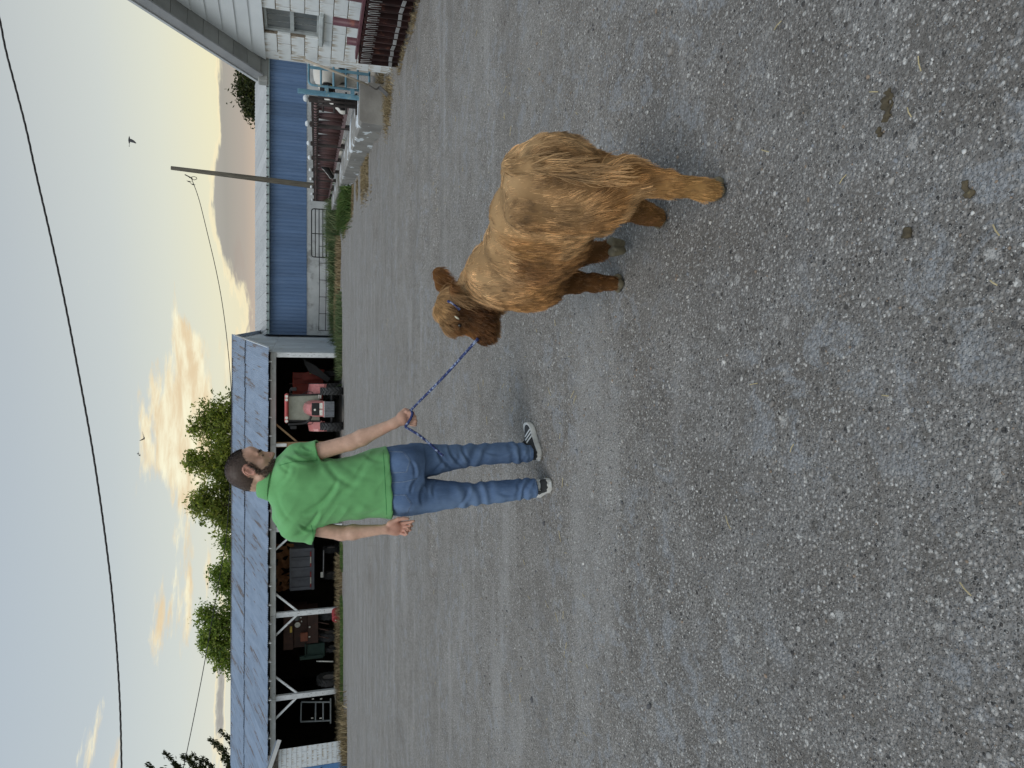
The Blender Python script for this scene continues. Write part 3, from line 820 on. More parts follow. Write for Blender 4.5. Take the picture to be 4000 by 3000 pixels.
for i in range(nbk):
    inst('gutter_bracket', cl, barn, (bx0 + (bx1 - bx0) * (i + 0.5) / nbk, BY - 0.30, B_EAVE + 0.03))

# ------------------------------------------------------------------ white block building on the right
def block_wall_mat(name, white):
    mt, t, b = new_mat(name)
    co = t.new('ShaderNodeTexCoord').outputs['Object']; rnd = t.new('ShaderNodeObjectInfo').outputs['Random']
    off = t.comb(t.math('MULTIPLY', rnd, 71.0), t.math('MULTIPLY', rnd, 13.0), t.math('MULTIPLY', rnd, 31.0))
    n = t.noise(t.vmath('ADD', co, off), 5.0, 5, 0.6)
    col = t.mix(t.smooth(n, 0.3, 0.75), white, lum(white, 0.88))
    # rain-washed rust and dirt that runs down from the bed joints
    z = t.sep(co)[2]
    st = t.noise(t.vmath('ADD', t.vmath('MULTIPLY', co, (14, 14, 2)), off), 1.4, 5, 0.65)
    edge = t.math('ADD', t.smooth(z, -0.02, 0.10), t.smooth(z, -0.085, -0.104))
    stain = t.math('MULTIPLY', t.smooth(st, 0.46, 0.60), edge)
    col = t.mix(t.math('MULTIPLY', stain, 0.8), col, (0.33, 0.25, 0.15))
    chip = t.smooth(t.noise(t.vmath('ADD', co, off), 26.0, 4, 0.7), 0.69, 0.72)
    col = t.mix(chip, col, (0.25, 0.235, 0.20))
    t.put(b.inputs['Base Color'], col); b.inputs['Roughness'].default_value = 0.8
    t.put(b.inputs['Normal'], t.bump(t.noise(co, 60, 4, 0.6), 0.4, 0.004))
    return mt
M_BLOCK = block_wall_mat('painted_block', (0.74, 0.78, 0.79))
M_MORTAR = pmat('mortar', (0.24, 0.20, 0.15), (0.10, 0.08, 0.06), 9.0, 0.95)
M_SIDING = pmat('painted_siding', (0.68, 0.72, 0.74), (0.62, 0.66, 0.68), 2.0, 0.6, c3=(0.36, 0.32, 0.24), t3=(0.66, 0.76), s3=2.2, st3=(1, 1, 3), vary=0.05)
M_SOFFIT = pmat('soffit_board', (0.30, 0.31, 0.30), (0.24, 0.25, 0.24), 3.0, 0.7)
M_GLASS_D = None
mt, t, b = new_mat('dusty_glass'); M_GLASS = mt
b.inputs['Base Color'].default_value = (0.10, 0.115, 0.12, 1); b.inputs['Roughness'].default_value = 0.18; b.inputs['Specular IOR Level'].default_value = 0.7
co = t.new('ShaderNodeTexCoord').outputs['Object']
t.put(b.inputs['Base Color'], t.mix(t.smooth(t.noise(co, 3, 5, 0.6), 0.3, 0.7), (0.075, 0.09, 0.095), (0.15, 0.16, 0.16)))
M_SASHD = pmat('dark_glazing_bar', (0.20, 0.22, 0.22), (0.14, 0.15, 0.15), 6, 0.7)
M_SASH = pmat('old_window_sash', (0.42, 0.46, 0.46), (0.28, 0.30, 0.30), 6, 0.7)

WA = P(2712, 1500, 12.0); WA.z = 0.0                # far corner of the wall seen in the photo
W_T = Vector((0.20, -0.98, 0)).normalized()          # along the wall towards the camera
W_N = Vector((-W_T.y * -1, 0, 0))
W_N = Vector((W_T.y, -W_T.x, 0)).normalized()        # outward (to the left, towards the yard)
if W_N.x > 0: W_N = -W_N
W_LEN = 3.6; CH = 0.208; NC = 10; BL = 0.416
w_base = -0.06
dairy = thing('block_building', 'white painted concrete block building with gable siding, old window and overhanging eave', 'building', (WA.x, WA.y, 0))
def WP(s_, n_, z): return WA + W_T * s_ + W_N * n_ + Vector((0, 0, z))
rz_w = math.atan2(W_T.y, W_T.x)
def wall_hit(u, v):
    d = V_RIGHT * ((u - 1500) / FPX) + V_UP * (-(v - 2000) / FPX) + V_FWD
    c0 = Vector((0, 0, CAMZ)); k = (WA - c0).dot(W_N) / d.dot(W_N)
    p = c0 + d * k
    return (p - WA).dot(W_T), p.z
ws0, wz1 = wall_hit(2876, 1034); ws1, _ = wall_hit(2966, 1020); _, wz0 = wall_hit(2842, 1248)
W0, W1, WZ0, WZ1 = ws0, ws1 + 0.02, wz0, wz1
print('window', W0, W1, WZ0, WZ1)
blk = {}
def block_mesh(L):
    key = round(L, 3)
    if key not in blk: blk[key] = MB().bbox((L / 2, 0, 0), (L - 0.010, 0.19, CH - 0.010), 0.006).mesh('block', M_BLOCK)
    return blk[key]
random.seed(8)
for c_i in range(NC):
    z = w_base + CH * (c_i + 0.5)
    s0 = 0.0 if c_i % 2 == 0 else -BL / 2
    while s0 < W_LEN:
        a, e = max(0.0, s0), min(W_LEN, s0 + BL)
        segs = [(a, e)]
        if z > WZ0 - 0.02 and z < WZ1 + 0.02:
            segs = [(a, min(e, W0))] if a < W0 else []
            if e > W1: segs.append((max(a, W1), e))
        for q0, q1 in segs:
            if q1 - q0 > 0.05:
                inst('block', block_mesh(q1 - q0), dairy, WP(q0 + 0.004, -0.095 + random.uniform(-0.003, 0.003), z), (0, 0, rz_w))
        s0 += BL
zt = w_base + CH * NC
mb = MB()
for (a, e, z0, z1) in ((0, W0, w_base - .2, zt), (W1, W_LEN, w_base - .2, zt), (W0, W1, w_base - .2, WZ0), (W0, W1, WZ1, zt)):
    mb.box(WP((a + e) / 2, -0.105, (z0 + z1) / 2), (e - a - 0.004, 0.185, z1 - z0 - 0.004), rz_w)
mb.build('mortar_core', M_MORTAR, dairy)
# gable siding boards
BH = 0.20; OVH = 0.30
def over_hit(u, v):
    d = V_RIGHT * ((u - 1500) / FPX) + V_UP * (-(v - 2000) / FPX) + V_FWD
    c0 = Vector((0, 0, CAMZ)); q = WA + W_N * OVH; p = c0 + d * ((q - c0).dot(W_N) / d.dot(W_N))
    return (p - WA).dot(W_T), p.z
S_E, Z_E = over_hit(2712, 1018); s_t, z_t = over_hit(3000, 578)
slope = math.atan2(z_t - Z_E, s_t - S_E); print('rake', S_E, Z_E, math.degrees(slope))
RK = lambda s_: Z_E + (s_ - S_E) * math.tan(slope)   # underside of roof at distance s along the wall
W_LEN = 3.6
k = 0; z = zt
while z < RK(W_LEN):
    z2 = min(z + BH, RK(W_LEN))
    s_a = max(0.0, S_E + (z - Z_E) / math.tan(slope)); s_b = max(0.0, S_E + (z2 - Z_E) / math.tan(slope))
    if W_LEN - s_b < 0.05: break
    mb = MB()
    n0, n1 = 0.022, 0.006
    vs = [WP(s_a, n0, z - 0.015), WP(W_LEN, n0, z - 0.015), WP(W_LEN, n1, z2), WP(s_b, n1, z2)]
    q = [p - W_N * 0.03 for p in vs]
    mb.raw(vs + q, [(0, 1, 2, 3), (7, 6, 5, 4), (0, 4, 5, 1), (1, 5, 6, 2), (2, 6, 7, 3), (3, 7, 4, 0)])
    mb.build('siding_board', M_SIDING, dairy); z = z2; k += 1
mb = MB(); mb.raw([WP(0, -0.08, zt), WP(W_LEN, -0.08, zt), WP(W_LEN, -0.08, RK(W_LEN)), WP(0, -0.08, RK(0))], [(0, 1, 2, 3)]); mb.build('gable_sheathing', M_MORTAR, dairy)
# side wall round the corner (away from the yard) and body
D_B = Vector((0.98, 0.20, 0))
mb = MB(); mb.box(WA + D_B * 3 - W_T * -0.1 + V(0, 0, (zt + w_base) / 2), (6, 0.18, zt - w_base - 0.01), math.atan2(D_B.y, D_B.x)); mb.build('side_wall', M_BLOCK, dairy)
# roof: rake overhang 0.34 m, soffit boards, fascia, gutter end and roofing
e_r = (W_T * math.cos(slope) + V(0, 0, math.sin(slope))).normalized()
r0 = WP(S_E, 0.0, RK(S_E)); r_len = (W_LEN + 0.5) / math.cos(slope)
nr_ = e_r.cross(W_N); nr_ = nr_ if nr_.z > 0 else -nr_
nb_ = 22
for i in range(nb_):
    a = r0 + e_r * (r_len * i / nb_ + 0.004); e = r0 + e_r * (r_len * (i + 1) / nb_ - 0.004)
    mb = MB(); mb.beam(a + W_N * OVH / 2 + nr_ * 0.01, e + W_N * OVH / 2 + nr_ * 0.01, OVH - 0.01, 0.02, up=nr_); mb.build('soffit_board', M_SOFFIT, dairy)
mb = MB(); mb.beam(r0 + W_N * (OVH + 0.015) + nr_ * 0.05 - e_r * 0.03, r0 + e_r * r_len + W_N * (OVH + 0.015) + nr_ * 0.05, 0.03, 0.17, up=nr_, bev=0.004); mb.build('barge_board', pmat('barge', (0.30, 0.31, 0.32), (0.24, 0.25, 0.26), 3, 0.55), dairy)
mb = MB(); mb.beam(r0 + W_N * (OVH - 2.0) + nr_ * 0.155 - e_r * 0.06, r0 + e_r * r_len + W_N * (OVH - 2.0) + nr_ * 0.155, 4.1, 0.04, up=nr_); mb.build('roofing', pmat('roofing_edge', (0.55, 0.58, 0.60), (0.45, 0.47, 0.49), 3, 0.5), dairy)
mb = MB(); g0 = r0 - e_r * 0.10 + nr_ * 0.05
mb.bbox(g0 + W_N * (OVH - 1.9) , (0.14, 4.0, 0.16), 0.02, M=Matrix((W_T, W_N, V(0, 0, 1))).transposed()); mb.build('eave_gutter', M_SOFFIT, dairy)
# window: outer frame, mid rail, three panes above and below
win = thing('window', None, None, WP((W0 + W1) / 2, -0.06, (WZ0 + WZ1) / 2)); win.parent = dairy; win.location = WP((W0 + W1) / 2, -0.06, (WZ0 + WZ1) / 2) - Vector(dairy.location)
def wb(name, s0, s1, z0, z1, n0, th, mat, par=win):
    mb = MB(); mb.bbox(WP((s0 + s1) / 2, n0, (z0 + z1) / 2), (s1 - s0, th, z1 - z0), 0.004, rz_w); return mb.build(name, mat, par)
fw = 0.045; zm = WZ0 + (WZ1 - WZ0) * 0.5
wb('frame_side', W0, W0 + fw, WZ0, WZ1, -0.07, 0.06, M_SASH); wb('frame_side', W1 - fw, W1, WZ0, WZ1, -0.07, 0.06, M_SASH)
wb('frame_rail', W0 + fw, W1 - fw, WZ1 - fw, WZ1, -0.07, 0.055, M_SASH); wb('frame_rail', W0 + fw, W1 - fw, WZ0, WZ0 + fw, -0.07, 0.055, M_SASH)
wb('frame_rail', W0 + fw, W1 - fw, zm - 0.03, zm + 0.03, -0.065, 0.06, M_SASH)
gw = (W1 - W0 - 2 * fw) / 3
for row, (za, zb) in enumerate(((WZ0 + fw, zm - 0.03), (zm + 0.03, WZ1 - fw))):
    for i in range(3):
        sa = W0 + fw + gw * i
        wb('pane', sa + 0.006, sa + gw - 0.006, za, zb, -0.082, 0.01, M_GLASS)
        if i < 2: wb('glazing_bar', sa + gw - 0.008, sa + gw + 0.008, za, zb, -0.074, 0.012, M_SASHD)
mb = MB(); mb.bbox(WP((W0 + W1) / 2, 0.0, WZ0 - 0.03), (W1 - W0 + 0.16, 0.16, 0.07), 0.012, M=Matrix.Rotation(rz_w, 3, 'Z') @ Matrix.Rotation(R(-12), 3, 'X')); mb.build('sill', M_SASH, dairy)

# ------------------------------------------------------------------ small pump house at the far left
HY = 30.0; hz = gz0(HY)
h_r = P(104, 1310, HY); h_top = P(104, 1088, HY).z
HW = 4.4
pump = thing('pump_house', 'small white block pump house with blue door and shingled gable beside the shed', 'building', (h_r.x, HY, hz))
c2 = {}
hc = 0.2; hl = 0.4
nrow = int((h_top - hz) / hc) + 1
dx0, dx1 = P(30, 1310, HY).x - 1.05, P(30, 1310, HY).x; dz1 = P(20, 1132, HY).z
M_BLOCK2 = block_wall_mat('painted_block_clean', (0.72, 0.77, 0.80))
bm2 = {}
for rI in range(nrow):
    z0 = hz + rI * hc; z1 = min(z0 + hc, h_top); x = h_r.x - HW if rI % 2 else h_r.x - HW - hl / 2
    while x < h_r.x - 0.01:
        a, e = max(x, h_r.x - HW), min(x + hl, h_r.x)
        segs = [(a, e)]
        if z0 < dz1 - 0.05:
            segs = []
            if a < dx0: segs.append((a, min(e, dx0)))
            if e > dx1: segs.append((max(a, dx1), e))
        for q0, q1 in segs:
            if q1 - q0 < 0.03 or z1 - z0 < 0.03: continue
            key = (round(q1 - q0, 2), round(z1 - z0, 2))
            if key not in bm2: bm2[key] = MB().bbox((0, 0, 0), (key[0] - 0.008, 0.19, key[1] - 0.008), 0.005).mesh('block', M_BLOCK2)
            inst('block', bm2[key], pump, ((q0 + q1) / 2, HY + random.uniform(-0.002, 0.002), (z0 + z1) / 2))
        x += hl
mb = MB(); mb.box((h_r.x - HW / 2, HY + 0.02, (hz + h_top) / 2 - .05), (HW - .02, 0.15, h_top - hz)); mb.box((h_r.x - 0.1, HY + 2, (hz + h_top) / 2), (0.18, 3.9, h_top - hz - .02)); mb.build('mortar_core', M_BLOCK2, pump)
M_BDOOR = pmat('blue_door_paint', (0.10, 0.24, 0.48), (0.08, 0.20, 0.42), 2, 0.5, c3=(0.25, 0.20, 0.14), t3=(0.68, 0.75), s3=3)
mb = MB(); mb.bbox(((dx0 + dx1) / 2, HY - 0.085, (hz + dz1) / 2), (dx1 - dx0, 0.05, dz1 - hz - 0.03), 0.01); dr = mb.build('door', M_BDOOR, pump)
mb = MB(); mb.lathe([(0.035, 0), (0.04, 0.03), (0.02, 0.05)], (dx1 - 0.12, HY - 0.11, hz + 1.05), (0, -1, 0), 10); mb.build('handle', pmat('door_knob', (0.03, 0.03, 0.03), rough=0.4), dr)
gr = math.tan(R(20)); gpx = h_r.x - HW / 2; M_SHAKE = pmat('grey_shingle', (0.24, 0.22, 0.20), (0.14, 0.13, 0.12), 6, 0.9, vary=0.35)
shm = MB().bbox((0, 0, 0), (0.19, 0.02, 0.26), 0.004).mesh('shingle', M_SHAKE)
xx = h_r.x - 0.02; 
while xx > gpx:
    ht = (h_r.x + 0.1 - xx) * gr
    n_ = int((ht + 0.1) / 0.2) + 1
    for j in range(n_):
        inst('shingle', shm, pump, (xx - 0.1 + (0.05 if j % 2 else 0), HY - 0.07 - 0.012 * (j % 2), h_top + 0.10 + j * 0.2 - 0.02), (R(-6), 0, random.uniform(-.03, .03)))
    xx -= 0.2
mb = MB(); mb.raw([(h_r.x, HY, h_top), (gpx, HY, h_top + HW / 2 * gr), (gpx - HW / 2, HY, h_top)], [(0, 1, 2)]); mb.build('gable_backing', M_SHAKE, pump)
mb = MB(); mb.beam((h_r.x + 0.35, HY - 0.28, h_top - 0.06 + .02), (gpx, HY - 0.28, h_top + (HW / 2 + .35) * gr - 0.06 + .02), 0.05, 0.16); mb.build('barge_board', M_WHITETRIM, pump)
mb = MB()
for sgn in (1, -1):
    a = V(gpx + sgn * (HW / 2 + .35), HY - 0.3, h_top + 0.06); b_ = V(gpx, HY - 0.3, h_top + 0.06 + (HW / 2 + .35) * gr)
    mb.raw([a, b_, b_ + V(0, 4.5, 0), a + V(0, 4.5, 0), a + V(0, 0, .04), b_ + V(0, 0, .04), b_ + V(0, 4.5, .04), a + V(0, 4.5, .04)], [(0, 1, 2, 3), (4, 5, 6, 7), (0, 1, 5, 4)])
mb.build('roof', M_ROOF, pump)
pump.rotation_euler.z = R(27)
# ------------------------------------------------------------------ feeding fence, kerb, gates and tools on the right
M_POST = pmat('dark_steel_post', (0.045, 0.035, 0.032), (0.025, 0.020, 0.018), 6, 0.7, c3=(0.12, 0.06, 0.04), t3=(0.62, 0.75), s3=5)
M_MAROON = pmat('maroon_paint', (0.095, 0.045, 0.042), (0.060, 0.030, 0.029), 5, 0.6, c3=(0.06, 0.035, 0.03), t3=(0.55, 0.7), s3=6, vary=0.25)
M_PINK = pmat('faded_maroon_rail', (0.26, 0.165, 0.16), (0.17, 0.10, 0.10), 4, 0.6)
M_KERB = pmat('kerb_concrete', (0.30, 0.29, 0.265), (0.20, 0.19, 0.175), 1.6, 0.92, c3=(0.66, 0.70, 0.72), t3=(0.565, 0.60), s3=1.3, st3=(1, 0.7, 2.2), bump=0.012, bscale=14)
M_CAP = pmat('white_cap', (0.72, 0.76, 0.78), rough=0.4)
f_pt = lambda y: Vector((3.17 + 0.179 * y, y, 0))
F_D = Vector((0.179, 1, 0)).normalized(); F_L = Vector((-F_D.y, F_D.x, 0))        # F_L: towards the yard
kerb_top = lambda y: gz0(y) + 0.43
def kerb(y0, y1, label, n0=-0.10, n1=0.62):
    o = thing('feed_bunk', label, 'feed bunk', f_pt((y0 + y1) / 2) + V(0, 0, gz0((y0 + y1) / 2)), 'concrete feed bunks along the feeding fence')
    n = max(1, round((y1 - y0) / 2.6))
    for i in range(n):
        a = y0 + (y1 - y0) * i / n + 0.006; e = y0 + (y1 - y0) * (i + 1) / n - 0.006
        vs = []
        for y in (a, e):
            p = f_pt(y); zt_ = kerb_top(y); zb = gz0(y) - 0.25
            for nn, z in ((n1 + 0.03, zb), (n1, zt_ - 0.04), (n1 - 0.04, zt_), (n0, zt_), (n0, zb)): vs.append(p + F_L * nn + V(0, 0, z))
        MB().raw(vs, [(0, 1, 6, 5), (1, 2, 7, 6), (2, 3, 8, 7), (3, 4, 9, 8), (4, 3, 2, 1, 0), (5, 6, 7, 8, 9)]).build('concrete_section', M_KERB, o)
    return o
kerb(13.1, 25.6, 'low concrete feed bunk with flaking white paint at the foot of the fence')
kerb(27.4, 41.5, 'bare grey concrete feed bunk behind the green grass')
fence = thing('feeding_fence', 'maroon steel feeding fence with dark capped posts on the concrete bunk', 'fence', f_pt(27) + V(0, 0, gz0(27)))
posts_y = [14.6, 17.4, 20.4, 23.4, 26.7, 29.9, 33.4, 37.2, 41.1]
top_z = lambda y: float(np.interp(y, [14.6, 41], [1.33, 0.90]))
capm = MB().lathe([(0.02, -0.05), (0.055, -0.03), (0.07, 0.01), (0.055, 0.05), (0.02, 0.065)], (0, 0, 0), n=12).mesh('cap', M_CAP, True)
for y in posts_y:
    p = f_pt(y); mb = MB(); mb.tube([p + V(0, 0, gz0(y) + 0.1), p + V(0, 0, top_z(y) - 0.02)], 0.065, 10); po = mb.build('post', M_POST, fence, smooth=False)
    inst('cap', capm, po, p + V(0, 0, top_z(y) + 0.03))
slat_n = 0
for a, e in zip(posts_y[:-1], posts_y[1:]):
    mb = MB(); mb.tube([f_pt(a + .06) + F_L * 0.02 + V(0, 0, top_z(a) - 0.15), f_pt(e - .06) + F_L * 0.02 + V(0, 0, top_z(e) - 0.15)], 0.045, 8); mb.build('top_rail', M_PINK, fence, smooth=True)
    mb = MB(); mb.beam(f_pt(a + .06) + F_L * 0.0 + V(0, 0, kerb_top(a) + 0.16), f_pt(e - .06) + V(0, 0, kerb_top(e) + 0.16), 0.06, 0.08); mb.build('bottom_rail', M_PINK, fence)
    n = 6
    for i in range(1, n):
        y = a + (e - a) * i / n; p = f_pt(y); lean = 0.10 * (1 if i % 2 else -1)
        b0 = p + V(0, 0, kerb_top(y) + 0.19); b1 = p + F_D * lean + V(0, 0, top_z(y) - 0.19)
        mb = MB(); mb.tube([b0, b0.lerp(b1, 0.5), b1], [0.062, 0.052, 0.040], 8); mb.build('locking_bar', M_MAROON, fence, smooth=True)
    for i in range(9):
        y = a + (e - a) * (i + 0.5) / 9; mb = MB(); mb.box(f_pt(y) + F_L * 0.03 + V(0, 0, top_z(y) - 0.14), (0.10, 0.035, 0.16), math.atan2(F_D.y, F_D.x) + math.pi / 2); mb.build('rail_clamp', M_POST, fence)
# low dark panel between the gate and the first post
panel = thing('bar_panel', 'dark steel bar panel between blue gate and first fence post', 'fence panel', P(2600, 1390, 14.0))
for u in (2637, 2622, 2606, 2591):
    mb = MB(); mb.tube([P(u - 12, 1402, 14.0), P(u, 1243, 14.0)], 0.026, 8); mb.build('upright', M_POST, panel, smooth=True)
for v in (1262, 1306, 1352, 1392):
    mb = MB(); mb.tube([P(2650 - (v - 1240) * 0.1, v, 14.03), P(2566 - (v - 1240) * 0.1, v, 14.05)], 0.02, 8); mb.build('cross_bar', M_POST, panel, smooth=True)
# light blue pipe gate
M_LBLUE = pmat('worn_light_blue_paint', (0.17, 0.33, 0.42), (0.10, 0.22, 0.30), 5, 0.6, c3=(0.42, 0.44, 0.34), t3=(0.60, 0.7), s3=7)
gate = thing('pipe_gate', 'worn light blue pipe gate hung at the corner of the white building', 'gate', P(2690, 1440, 13.4))
GX0, GX1 = P(2650, 1320, 13.4), P(2790, 1320, 13.4)
zs = [P(2650, v, 13.4).z for v in (1206, 1254, 1303, 1351, 1398, 1443)]
x0, x1 = GX0.x, GX1.x
mb = MB(); mb.tube([V(x1, 13.4, zs[0])] + [V(x0 + 0.03 + 0.07 + 0.07 * math.cos(a_), 13.4, zs[0] - 0.07 + 0.07 * math.sin(a_)) for a_ in np.linspace(math.pi / 2, math.pi, 6)] + [V(x0 + 0.03, 13.4, zs[5])], 0.022, 10); mb.build('outer_pipe', M_LBLUE, gate, smooth=True)
for z in zs[1:]:
    mb = MB(); mb.tube([V(x0 + 0.045, 13.4, z), V(x1, 13.4, z)], 0.020, 10); mb.build('rail', M_LBLUE, gate, smooth=True)
mb = MB(); mb.box((x0 + 0.34, 13.365, (zs[0] + zs[5]) / 2), (0.05, 0.02, zs[0] - zs[5] - 0.03)); mb.build('stay', M_LBLUE, gate)
gp = thing('gate_post', 'flat light blue steel post beside the pipe gate', 'post', (x0 - 0.09, 13.45, 0.1))
mb = MB(); mb.bbox((x0 - 0.09, 13.45, (zs[5] + P(2650, 1168, 13.4).z) / 2 - 0.1), (0.085, 0.06, P(2650, 1168, 13.4).z - zs[5] + 0.25), 0.01); mb.build('upright', M_LBLUE, gp)
for z in (zs[1] - .1, zs[4] + .1):
    mb = MB(); mb.box((x0 - 0.02, 13.40, z), (0.12, 0.05, 0.07)); mb.build('latch', M_LBLUE, gp)
# long-handled scraper leaning on the corner
M_ASH = pmat('grey_ash_handle', (0.45, 0.40, 0.33), (0.34, 0.30, 0.24), 12, 0.75, stretch=(3, 3, 1))
M_STEEL = pmat('dull_steel', (0.10, 0.095, 0.09), (0.06, 0.055, 0.05), 9, 0.55, c3=(0.20, 0.13, 0.08), t3=(0.55, 0.7), s3=8)
hoe = thing('scraper', 'long wooden-handled steel scraper leaning against the block wall corner', 'scraper', G(2640, 1520))
t0 = P(2769, 1184, 11.75); t1 = P(2667, 1441, 12.0)
mb = MB(); mb.tube([t0, t0.lerp(t1, 0.5), t1], [0.020, 0.019, 0.018], 10); mb.build('handle', M_ASH, hoe, smooth=True)
t2 = P(2655, 1458, 12.0); t3 = P(2658, 1478, 12.0)
mb = MB(); mb.tube(smooth_path([t1, t2, P(2650, 1470, 12.0), t3], 2), 0.014, 8); mb.build('neck', M_STEEL, hoe, smooth=True)
b0, b1 = P(2662, 1478, 12.0), P(2622, 1522, 12.05)
mb = MB(); mb.beam(b0, b1, 0.012, 0.16, up=(0.2, -1, 0.3)); mb.build('blade', M_STEEL, hoe)

# maroon steel trough rack by the wall
M_RUST = pmat('rusty_maroon_steel', (0.045, 0.020, 0.019), (0.026, 0.014, 0.013), 5, 0.55, c3=(0.13, 0.055, 0.04), t3=(0.56, 0.7), s3=5, vary=0.3)
M_MAR2 = pmat('maroon_tube_paint', (0.13, 0.05, 0.062), (0.09, 0.032, 0.04), 5, 0.45, c3=(0.28, 0.09, 0.06), t3=(0.6, 0.75), s3=4)
M_GALVS = pmat('galvanised_strap', (0.42, 0.42, 0.42), (0.30, 0.30, 0.30), 8, 0.4, metal=0.4)
q0 = G(2758, 1560); q1 = G(3000, 1622); rd = (q1 - q0); rd.z = 0; rd.normalize(); rn = Vector((-rd.y, rd.x, 0)); rn = rn if rn.x < 0 else -rn
RL = 3.4
rack = thing('trough_rack', 'dark maroon steel rack of upright troughs with wire hooks beside the block wall', 'rack', q0)
def RP(s_, n_, z): return q0 + rd * s_ + rn * n_ + V(0, 0, z)
pwid = 0.155; HT = 0.60
chan = MB()
for (x, y, sx_, sy_) in ((0, 0, pwid - 0.012, 0.012), (-(pwid - 0.012) / 2 + 0.006, -0.05, 0.012, 0.09), ((pwid - 0.012) / 2 - 0.006, -0.05, 0.012, 0.09)):
    chan.box((x, y, HT / 2), (sx_, sy_, HT))
chm = chan.mesh('trough', M_RUST)
hook = MB()
for dx in (-0.025, 0.03):
    hook.tube(smooth_path([V(dx, -0.11, HT - 0.19), V(dx + 0.01, -0.125, HT - 0.06), V(dx + 0.02, -0.12, HT - 0.02), V(dx + 0.035, -0.115, HT - 0.06), V(dx + 0.045, -0.11, HT - 0.16)], 2), 0.0045, 6)
hkm = hook.mesh('wire_hook', M_GALVS, True)
stm = MB().bbox((0, 0, 0), (pwid - 0.03, 0.006, 0.05), 0.002).mesh('strap', M_GALVS)
ar = math.atan2(rd.y, rd.x) ; flip = 0.0
# local -Y of the trough must face the yard
fy = Vector((math.sin(ar), -math.cos(ar), 0)); flip = 0 if fy.dot(rn) > 0 else math.pi
random.seed(2)
for i in range(int(RL / pwid)):
    c_ = RP(pwid * (i + 0.5), 0, 0.02 + random.uniform(-0.004, 0.004))
    inst('trough', chm, rack, c_, (R(random.uniform(-2, 2)), 0, ar + flip)); inst('wire_hook', hkm, rack, c_, (0, 0, ar + flip))
    inst('strap', stm, rack, RP(pwid * (i + 0.5), 0.105, 0.16 + random.uniform(-0.012, 0.012)), (0, random.uniform(-.1, .1), ar + flip))
mb = MB(); mb.beam(RP(-0.02, -0.02, HT + 0.05), RP(RL, -0.02, HT + 0.05), 0.12, 0.035); mb.beam(RP(-0.02, -0.075, HT + 0.01), RP(RL, -0.075, HT + 0.01), 0.012, 0.11); mb.build('top_rail', M_MAR2, rack)
for s_, h_, ln in ((0.18, 0.80, 0.0), (0.62, 1.02, 0.02), (1.22, 1.0, 0.05), (1.42, 1.04, 0.05), (1.62, 1.05, 0.06)):
    mb = MB(); mb.tube([RP(s_, -0.12, 0.05), RP(s_ + ln, -0.12, h_)], 0.055, 10); mb.build('rear_tube', M_MAR2, rack, smooth=True)

# black pipe farm gate and a low wire panel in front of the barn
M_BLK = pmat('black_pipe', (0.014, 0.014, 0.014), rough=0.5)
fg = thing('farm_gate', 'black five-bar pipe gate in front of the barn\'s concrete base', 'gate', P(2090, 1290, 41.5))
gy = 41.5; g0, g1 = P(2180, 1290, gy), P(1993, 1290, gy); zt_ = P(2090, 1217, gy).z; zb_ = P(2090, 1290, gy).z
mb = MB(); cr = 0.14
loop = []
for cx_, cz_, a0 in ((g0.x - cr, zt_ - cr, 0), (g1.x + cr, zt_ - cr, 90), (g1.x + cr, zb_ + cr, 180), (g0.x - cr, zb_ + cr, 270)):
    for k in range(5): an = R(a0 + 22.5 * k); loop.append(V(cx_ + cr * math.cos(an), gy, cz_ + cr * math.sin(an)))
mb.tube(loop, 0.032, 8, closed=True); mb.build('outer_pipe', M_BLK, fg, smooth=True)
for k in range(1, 5):
    z = zt_ + (zb_ - zt_) * k / 5; mb = MB(); mb.tube([V(g0.x, gy, z), V(g1.x, gy, z)], 0.026, 8); mb.build('rail', M_BLK, fg, smooth=True)
mb = MB(); xm = P(2086, 1250, gy).x; mb.box((xm, gy - 0.02, (zt_ + zb_) / 2), (0.05, 0.02, zt_ - zb_)); mb.build('stay', M_BLK, fg)
lp = thing('wire_panel', 'low thin-railed stock panel standing in the weeds by the barn', 'stock panel', P(1870, 1290, 42.2))
ly_ = 42.2; l0, l1 = P(2036, 1290, ly_), P(1708, 1290, ly_)
for v in (1247, 1273):
    mb = MB(); mb.tube([V(l0.x, ly_, P(1900, v, ly_).z), V((l0.x + l1.x) / 2, ly_, P(1900, v + 1, ly_).z), V(l1.x, ly_, P(1900, v - 2, ly_).z)], 0.022, 6); mb.build('rail', M_BLK, lp, smooth=True)
for k in range(6):
    x = l0.x + (l1.x - l0.x) * k / 5; mb = MB(); mb.tube([V(x, ly_, gz0(ly_)), V(x, ly_, P(1900, 1246, ly_).z)], 0.02, 6); mb.build('upright', M_BLK, lp, smooth=True)

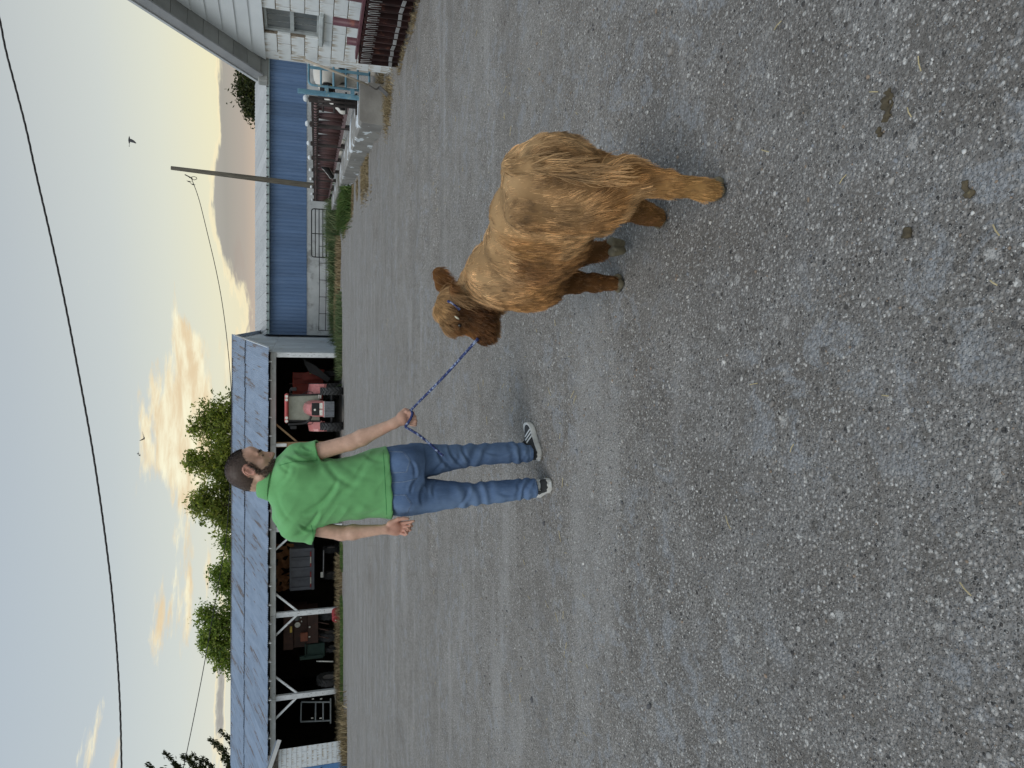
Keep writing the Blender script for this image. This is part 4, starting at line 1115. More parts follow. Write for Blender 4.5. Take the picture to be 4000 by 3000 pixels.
# ------------------------------------------------------------------ Holstein cows
def holstein_col(p):
    q = n3(p, 1.9, 77) + 0.35 * (n3(p, 6, 78) - 0.5)
    w = sm(0.50, 0.53, q)
    blaze = sm(0.05, 0.03, np.abs(p[:, 1])) * sm(1.18, 1.22, p[:, 0])
    w = np.maximum(w * sm(1.15, 0.95, p[:, 0]), blaze); w = np.maximum(w, sm(0.62, 0.52, p[:, 2]) * sm(1.0, 0.9, p[:, 0]) * 0.95)
    return mixc(np.tile(np.array([0.014, 0.013, 0.013]), (len(p), 1)), w, (0.62, 0.59, 0.53))
M_COW = attr_mat('cow_coat', 0.7, 0.2)
def make_cow(label, loc, rz, head_yaw, head_drop):
    root = thing('cow', label, 'cow', loc, 'dairy cows behind the fence'); root.rotation_euler.z = rz
    C = Field((-1.2, -0.7, -0.02), (1.75, 0.9, 1.65), 0.028)
    for x, z, rx, ry, rz_ in ((-0.75, 0.98, 0.36, 0.27, 0.30), (-0.3, 0.92, 0.5, 0.33, 0.36), (0.2, 0.92, 0.48, 0.32, 0.36), (0.55, 0.98, 0.3, 0.25, 0.30)): C.ell((x, 0, z), (rx, ry, rz_), None, 0.12)
    for sd in (-1, 1):
        C.chain([(-0.85, sd * 0.17, 0.85), (-0.78, sd * 0.18, 0.62), (-0.95, sd * 0.18, 0.42), (-0.90, sd * 0.18, 0.06)], [0.17, 0.12, 0.065, 0.055], 0.06)
        C.chain([(0.55, sd * 0.15, 0.75), (0.55, sd * 0.16, 0.42), (0.56, sd * 0.16, 0.06)], [0.13, 0.075, 0.055], 0.06)
    hx_, hy_ = math.cos(head_yaw), math.sin(head_yaw)
    nk = np.array([0.72, 0, 1.05]); hd0 = nk + np.array([0.42 * hx_, 0.42 * hy_, 0.12 - head_drop]); hd1 = hd0 + np.array([0.36 * hx_, 0.36 * hy_, -0.26])
    C.cap(nk, hd0, 0.20, 0.125, 0.1); C.cap(hd0, hd1, 0.125, 0.085, 0.05); C.ell(hd1, (0.09, 0.09, 0.085), None, 0.04)
    s_ = np.array([-hy_, hx_, 0])
    for sd in (-1, 1): C.chain([hd0 + s_ * sd * 0.09 + [0, 0, .04], hd0 + s_ * sd * 0.24 + [0, 0, .02]], [0.05, 0.035], 0.03)
    C.chain([(-1.05, 0, 1.08), (-1.12, 0, 0.8), (-1.10, 0, 0.45)], [0.035, 0.03, 0.05], 0.03)
    v_, f_ = C.mesh(1, 0.4)
    cp = v_.copy(); dlt = v_ - hd0; fwd = dlt @ np.array([hx_, hy_, 0]); lat = dlt @ s_
    is_head = (np.linalg.norm(v_[:, :2] - nk[:2], axis=1) > 0.28) & (v_[:, 0] > 0.5) & (v_[:, 2] > 0.55)
    col = holstein_col(np.where(is_head[:, None], np.array([1.0, 0.5, 1.0])[None], cp))
    col[is_head] = np.array([0.014, 0.013, 0.013]); bl = is_head & (np.abs(lat) < 0.045) & (fwd > -0.05)
    col[bl] = np.array([0.62, 0.60, 0.55])
    me = mesh_np('body', v_, f_, M_COW)
    a = me.color_attributes.new('col', 'FLOAT_COLOR', 'POINT'); a.data.foreach_set('color', np.concatenate([col, np.ones((len(col), 1))], 1).astype(np.float32).ravel())
    o = bpy.data.objects.new('body', me); COL.objects.link(o); o.parent = root
    tagp = hd0 + s_ * 0.22 + [0, 0, -0.02]
    tm = MB().bbox(tagp, (0.06, 0.012, 0.07), 0.004).mesh('ear_tag', pmat('yellow_tag', (0.75, 0.48, 0.05), rough=0.5)); t_ = bpy.data.objects.new('ear_tag', tm); COL.objects.link(t_); t_.parent = root
    return root
c1 = f_pt(22.6) - F_L * 0.85
make_cow('black and white cow reaching its head through the feeding fence', (c1.x, c1.y + 2.2, gz0(24)), math.atan2(F_D.y, F_D.x), R(78), 0.25)
c2p = P(2745, 1250, 15.2)
make_cow('black and white cow standing behind the light blue pipe gate', (c2p.x + 0.15, 15.0, gz0(15)), R(205), R(0), 0.2)
# ------------------------------------------------------------------ machinery under the shed roof
M_TRED = pmat('faded_tractor_red', (0.48, 0.10, 0.095), (0.40, 0.08, 0.075), 3, 0.35, vary=0)
M_TPINK = pmat('sun_bleached_red', (0.55, 0.22, 0.21), (0.46, 0.16, 0.155), 3, 0.35, vary=0)
M_TBLK = pmat('black_plastic', (0.018, 0.018, 0.019), (0.012, 0.012, 0.013), 5, 0.55, vary=0)
M_TYRE = pmat('dusty_rubber', (0.055, 0.056, 0.058), (0.035, 0.035, 0.036), 8, 0.85, vary=0)
M_TGLASS = pmat('cab_glass', (0.27, 0.30, 0.26), (0.18, 0.20, 0.17), 1.6, 0.12, vary=0, spec=0.6)
M_LAMP = pmat('lamp_lens', (0.80, 0.80, 0.74), (0.55, 0.55, 0.5), 14, 0.2, vary=0)
M_GREYW = pmat('grey_weights', (0.16, 0.17, 0.19), (0.11, 0.12, 0.13), 6, 0.6, vary=0.1)
def tyre(mb_name, c, r, w, parent, lugs, rim_r, rim_mat):
    rt = bpy.data.objects.new('wheel', None); COL.objects.link(rt); rt.parent = parent; rt.location = Vector(c) - wloc(parent)
    mb = MB(); mb.lathe([(rim_r, -w / 2 * 0.7), (r * 0.86, -w / 2), (r * 0.94, -w / 2 * 0.92), (r * 0.955, 0), (r * 0.94, w / 2 * 0.92), (r * 0.86, w / 2), (rim_r, w / 2 * 0.7)], c, (1, 0, 0), 36, caps=False)
    for k in range(lugs):
        for sd in (-1, 1):
            a0 = 2 * math.pi * (k + (0.5 if sd > 0 else 0)) / lugs; pts = []
            for j in range(4):
                tt = j / 3; an = a0 + 0.26 * tt * (18.0 / lugs); x = sd * w / 2 * (0.04 + 0.93 * tt)
                pts.append(Vector(c) + V(x, math.sin(an) * r * 0.97, math.cos(an) * r * 0.97))
            for p_, q_ in zip(pts[:-1], pts[1:]): mb.beam(p_, q_, 0.045, 0.075, up=(p_ - Vector(c)) * 1.0)
    mb.build('tyre', M_TYRE, rt)
    mb = MB(); mb.lathe([(0.02, -0.02), (rim_r * 0.5, -0.03), (rim_r * 0.9, -w * 0.3), (rim_r * 1.02, -w * 0.34), (rim_r * 1.02, w * 0.34), (rim_r * 0.9, w * 0.3), (0.02, 0.02)], c, (1, 0, 0), 24); mb.build('rim', rim_mat, rt)
    return rt
TX = P(1404, 1330, 33.6).x; TY = 33.6; TZ = gz0(33.6)
trac = thing('tractor', 'faded red cab tractor with front weights parked in the shed opening', 'tractor', (TX, TY, TZ))
def T(x, y, z): return V(TX + x, TY + y, TZ + z)
M_RIM = pmat('grey_rim', (0.30, 0.28, 0.27), rough=0.6)
for sd in (-1, 1):
    tyre('wheel', T(sd * 0.82, 0.0, 0.52), 0.52, 0.34, trac, 18, 0.26, M_RIM)
    tyre('wheel', T(sd * 0.98, 2.35, 0.76), 0.78, 0.42, trac, 20, 0.42, M_RIM)
mb = MB(); mb.tube([T(-0.7, 0, 0.52), T(0.7, 0, 0.52)], 0.07, 10); mb.box(T(0, 0.1, 0.55), (0.3, 0.5, 0.25)); mb.build('front_axle', M_TBLK, trac)
mb = MB(); mb.box(T(0, 1.4, 0.75), (0.45, 2.6, 0.45)); mb.build('chassis', M_TBLK, trac)
# weights
wm = MB().bbox((0, 0, 0), (0.078, 0.26, 0.40), 0.012).mesh('weight', M_GREYW)
for i in range(9): inst('weight', wm, trac, T(-0.32 + 0.08 * i, -0.72, 0.64))
mb = MB(); mb.bbox(T(0, -0.66, 0.875), (0.74, 0.3, 0.05), 0.01); mb.build('weight_bracket', M_GALVS, trac)
# hood
rows = []
mb = MB(); prof = [(-0.36, 0.92), (-0.37, 1.30), (-0.33, 1.52), (-0.22, 1.70), (-0.05, 1.76), (0.05, 1.76), (0.22, 1.70), (0.33, 1.52), (0.37, 1.30), (0.36, 0.92)]
for y, k, dz in ((-0.50, 0.90, -0.25), (-0.42, 0.97, -0.18), (-0.1, 1.0, -0.06), (0.6, 1.02, 0.0), (1.3, 1.05, 0.06)):
    for x, z in prof: mb.v.append(tuple(T(x * k, y, z + (dz if z > 1.2 else 0))))
n = len(prof)
for j in range(4):
    for i in range(n - 1): mb.f.append((j * n + i, j * n + i + 1, (j + 1) * n + i + 1, (j + 1) * n + i)); mb.mi.append(0)
mb.f.append(tuple(range(n))); mb.mi.append(0); mb.build('hood', M_TPINK, trac, smooth=False)
mb = MB(); mb.bbox(T(0, -0.515, 1.27), (0.58, 0.04, 0.34), 0.02); mb.build('grille', M_TBLK, trac)
mb = MB(); mb.lathe([(0.05, 0), (0.05, 0.01)], T(-0.03, -0.54, 1.30), (0, -1, 0), 16); mb.build('badge', M_LAMP, trac)
for sd in (-1, 1):
    mb = MB(); mb.bbox(T(sd * 0.155, -0.52, 1.02), (0.27, 0.05, 0.14), 0.015); mb.build('headlight', M_LAMP, trac)
mb = MB(); mb.bbox(T(0, -0.53, 0.92), (0.74, 0.08, 0.06), 0.015); mb.build('bumper', M_TPINK, trac)
# cab
cy0, cy1 = 1.30, 2.75; zc0, zc1 = 1.02, 2.46
mb = MB(); mb.bbox(T(0, (cy0 + cy1) / 2 - 0.05, 2.58), (1.42, 1.75, 0.17), 0.06); roof = mb.build('cab_roof', M_TRED, trac)
for x in (-0.58, -0.42, 0.42, 0.58):
    mb = MB(); mb.lathe([(0.04, 0), (0.068, 0.03), (0.07, 0.06)], T(x, 0.43 + 0.01, 2.56) + V(0, 0.0, 0), (0, -1, 0), 14); mb.build('work_lamp', M_LAMP, roof)
def quad(name, pts, mat, th=0.012):
    mb = MB(); a, b_, c_, d_ = [Vector(p) for p in pts]; nn = (b_ - a).cross(c_ - a).normalized() * th
    mb.raw([a, b_, c_, d_, a + nn, b_ + nn, c_ + nn, d_ + nn], [(3, 2, 1, 0), (4, 5, 6, 7), (0, 1, 5, 4), (1, 2, 6, 5), (2, 3, 7, 6), (3, 0, 4, 7)]); return mb.build(name, mat, trac)
quad('windscreen', [T(-0.62, cy0, 1.05), T(0.62, cy0, 1.05), T(0.58, cy0 + 0.02, 2.48), T(-0.58, cy0 + 0.02, 2.48)], M_TGLASS)
for sd in (-1, 1):
    quad('side_window', [T(sd * 0.66, cy0 + 0.05, 1.05), T(sd * 0.68, cy1, 1.3), T(sd * 0.62, cy1, 2.48), T(sd * 0.60, cy0 + 0.05, 2.48)], M_TGLASS)
    for y in (cy0, cy1):
        mb = MB(); mb.beam(T(sd * 0.655, y, 1.0), T(sd * 0.60, y, 2.50), 0.07, 0.08); mb.build('cab_pillar', M_TBLK, trac)
    mb = MB(); mb.tube(smooth_path([T(sd * 0.68, cy0 - 0.02, 1.35), T(sd * 0.78, cy0 - 0.05, 1.4), T(sd * 0.80, cy0 - 0.05, 1.62), T(sd * 0.66, cy0, 1.85)], 2), 0.016, 6); mb.build('grab_rail', M_TBLK, trac, smooth=True)
    mb = MB(); mb.bbox(T(sd * 0.92, cy0 - 0.1, 2.25), (0.17, 0.06, 0.28), 0.02); mb.tube([T(sd * 0.62, cy0, 2.42), T(sd * 0.92, cy0 - 0.08, 2.42), T(sd * 0.92, cy0 - 0.08, 2.3)], 0.015, 6); mb.build('mirror', M_TBLK, trac)
    # fender
    mb = MB(); m_ = 9
    for xi, xo in ((0.66, 0),):
        for j in range(m_):
            an = R(150 - 150 * j / (m_ - 1)); y = 2.35 - 0.92 * math.cos(an - R(20)) * 0.95; z = 0.76 + 0.92 * math.sin(max(an - R(8), 0.05)) * 0.95
            mb.v.append(tuple(T(sd * 0.66, y, z))); mb.v.append(tuple(T(sd * 1.16, y, z - 0.10)))
    for j in range(m_ - 1): mb.f.append((2 * j, 2 * j + 1, 2 * j + 3, 2 * j + 2)); mb.mi.append(0)
    mb.build('fender', M_TPINK, trac)
    quad('fender_front', [T(sd * 0.64, 1.35, 0.95), T(sd * 1.00, 1.45, 0.95), T(sd * 1.06, 1.6, 1.30), T(sd * 0.62, 1.5, 1.58)], M_TPINK, 0.03)
mb = MB(); mb.tube(smooth_path([T(-0.36, 0.9, 1.45), T(-0.56, 0.95, 1.5), T(-0.74, 1.1, 1.7), T(-0.76, 1.15, 2.5)], 2), 0.055, 10); mb.build('exhaust', M_TBLK, trac, smooth=True)
mb = MB(); mb.tube([T(-0.1, cy0 + 0.6, 1.55), T(-0.1, cy0 + 0.45, 1.75)], 0.2, 12); mb.build('seat', M_TBLK, trac)
for z in (1.0, 1.08):
    mb = MB(); mb.bbox(T(0.55, 1.1, z), (0.18, 0.1, 0.06), 0.01); mb.build('step_plate', M_LAMP, trac)

# red forage wagon behind the tractor, black loader head with reflective strips
M_RED = pmat('red_wagon_paint', (0.42, 0.055, 0.035), (0.32, 0.04, 0.028), 3, 0.5)
wag = thing('forage_wagon', 'red forage wagon standing behind the tractor', 'wagon', V(0.2, 39.2, gz0(39)))
wy = 38.6
def wq(u0, u1, v0, v1, y, d, name, mat, par): 
    a, b_ = P(u0, v1, y), P(u1, v0, y); mb = MB(); mb.bbox(((a.x + b_.x) / 2, y + d / 2, (a.z + b_.z) / 2), (abs(b_.x - a.x), d, abs(b_.z - a.z)), 0.01); return mb.build(name, mat, par)
wq(1440, 1545, 1147, 1262, wy, 4.0, 'box_body', M_RED, wag)
for u in (1466, 1497, 1518): wq(u, u + 3.5, 1146, 1255, wy - 0.09, 0.08, 'rib', M_RED, wag)
wq(1440, 1546, 1143, 1149, wy - 0.1, 0.1, 'top_beam', M_RED, wag)
for u in (1462, 1480, 1500): wq(u, u + 3, 1130, 1144, wy, 0.05, 'stake', M_PINK, wag)
mb = MB(); mb.prism([(0, 0), (1.1, -0.15), (1.2, 0.28), (0.9, 0.42), (0.1, 0.36)], (0.25, 0, -1), (1, 0, 0.1), P(1513, 1178, wy - 0.3), 0.25); mb.build('side_housing', M_RED, wag)
for sd in (1452, 1536):
    p_ = P(sd, 1300, wy + 0.6); tyre('wheel', (p_.x, wy + 1.2, gz0(39) + 0.5), 0.5, 0.32, wag, 14, 0.25, M_RIM)
ldr = thing('loader_head', 'black hay loader head with yellow, white and orange reflective strips', 'loader', V(1.25, 38.0, gz0(38)))
ly0 = 37.6
mb = MB(); o_ = P(1600, 1193, ly0); mb.prism([(0.0, 0.0), (0.10, -0.12), (0.55, -0.35), (1.0, -0.75), (1.35, -1.05), (1.2, -1.25), (0.75, -0.95), (0.3, -0.75), (0.05, -0.3)], (0, 0, -1), (1, 0, 0), o_ + V(0, 0, 0.1), 0.5); mb.build('housing', M_TBLK, ldr)
M_YEL = pmat('yellow_tape', (0.75, 0.55, 0.10), rough=0.4, vary=0); M_ORG = pmat('orange_tape', (0.85, 0.20, 0.06), rough=0.4, vary=0)
for (u0, u1, v0, v1, mt_) in ((1566, 1571, 1200, 1217, M_YEL), (1540, 1544, 1209, 1226, M_YEL), (1544, 1550, 1209, 1214, M_LAMP), (1544, 1550, 1222, 1227, M_LAMP), (1552, 1555, 1230, 1240, M_ORG), (1535, 1540, 1229, 1245, M_ORG)):
    wq(u0, u1, v0, v1, ly0 - 0.06, 0.03, 'reflective_strip', mt_, ldr)
p_ = P(1535, 1280, ly0); 
tyre('wheel', (p_.x + .1, ly0 + 0.5, gz0(38) + 0.42), 0.42, 0.25, ldr, 12, 0.2, M_RIM)

# grey dump trailer: tailgate with ribs and red and white tape
M_TRG = pmat('grey_trailer_paint', (0.15, 0.165, 0.195), (0.11, 0.12, 0.15), 2.5, 0.5)
M_WTAPE = pmat('white_tape', (0.80, 0.78, 0.68), rough=0.4, vary=0); M_RTAPE = pmat('red_tape', (0.42, 0.06, 0.06), rough=0.4, vary=0)
dy = 38.0
dmp = thing('dump_trailer', 'grey dump trailer with red and white tape across its tailgate', 'trailer', V(P(780, 1290, dy).x, dy, gz0(dy)))
wq(698, 856, 1132, 1226, dy + 0.06, 5.0, 'box_body', M_TRG, dmp)
for u in (699, 737, 776, 816, 850): wq(u, u + 4.5, 1134, 1226, dy - 0.03, 0.08, 'tailgate_rib', M_TRG, dmp)
wq(697, 857, 1131, 1137, dy - 0.05, 0.1, 'top_beam', M_TRG, dmp); wq(697, 857, 1217, 1228, dy - 0.05, 0.1, 'bottom_beam', M_TRG, dmp)
for u0, u1, mt_ in ((706, 720, M_RTAPE), (720, 745, M_WTAPE), (745, 766, M_RTAPE), (786, 800, M_RTAPE), (800, 825, M_WTAPE), (825, 845, M_RTAPE)): wq(u0, u1, 1211, 1216, dy - 0.09, 0.02, 'tape', mt_, dmp)
mb = MB(); mb.tube([P(850, 1264, dy - 0.1), P(745, 1263, dy - 0.1)], 0.03, 8); mb.build('rear_bar', M_GALVS, dmp, smooth=True)
wq(744, 765, 1252, 1262, dy - 0.15, 0.02, 'number_plate', M_LAMP, dmp)
for u in (725, 830):
    p_ = P(u, 1300, dy); tyre('wheel', (p_.x, dy + 1.5, gz0(dy) + 0.42), 0.42, 0.28, dmp, 12, 0.22, M_RIM)
# straw bale and torn tarp hanging over the trailer
M_TARP = pmat('torn_brown_sacking', (0.34, 0.17, 0.08), (0.20, 0.10, 0.05), 3, 0.95, bump=0.03)
tv_, th_ = [], []
mb = MB(); rngt = np.random.default_rng(3); nU, nV = 16, 7
for j in range(nV):
    for i in range(nU):
        u = 690 + 12.5 * i; v = 1074 + j * (7 + 5 * math.sin(i * 1.3) ** 2 + (6 if i > 9 else 0)) 
        mb.v.append(tuple(P(u + rngt.normal(0, 2), v, 38.6 + 0.25 * math.sin(i * 0.9 + j) + rngt.normal(0, 0.05))))
for j in range(nV - 1):
    for i in range(nU - 1):
        if rngt.random() < 0.86: mb.f.append((j * nU + i, j * nU + i + 1, (j + 1) * nU + i + 1, (j + 1) * nU + i)); mb.mi.append(0)
o = mb.build('hanging_sacking', M_TARP, None, smooth=True, loc=P(780, 1100, 38.6)); tag(o, 'torn brown sacking hanging from the shed roof above the grey trailer', 'sacking')
# rusty combine, green seeder, implement frame
M_BRN = pmat('rusty_brown_paint', (0.075, 0.038, 0.028), (0.045, 0.025, 0.02), 3, 0.7, c3=(0.20, 0.07, 0.04), t3=(0.6, 0.75), s3=2)
M_GRN = pmat('dark_green_paint', (0.022, 0.055, 0.042), (0.014, 0.034, 0.028), 3, 0.6)
cy_ = 37.2
cmb = thing('combine', 'old rusty brown harvester parked deep between the white posts', 'harvester', V(P(540, 1290, cy_).x, cy_, gz0(cy_)))
wq(463, 600, 1107, 1145, cy_, 2.2, 'grain_tank', M_BRN, cmb); wq(475, 602, 1146, 1200, cy_ + 0.25, 2.0, 'body', M_BRN, cmb); wq(490, 600, 1201, 1243, cy_ + 0.1, 1.8, 'lower_body', M_BRN, cmb)
wq(496, 526, 1174, 1202, cy_ - 0.03, 0.1, 'orange_panel', pmat('orange_panel', (0.28, 0.09, 0.05), rough=0.6), cmb)
wq(529, 552, 1132, 1141, cy_ - 0.04, 0.03, 'yellow_badge', M_YEL, cmb)
for u, v in ((586, 1160), (560, 1162)):
    mb = MB(); mb.lathe([(0.10, 0), (0.14, 0.04), (0.05, 0.06)], P(u, v, cy_ + 0.2), (0, -1, 0), 14); mb.build('lamp', M_LAMP if v == 1162 else M_GLASS, cmb)
for (u0, u1, v0, v1) in ((510, 514, 1205, 1212), (548, 553, 1206, 1213), (585, 588, 1172, 1178), (570, 575, 1176, 1180)): wq(u0, u1, v0, v1, cy_ - 0.02, 0.02, 'sticker', M_LAMP, cmb)
for u in (500, 585):
    p_ = P(u, 1290, cy_); tyre('wheel', (p_.x, cy_ + 0.8, gz0(cy_) + 0.55), 0.55, 0.4, cmb, 14, 0.25, M_RIM)
for z0, z1 in ((1245, 1285),):
    for u in (515, 545, 570):
        mb = MB(); mb.tube([P(u, z0, cy_ - 0.1), P(u - 8, z1, cy_ - 0.3)], 0.03, 6); mb.build('feeder_bar', M_BRN, cmb, smooth=True)
gs = thing('seed_drill', 'dark green seed drill box beside the rusty harvester', 'seed drill', V(P(450, 1290, 37).x, 37.2, gz0(37)))
wq(436, 482, 1200, 1268, 37.5, 1.0, 'seed_box', M_GRN, gs); wq(432, 486, 1190, 1197, 37.4, 1.1, 'lid', M_GRN, gs); wq(430, 434, 1170, 1262, 37.4, 0.2, 'side_frame', M_GRN, gs)
p_ = P(455, 1290, 37.4); tyre('wheel', (p_.x, 37.9, gz0(37) + 0.4), 0.4, 0.2, gs, 12, 0.2, M_RIM)
wt_ = thing('spare_wheel', 'big dark tyre leaning behind the last white post', 'tyre', V(P(340, 1290, 37).x, 37.3, gz0(37)))
p_ = P(345, 1290, 37.3); tyre('wheel', (p_.x, 37.4, gz0(37) + 0.6), 0.6, 0.35, wt_, 16, 0.3, M_RIM)
pp = thing('loose_pipe', 'short white pipe lying low inside the shed', 'pipe', P(416, 1290, 36.9))
mb = MB(); mb.tube([P(416, 1302, 36.6), P(417, 1236, 36.9)], 0.035, 8); mb.build('tube', M_LAMP, pp, smooth=True)
im = thing('implement_frame', 'grey steel implement frame standing in the left bay of the shed', 'frame', V(P(220, 1290, 36.8).x, 36.8, gz0(37)))
M_FRM = pmat('grey_frame_steel', (0.22, 0.25, 0.26), (0.16, 0.18, 0.19), 5, 0.55)
iy = 36.8
def ibar(u0, v0, u1, v1, r_=0.032): 
    mb = MB(); mb.beam(P(u0, v0, iy), P(u1, v1, iy), r_ * 2, r_ * 2, up=(0, 1, 0)); mb.build('bar', M_FRM, im)
ibar(258, 1177, 258, 1290); ibar(181, 1174, 186, 1288); ibar(256, 1177, 184, 1175); ibar(256, 1233, 184, 1232); ibar(256, 1262, 186, 1262); ibar(272, 1291, 175, 1291)
for u, v in ((268, 1218), (268, 1250), (193, 1215), (193, 1248)): wq(u, u + 3, v, v + 9, iy - 0.05, 0.02, 'reflector', M_LAMP, im)
rb = thing('red_barrel', 'small red barrel in the grass at the foot of a white post', 'barrel', G(598, 1318))
p_ = P(598, 1290, 35.4); mb = MB(); mb.lathe([(0.22, -0.28), (0.25, -0.26), (0.25, -0.05), (0.235, 0), (0.25, 0.05), (0.25, 0.26), (0.22, 0.28)], (p_.x, 35.3, gz0(35.3) + 0.24), (0.5, 0.9, 0), 20); mb.build('drum', pmat('barrel_red', (0.35, 0.04, 0.05), (0.25, 0.03, 0.035), 5, 0.5), rb)
mb = MB(); mb.lathe([(0.03, 0), (0.03, 0.03)], V(p_.x - 0.14 - .02, 35.3 - 0.25, gz0(35.3) + 0.32), (-0.5, -0.9, 0), 10); mb.build('bung', M_LAMP, rb)
# ------------------------------------------------------------------ trees, pole, cables, birds
def leaf_mat(name, c1, c2, c3):
    mt, t, b = new_mat(name)
    a = t.new('ShaderNodeAttribute'); a.attribute_name = 'col'
    k = t.sep(a.outputs['Color'])[0]
    col = t.ramp(k, [(0.0, c1), (0.5, c2), (1.0, c3)])
    t.put(b.inputs['Base Color'], col); b.inputs['Roughness'].default_value = 0.6; b.inputs['Specular IOR Level'].default_value = 0.3
    tr = t.new('ShaderNodeBsdfTranslucent'); t.put(tr.inputs[0], t.mix(1.0, col, (1.3, 1.4, 0.7), 'MULTIPLY'))
    mx = t.new('ShaderNodeMixShader'); mx.inputs[0].default_value = 0.5
    out = [n for n in t.n if n.type == 'OUTPUT_MATERIAL'][0]
    t.l.new(b.outputs[0], mx.inputs[1]); t.l.new(tr.outputs[0], mx.inputs[2]); t.l.new(mx.outputs[0], out.inputs[0])
    return mt
M_LEAF = leaf_mat('poplar_leaves', (0.090, 0.125, 0.024), (0.185, 0.23, 0.048), (0.36, 0.37, 0.09))
M_LEAF2 = leaf_mat('willow_leaves', (0.085, 0.14, 0.026), (0.17, 0.24, 0.05), (0.32, 0.37, 0.095))
M_LEAFD = leaf_mat('dark_leaves', (0.018, 0.026, 0.010), (0.035, 0.045, 0.016), (0.07, 0.075, 0.025))
M_BARK = pmat('bark', (0.085, 0.065, 0.048), (0.05, 0.038, 0.03), 6, 0.95, stretch=(4, 4, 0.6))
def quads_mesh(name, cen, d1, d2, val, mat):
    """leaf quads (kite shaped): centres, half axes"""
    N = len(cen); v = np.empty((N, 4, 3)); v[:, 0] = cen - d1; v[:, 1] = cen + d2 * 0.6 - d1 * 0.1; v[:, 2] = cen + d1; v[:, 3] = cen - d2 * 0.6 - d1 * 0.1
    me = mesh_np(name, v.reshape(-1, 3), np.arange(4 * N).reshape(-1, 4), mat, smooth=False)
    a = me.color_attributes.new('col', 'FLOAT_COLOR', 'POINT')
    cc = np.ones((N, 4, 4), np.float32); cc[..., 0] = val[:, None]; cc[..., 1] = val[:, None]; cc[..., 2] = val[:, None]
    a.data.foreach_set('color', cc.ravel()); return me
def unit(x): return x / np.maximum(np.linalg.norm(x, axis=1), 1e-9)[:, None]
def tree(label, y, u_c, lobes, n_leaf, leaf, mat, seed, group='trees behind the shed'):
    """lobes: (u, v, half width px, half height px) at depth y"""
    rg = np.random.default_rng(seed); base = P(u_c, 1300, y); base.z = gz0(y)
    rt = thing('tree', label, 'tree', base, group)
    px = y * 0.985 / FPX; L = []
    for u, v, wu, hv in lobes: c = P(u, v, y); L.append((np.array(c) + [0, rg.uniform(-1, 1), 0], np.array([wu * px * 1.18, wu * px * 0.9, hv * px])))
    # trunk and limbs
    mb = MB(); top = max(c[2] + r_[2] * 0.4 for c, r_ in L); fork = V(base.x, base.y, base.z + (top - base.z) * 0.35)
    mb.tube([base - V(0, 0, .2), base.lerp(fork, 0.5) + V(rg.normal(0, .1), 0, 0), fork], [0.32, 0.24, 0.2], 9)
    cen_l = []
    for c, r_ in L:
        c_ = Vector(c); mb.tube(smooth_path([fork, fork.lerp(c_, 0.55) + V(0, 0, 0.5), c_], 1), [0.17, 0.14, 0.12, 0.1, 0.07, 0.05][:len(smooth_path([fork, fork, c_], 1))], 7)
        for k in range(9):
            d_ = rg.normal(0, 1, 3); d_[2] = abs(d_[2]) * 0.8 + 0.1; d_ /= np.linalg.norm(d_); e_ = c + d_ * r_ * 0.9
            mb.tube([c_ + V(0, 0, -r_[2] * 0.4), Vector((c + e_) / 2) + V(0, 0, -0.1), Vector(e_)], [0.05, 0.035, 0.012], 5)
    mb.build('trunk', M_BARK, rt, smooth=True)
    vol = np.array([r_[0] * r_[2] for c, r_ in L]); vol /= vol.sum(); cen, val = [], []
    for (c, r_), w in zip(L, vol):
        ncl = max(10, int(120 * w * len(L) / 2)); d_ = unit(rg.normal(0, 1, (ncl, 3))); rad = np.where(rg.random(ncl) < 0.22, rg.uniform(1.0, 1.4, ncl), rg.uniform(0.3, 1.0, ncl))
        cc = c + d_ * r_ * rad[:, None]; m0 = int(0.72 * n_leaf * w / ncl) + 1
        for q, dd, ra_ in zip(cc, d_, rad):
            s_ = rg.uniform(0.12, 0.42) * r_.mean() ** 0.6 * (0.6 if ra_ > 1 else 1.0); m_ = m0 if ra_ <= 1 else m0 // 3 + 1
            p_ = q + rg.normal(0, 1, (m_, 3)) * np.array([s_, s_, s_ * 0.8])
            cen.append(p_); val.append(np.clip(0.50 + 0.18 * rg.normal(0, 1, m_) + 0.28 * rg.normal() , 0, 1))
    cen = np.concatenate(cen); val = np.concatenate(val); N = len(cen)
    d1 = unit(rg.normal(0, 1, (N, 3)) + np.array([0, 0, -0.3])); d2 = unit(np.cross(d1, rg.normal(0, 1, (N, 3))))
    sz = 0.72 * leaf * rg.uniform(0.6, 1.3, N)[:, None]
    me = quads_mesh('crown', cen - np.array(base), d1 * sz, d2 * sz * 0.8, val, mat)
    o = bpy.data.objects.new('crown', me); COL.objects.link(o); o.parent = rt
    return rt
tree('leafy green tree with two tops rising over the shed ridge, right-hand one of the trio', 60, 1360, [(1345, 800, 55, 50), (1375, 860, 60, 55), (1330, 880, 60, 55), (1400, 920, 60, 50), (1330, 765, 22, 22)], 9000, 0.20, M_LEAF, 1)
tree('tallest leafy green tree straight above the man\'s head behind the shed', 61, 1190, [(1200, 770, 38, 45), (1195, 840, 62, 60), (1160, 890, 70, 55), (1230, 890, 60, 55), (1200, 738, 16, 22)], 9500, 0.20, M_LEAF, 2)
tree('broad leafy green tree left of the man\'s head behind the shed', 60, 1030, [(1045, 800, 50, 48), (1020, 860, 70, 60), (980, 890, 50, 50), (1080, 890, 55, 50), (1040, 770, 25, 22)], 9500, 0.20, M_LEAF, 3)
tree('low green tree peeking over the ridge beside the gap in the trees', 60, 860, [(868, 880, 28, 32), (850, 910, 45, 35), (890, 915, 28, 26)], 3500, 0.18, M_LEAF2, 4)
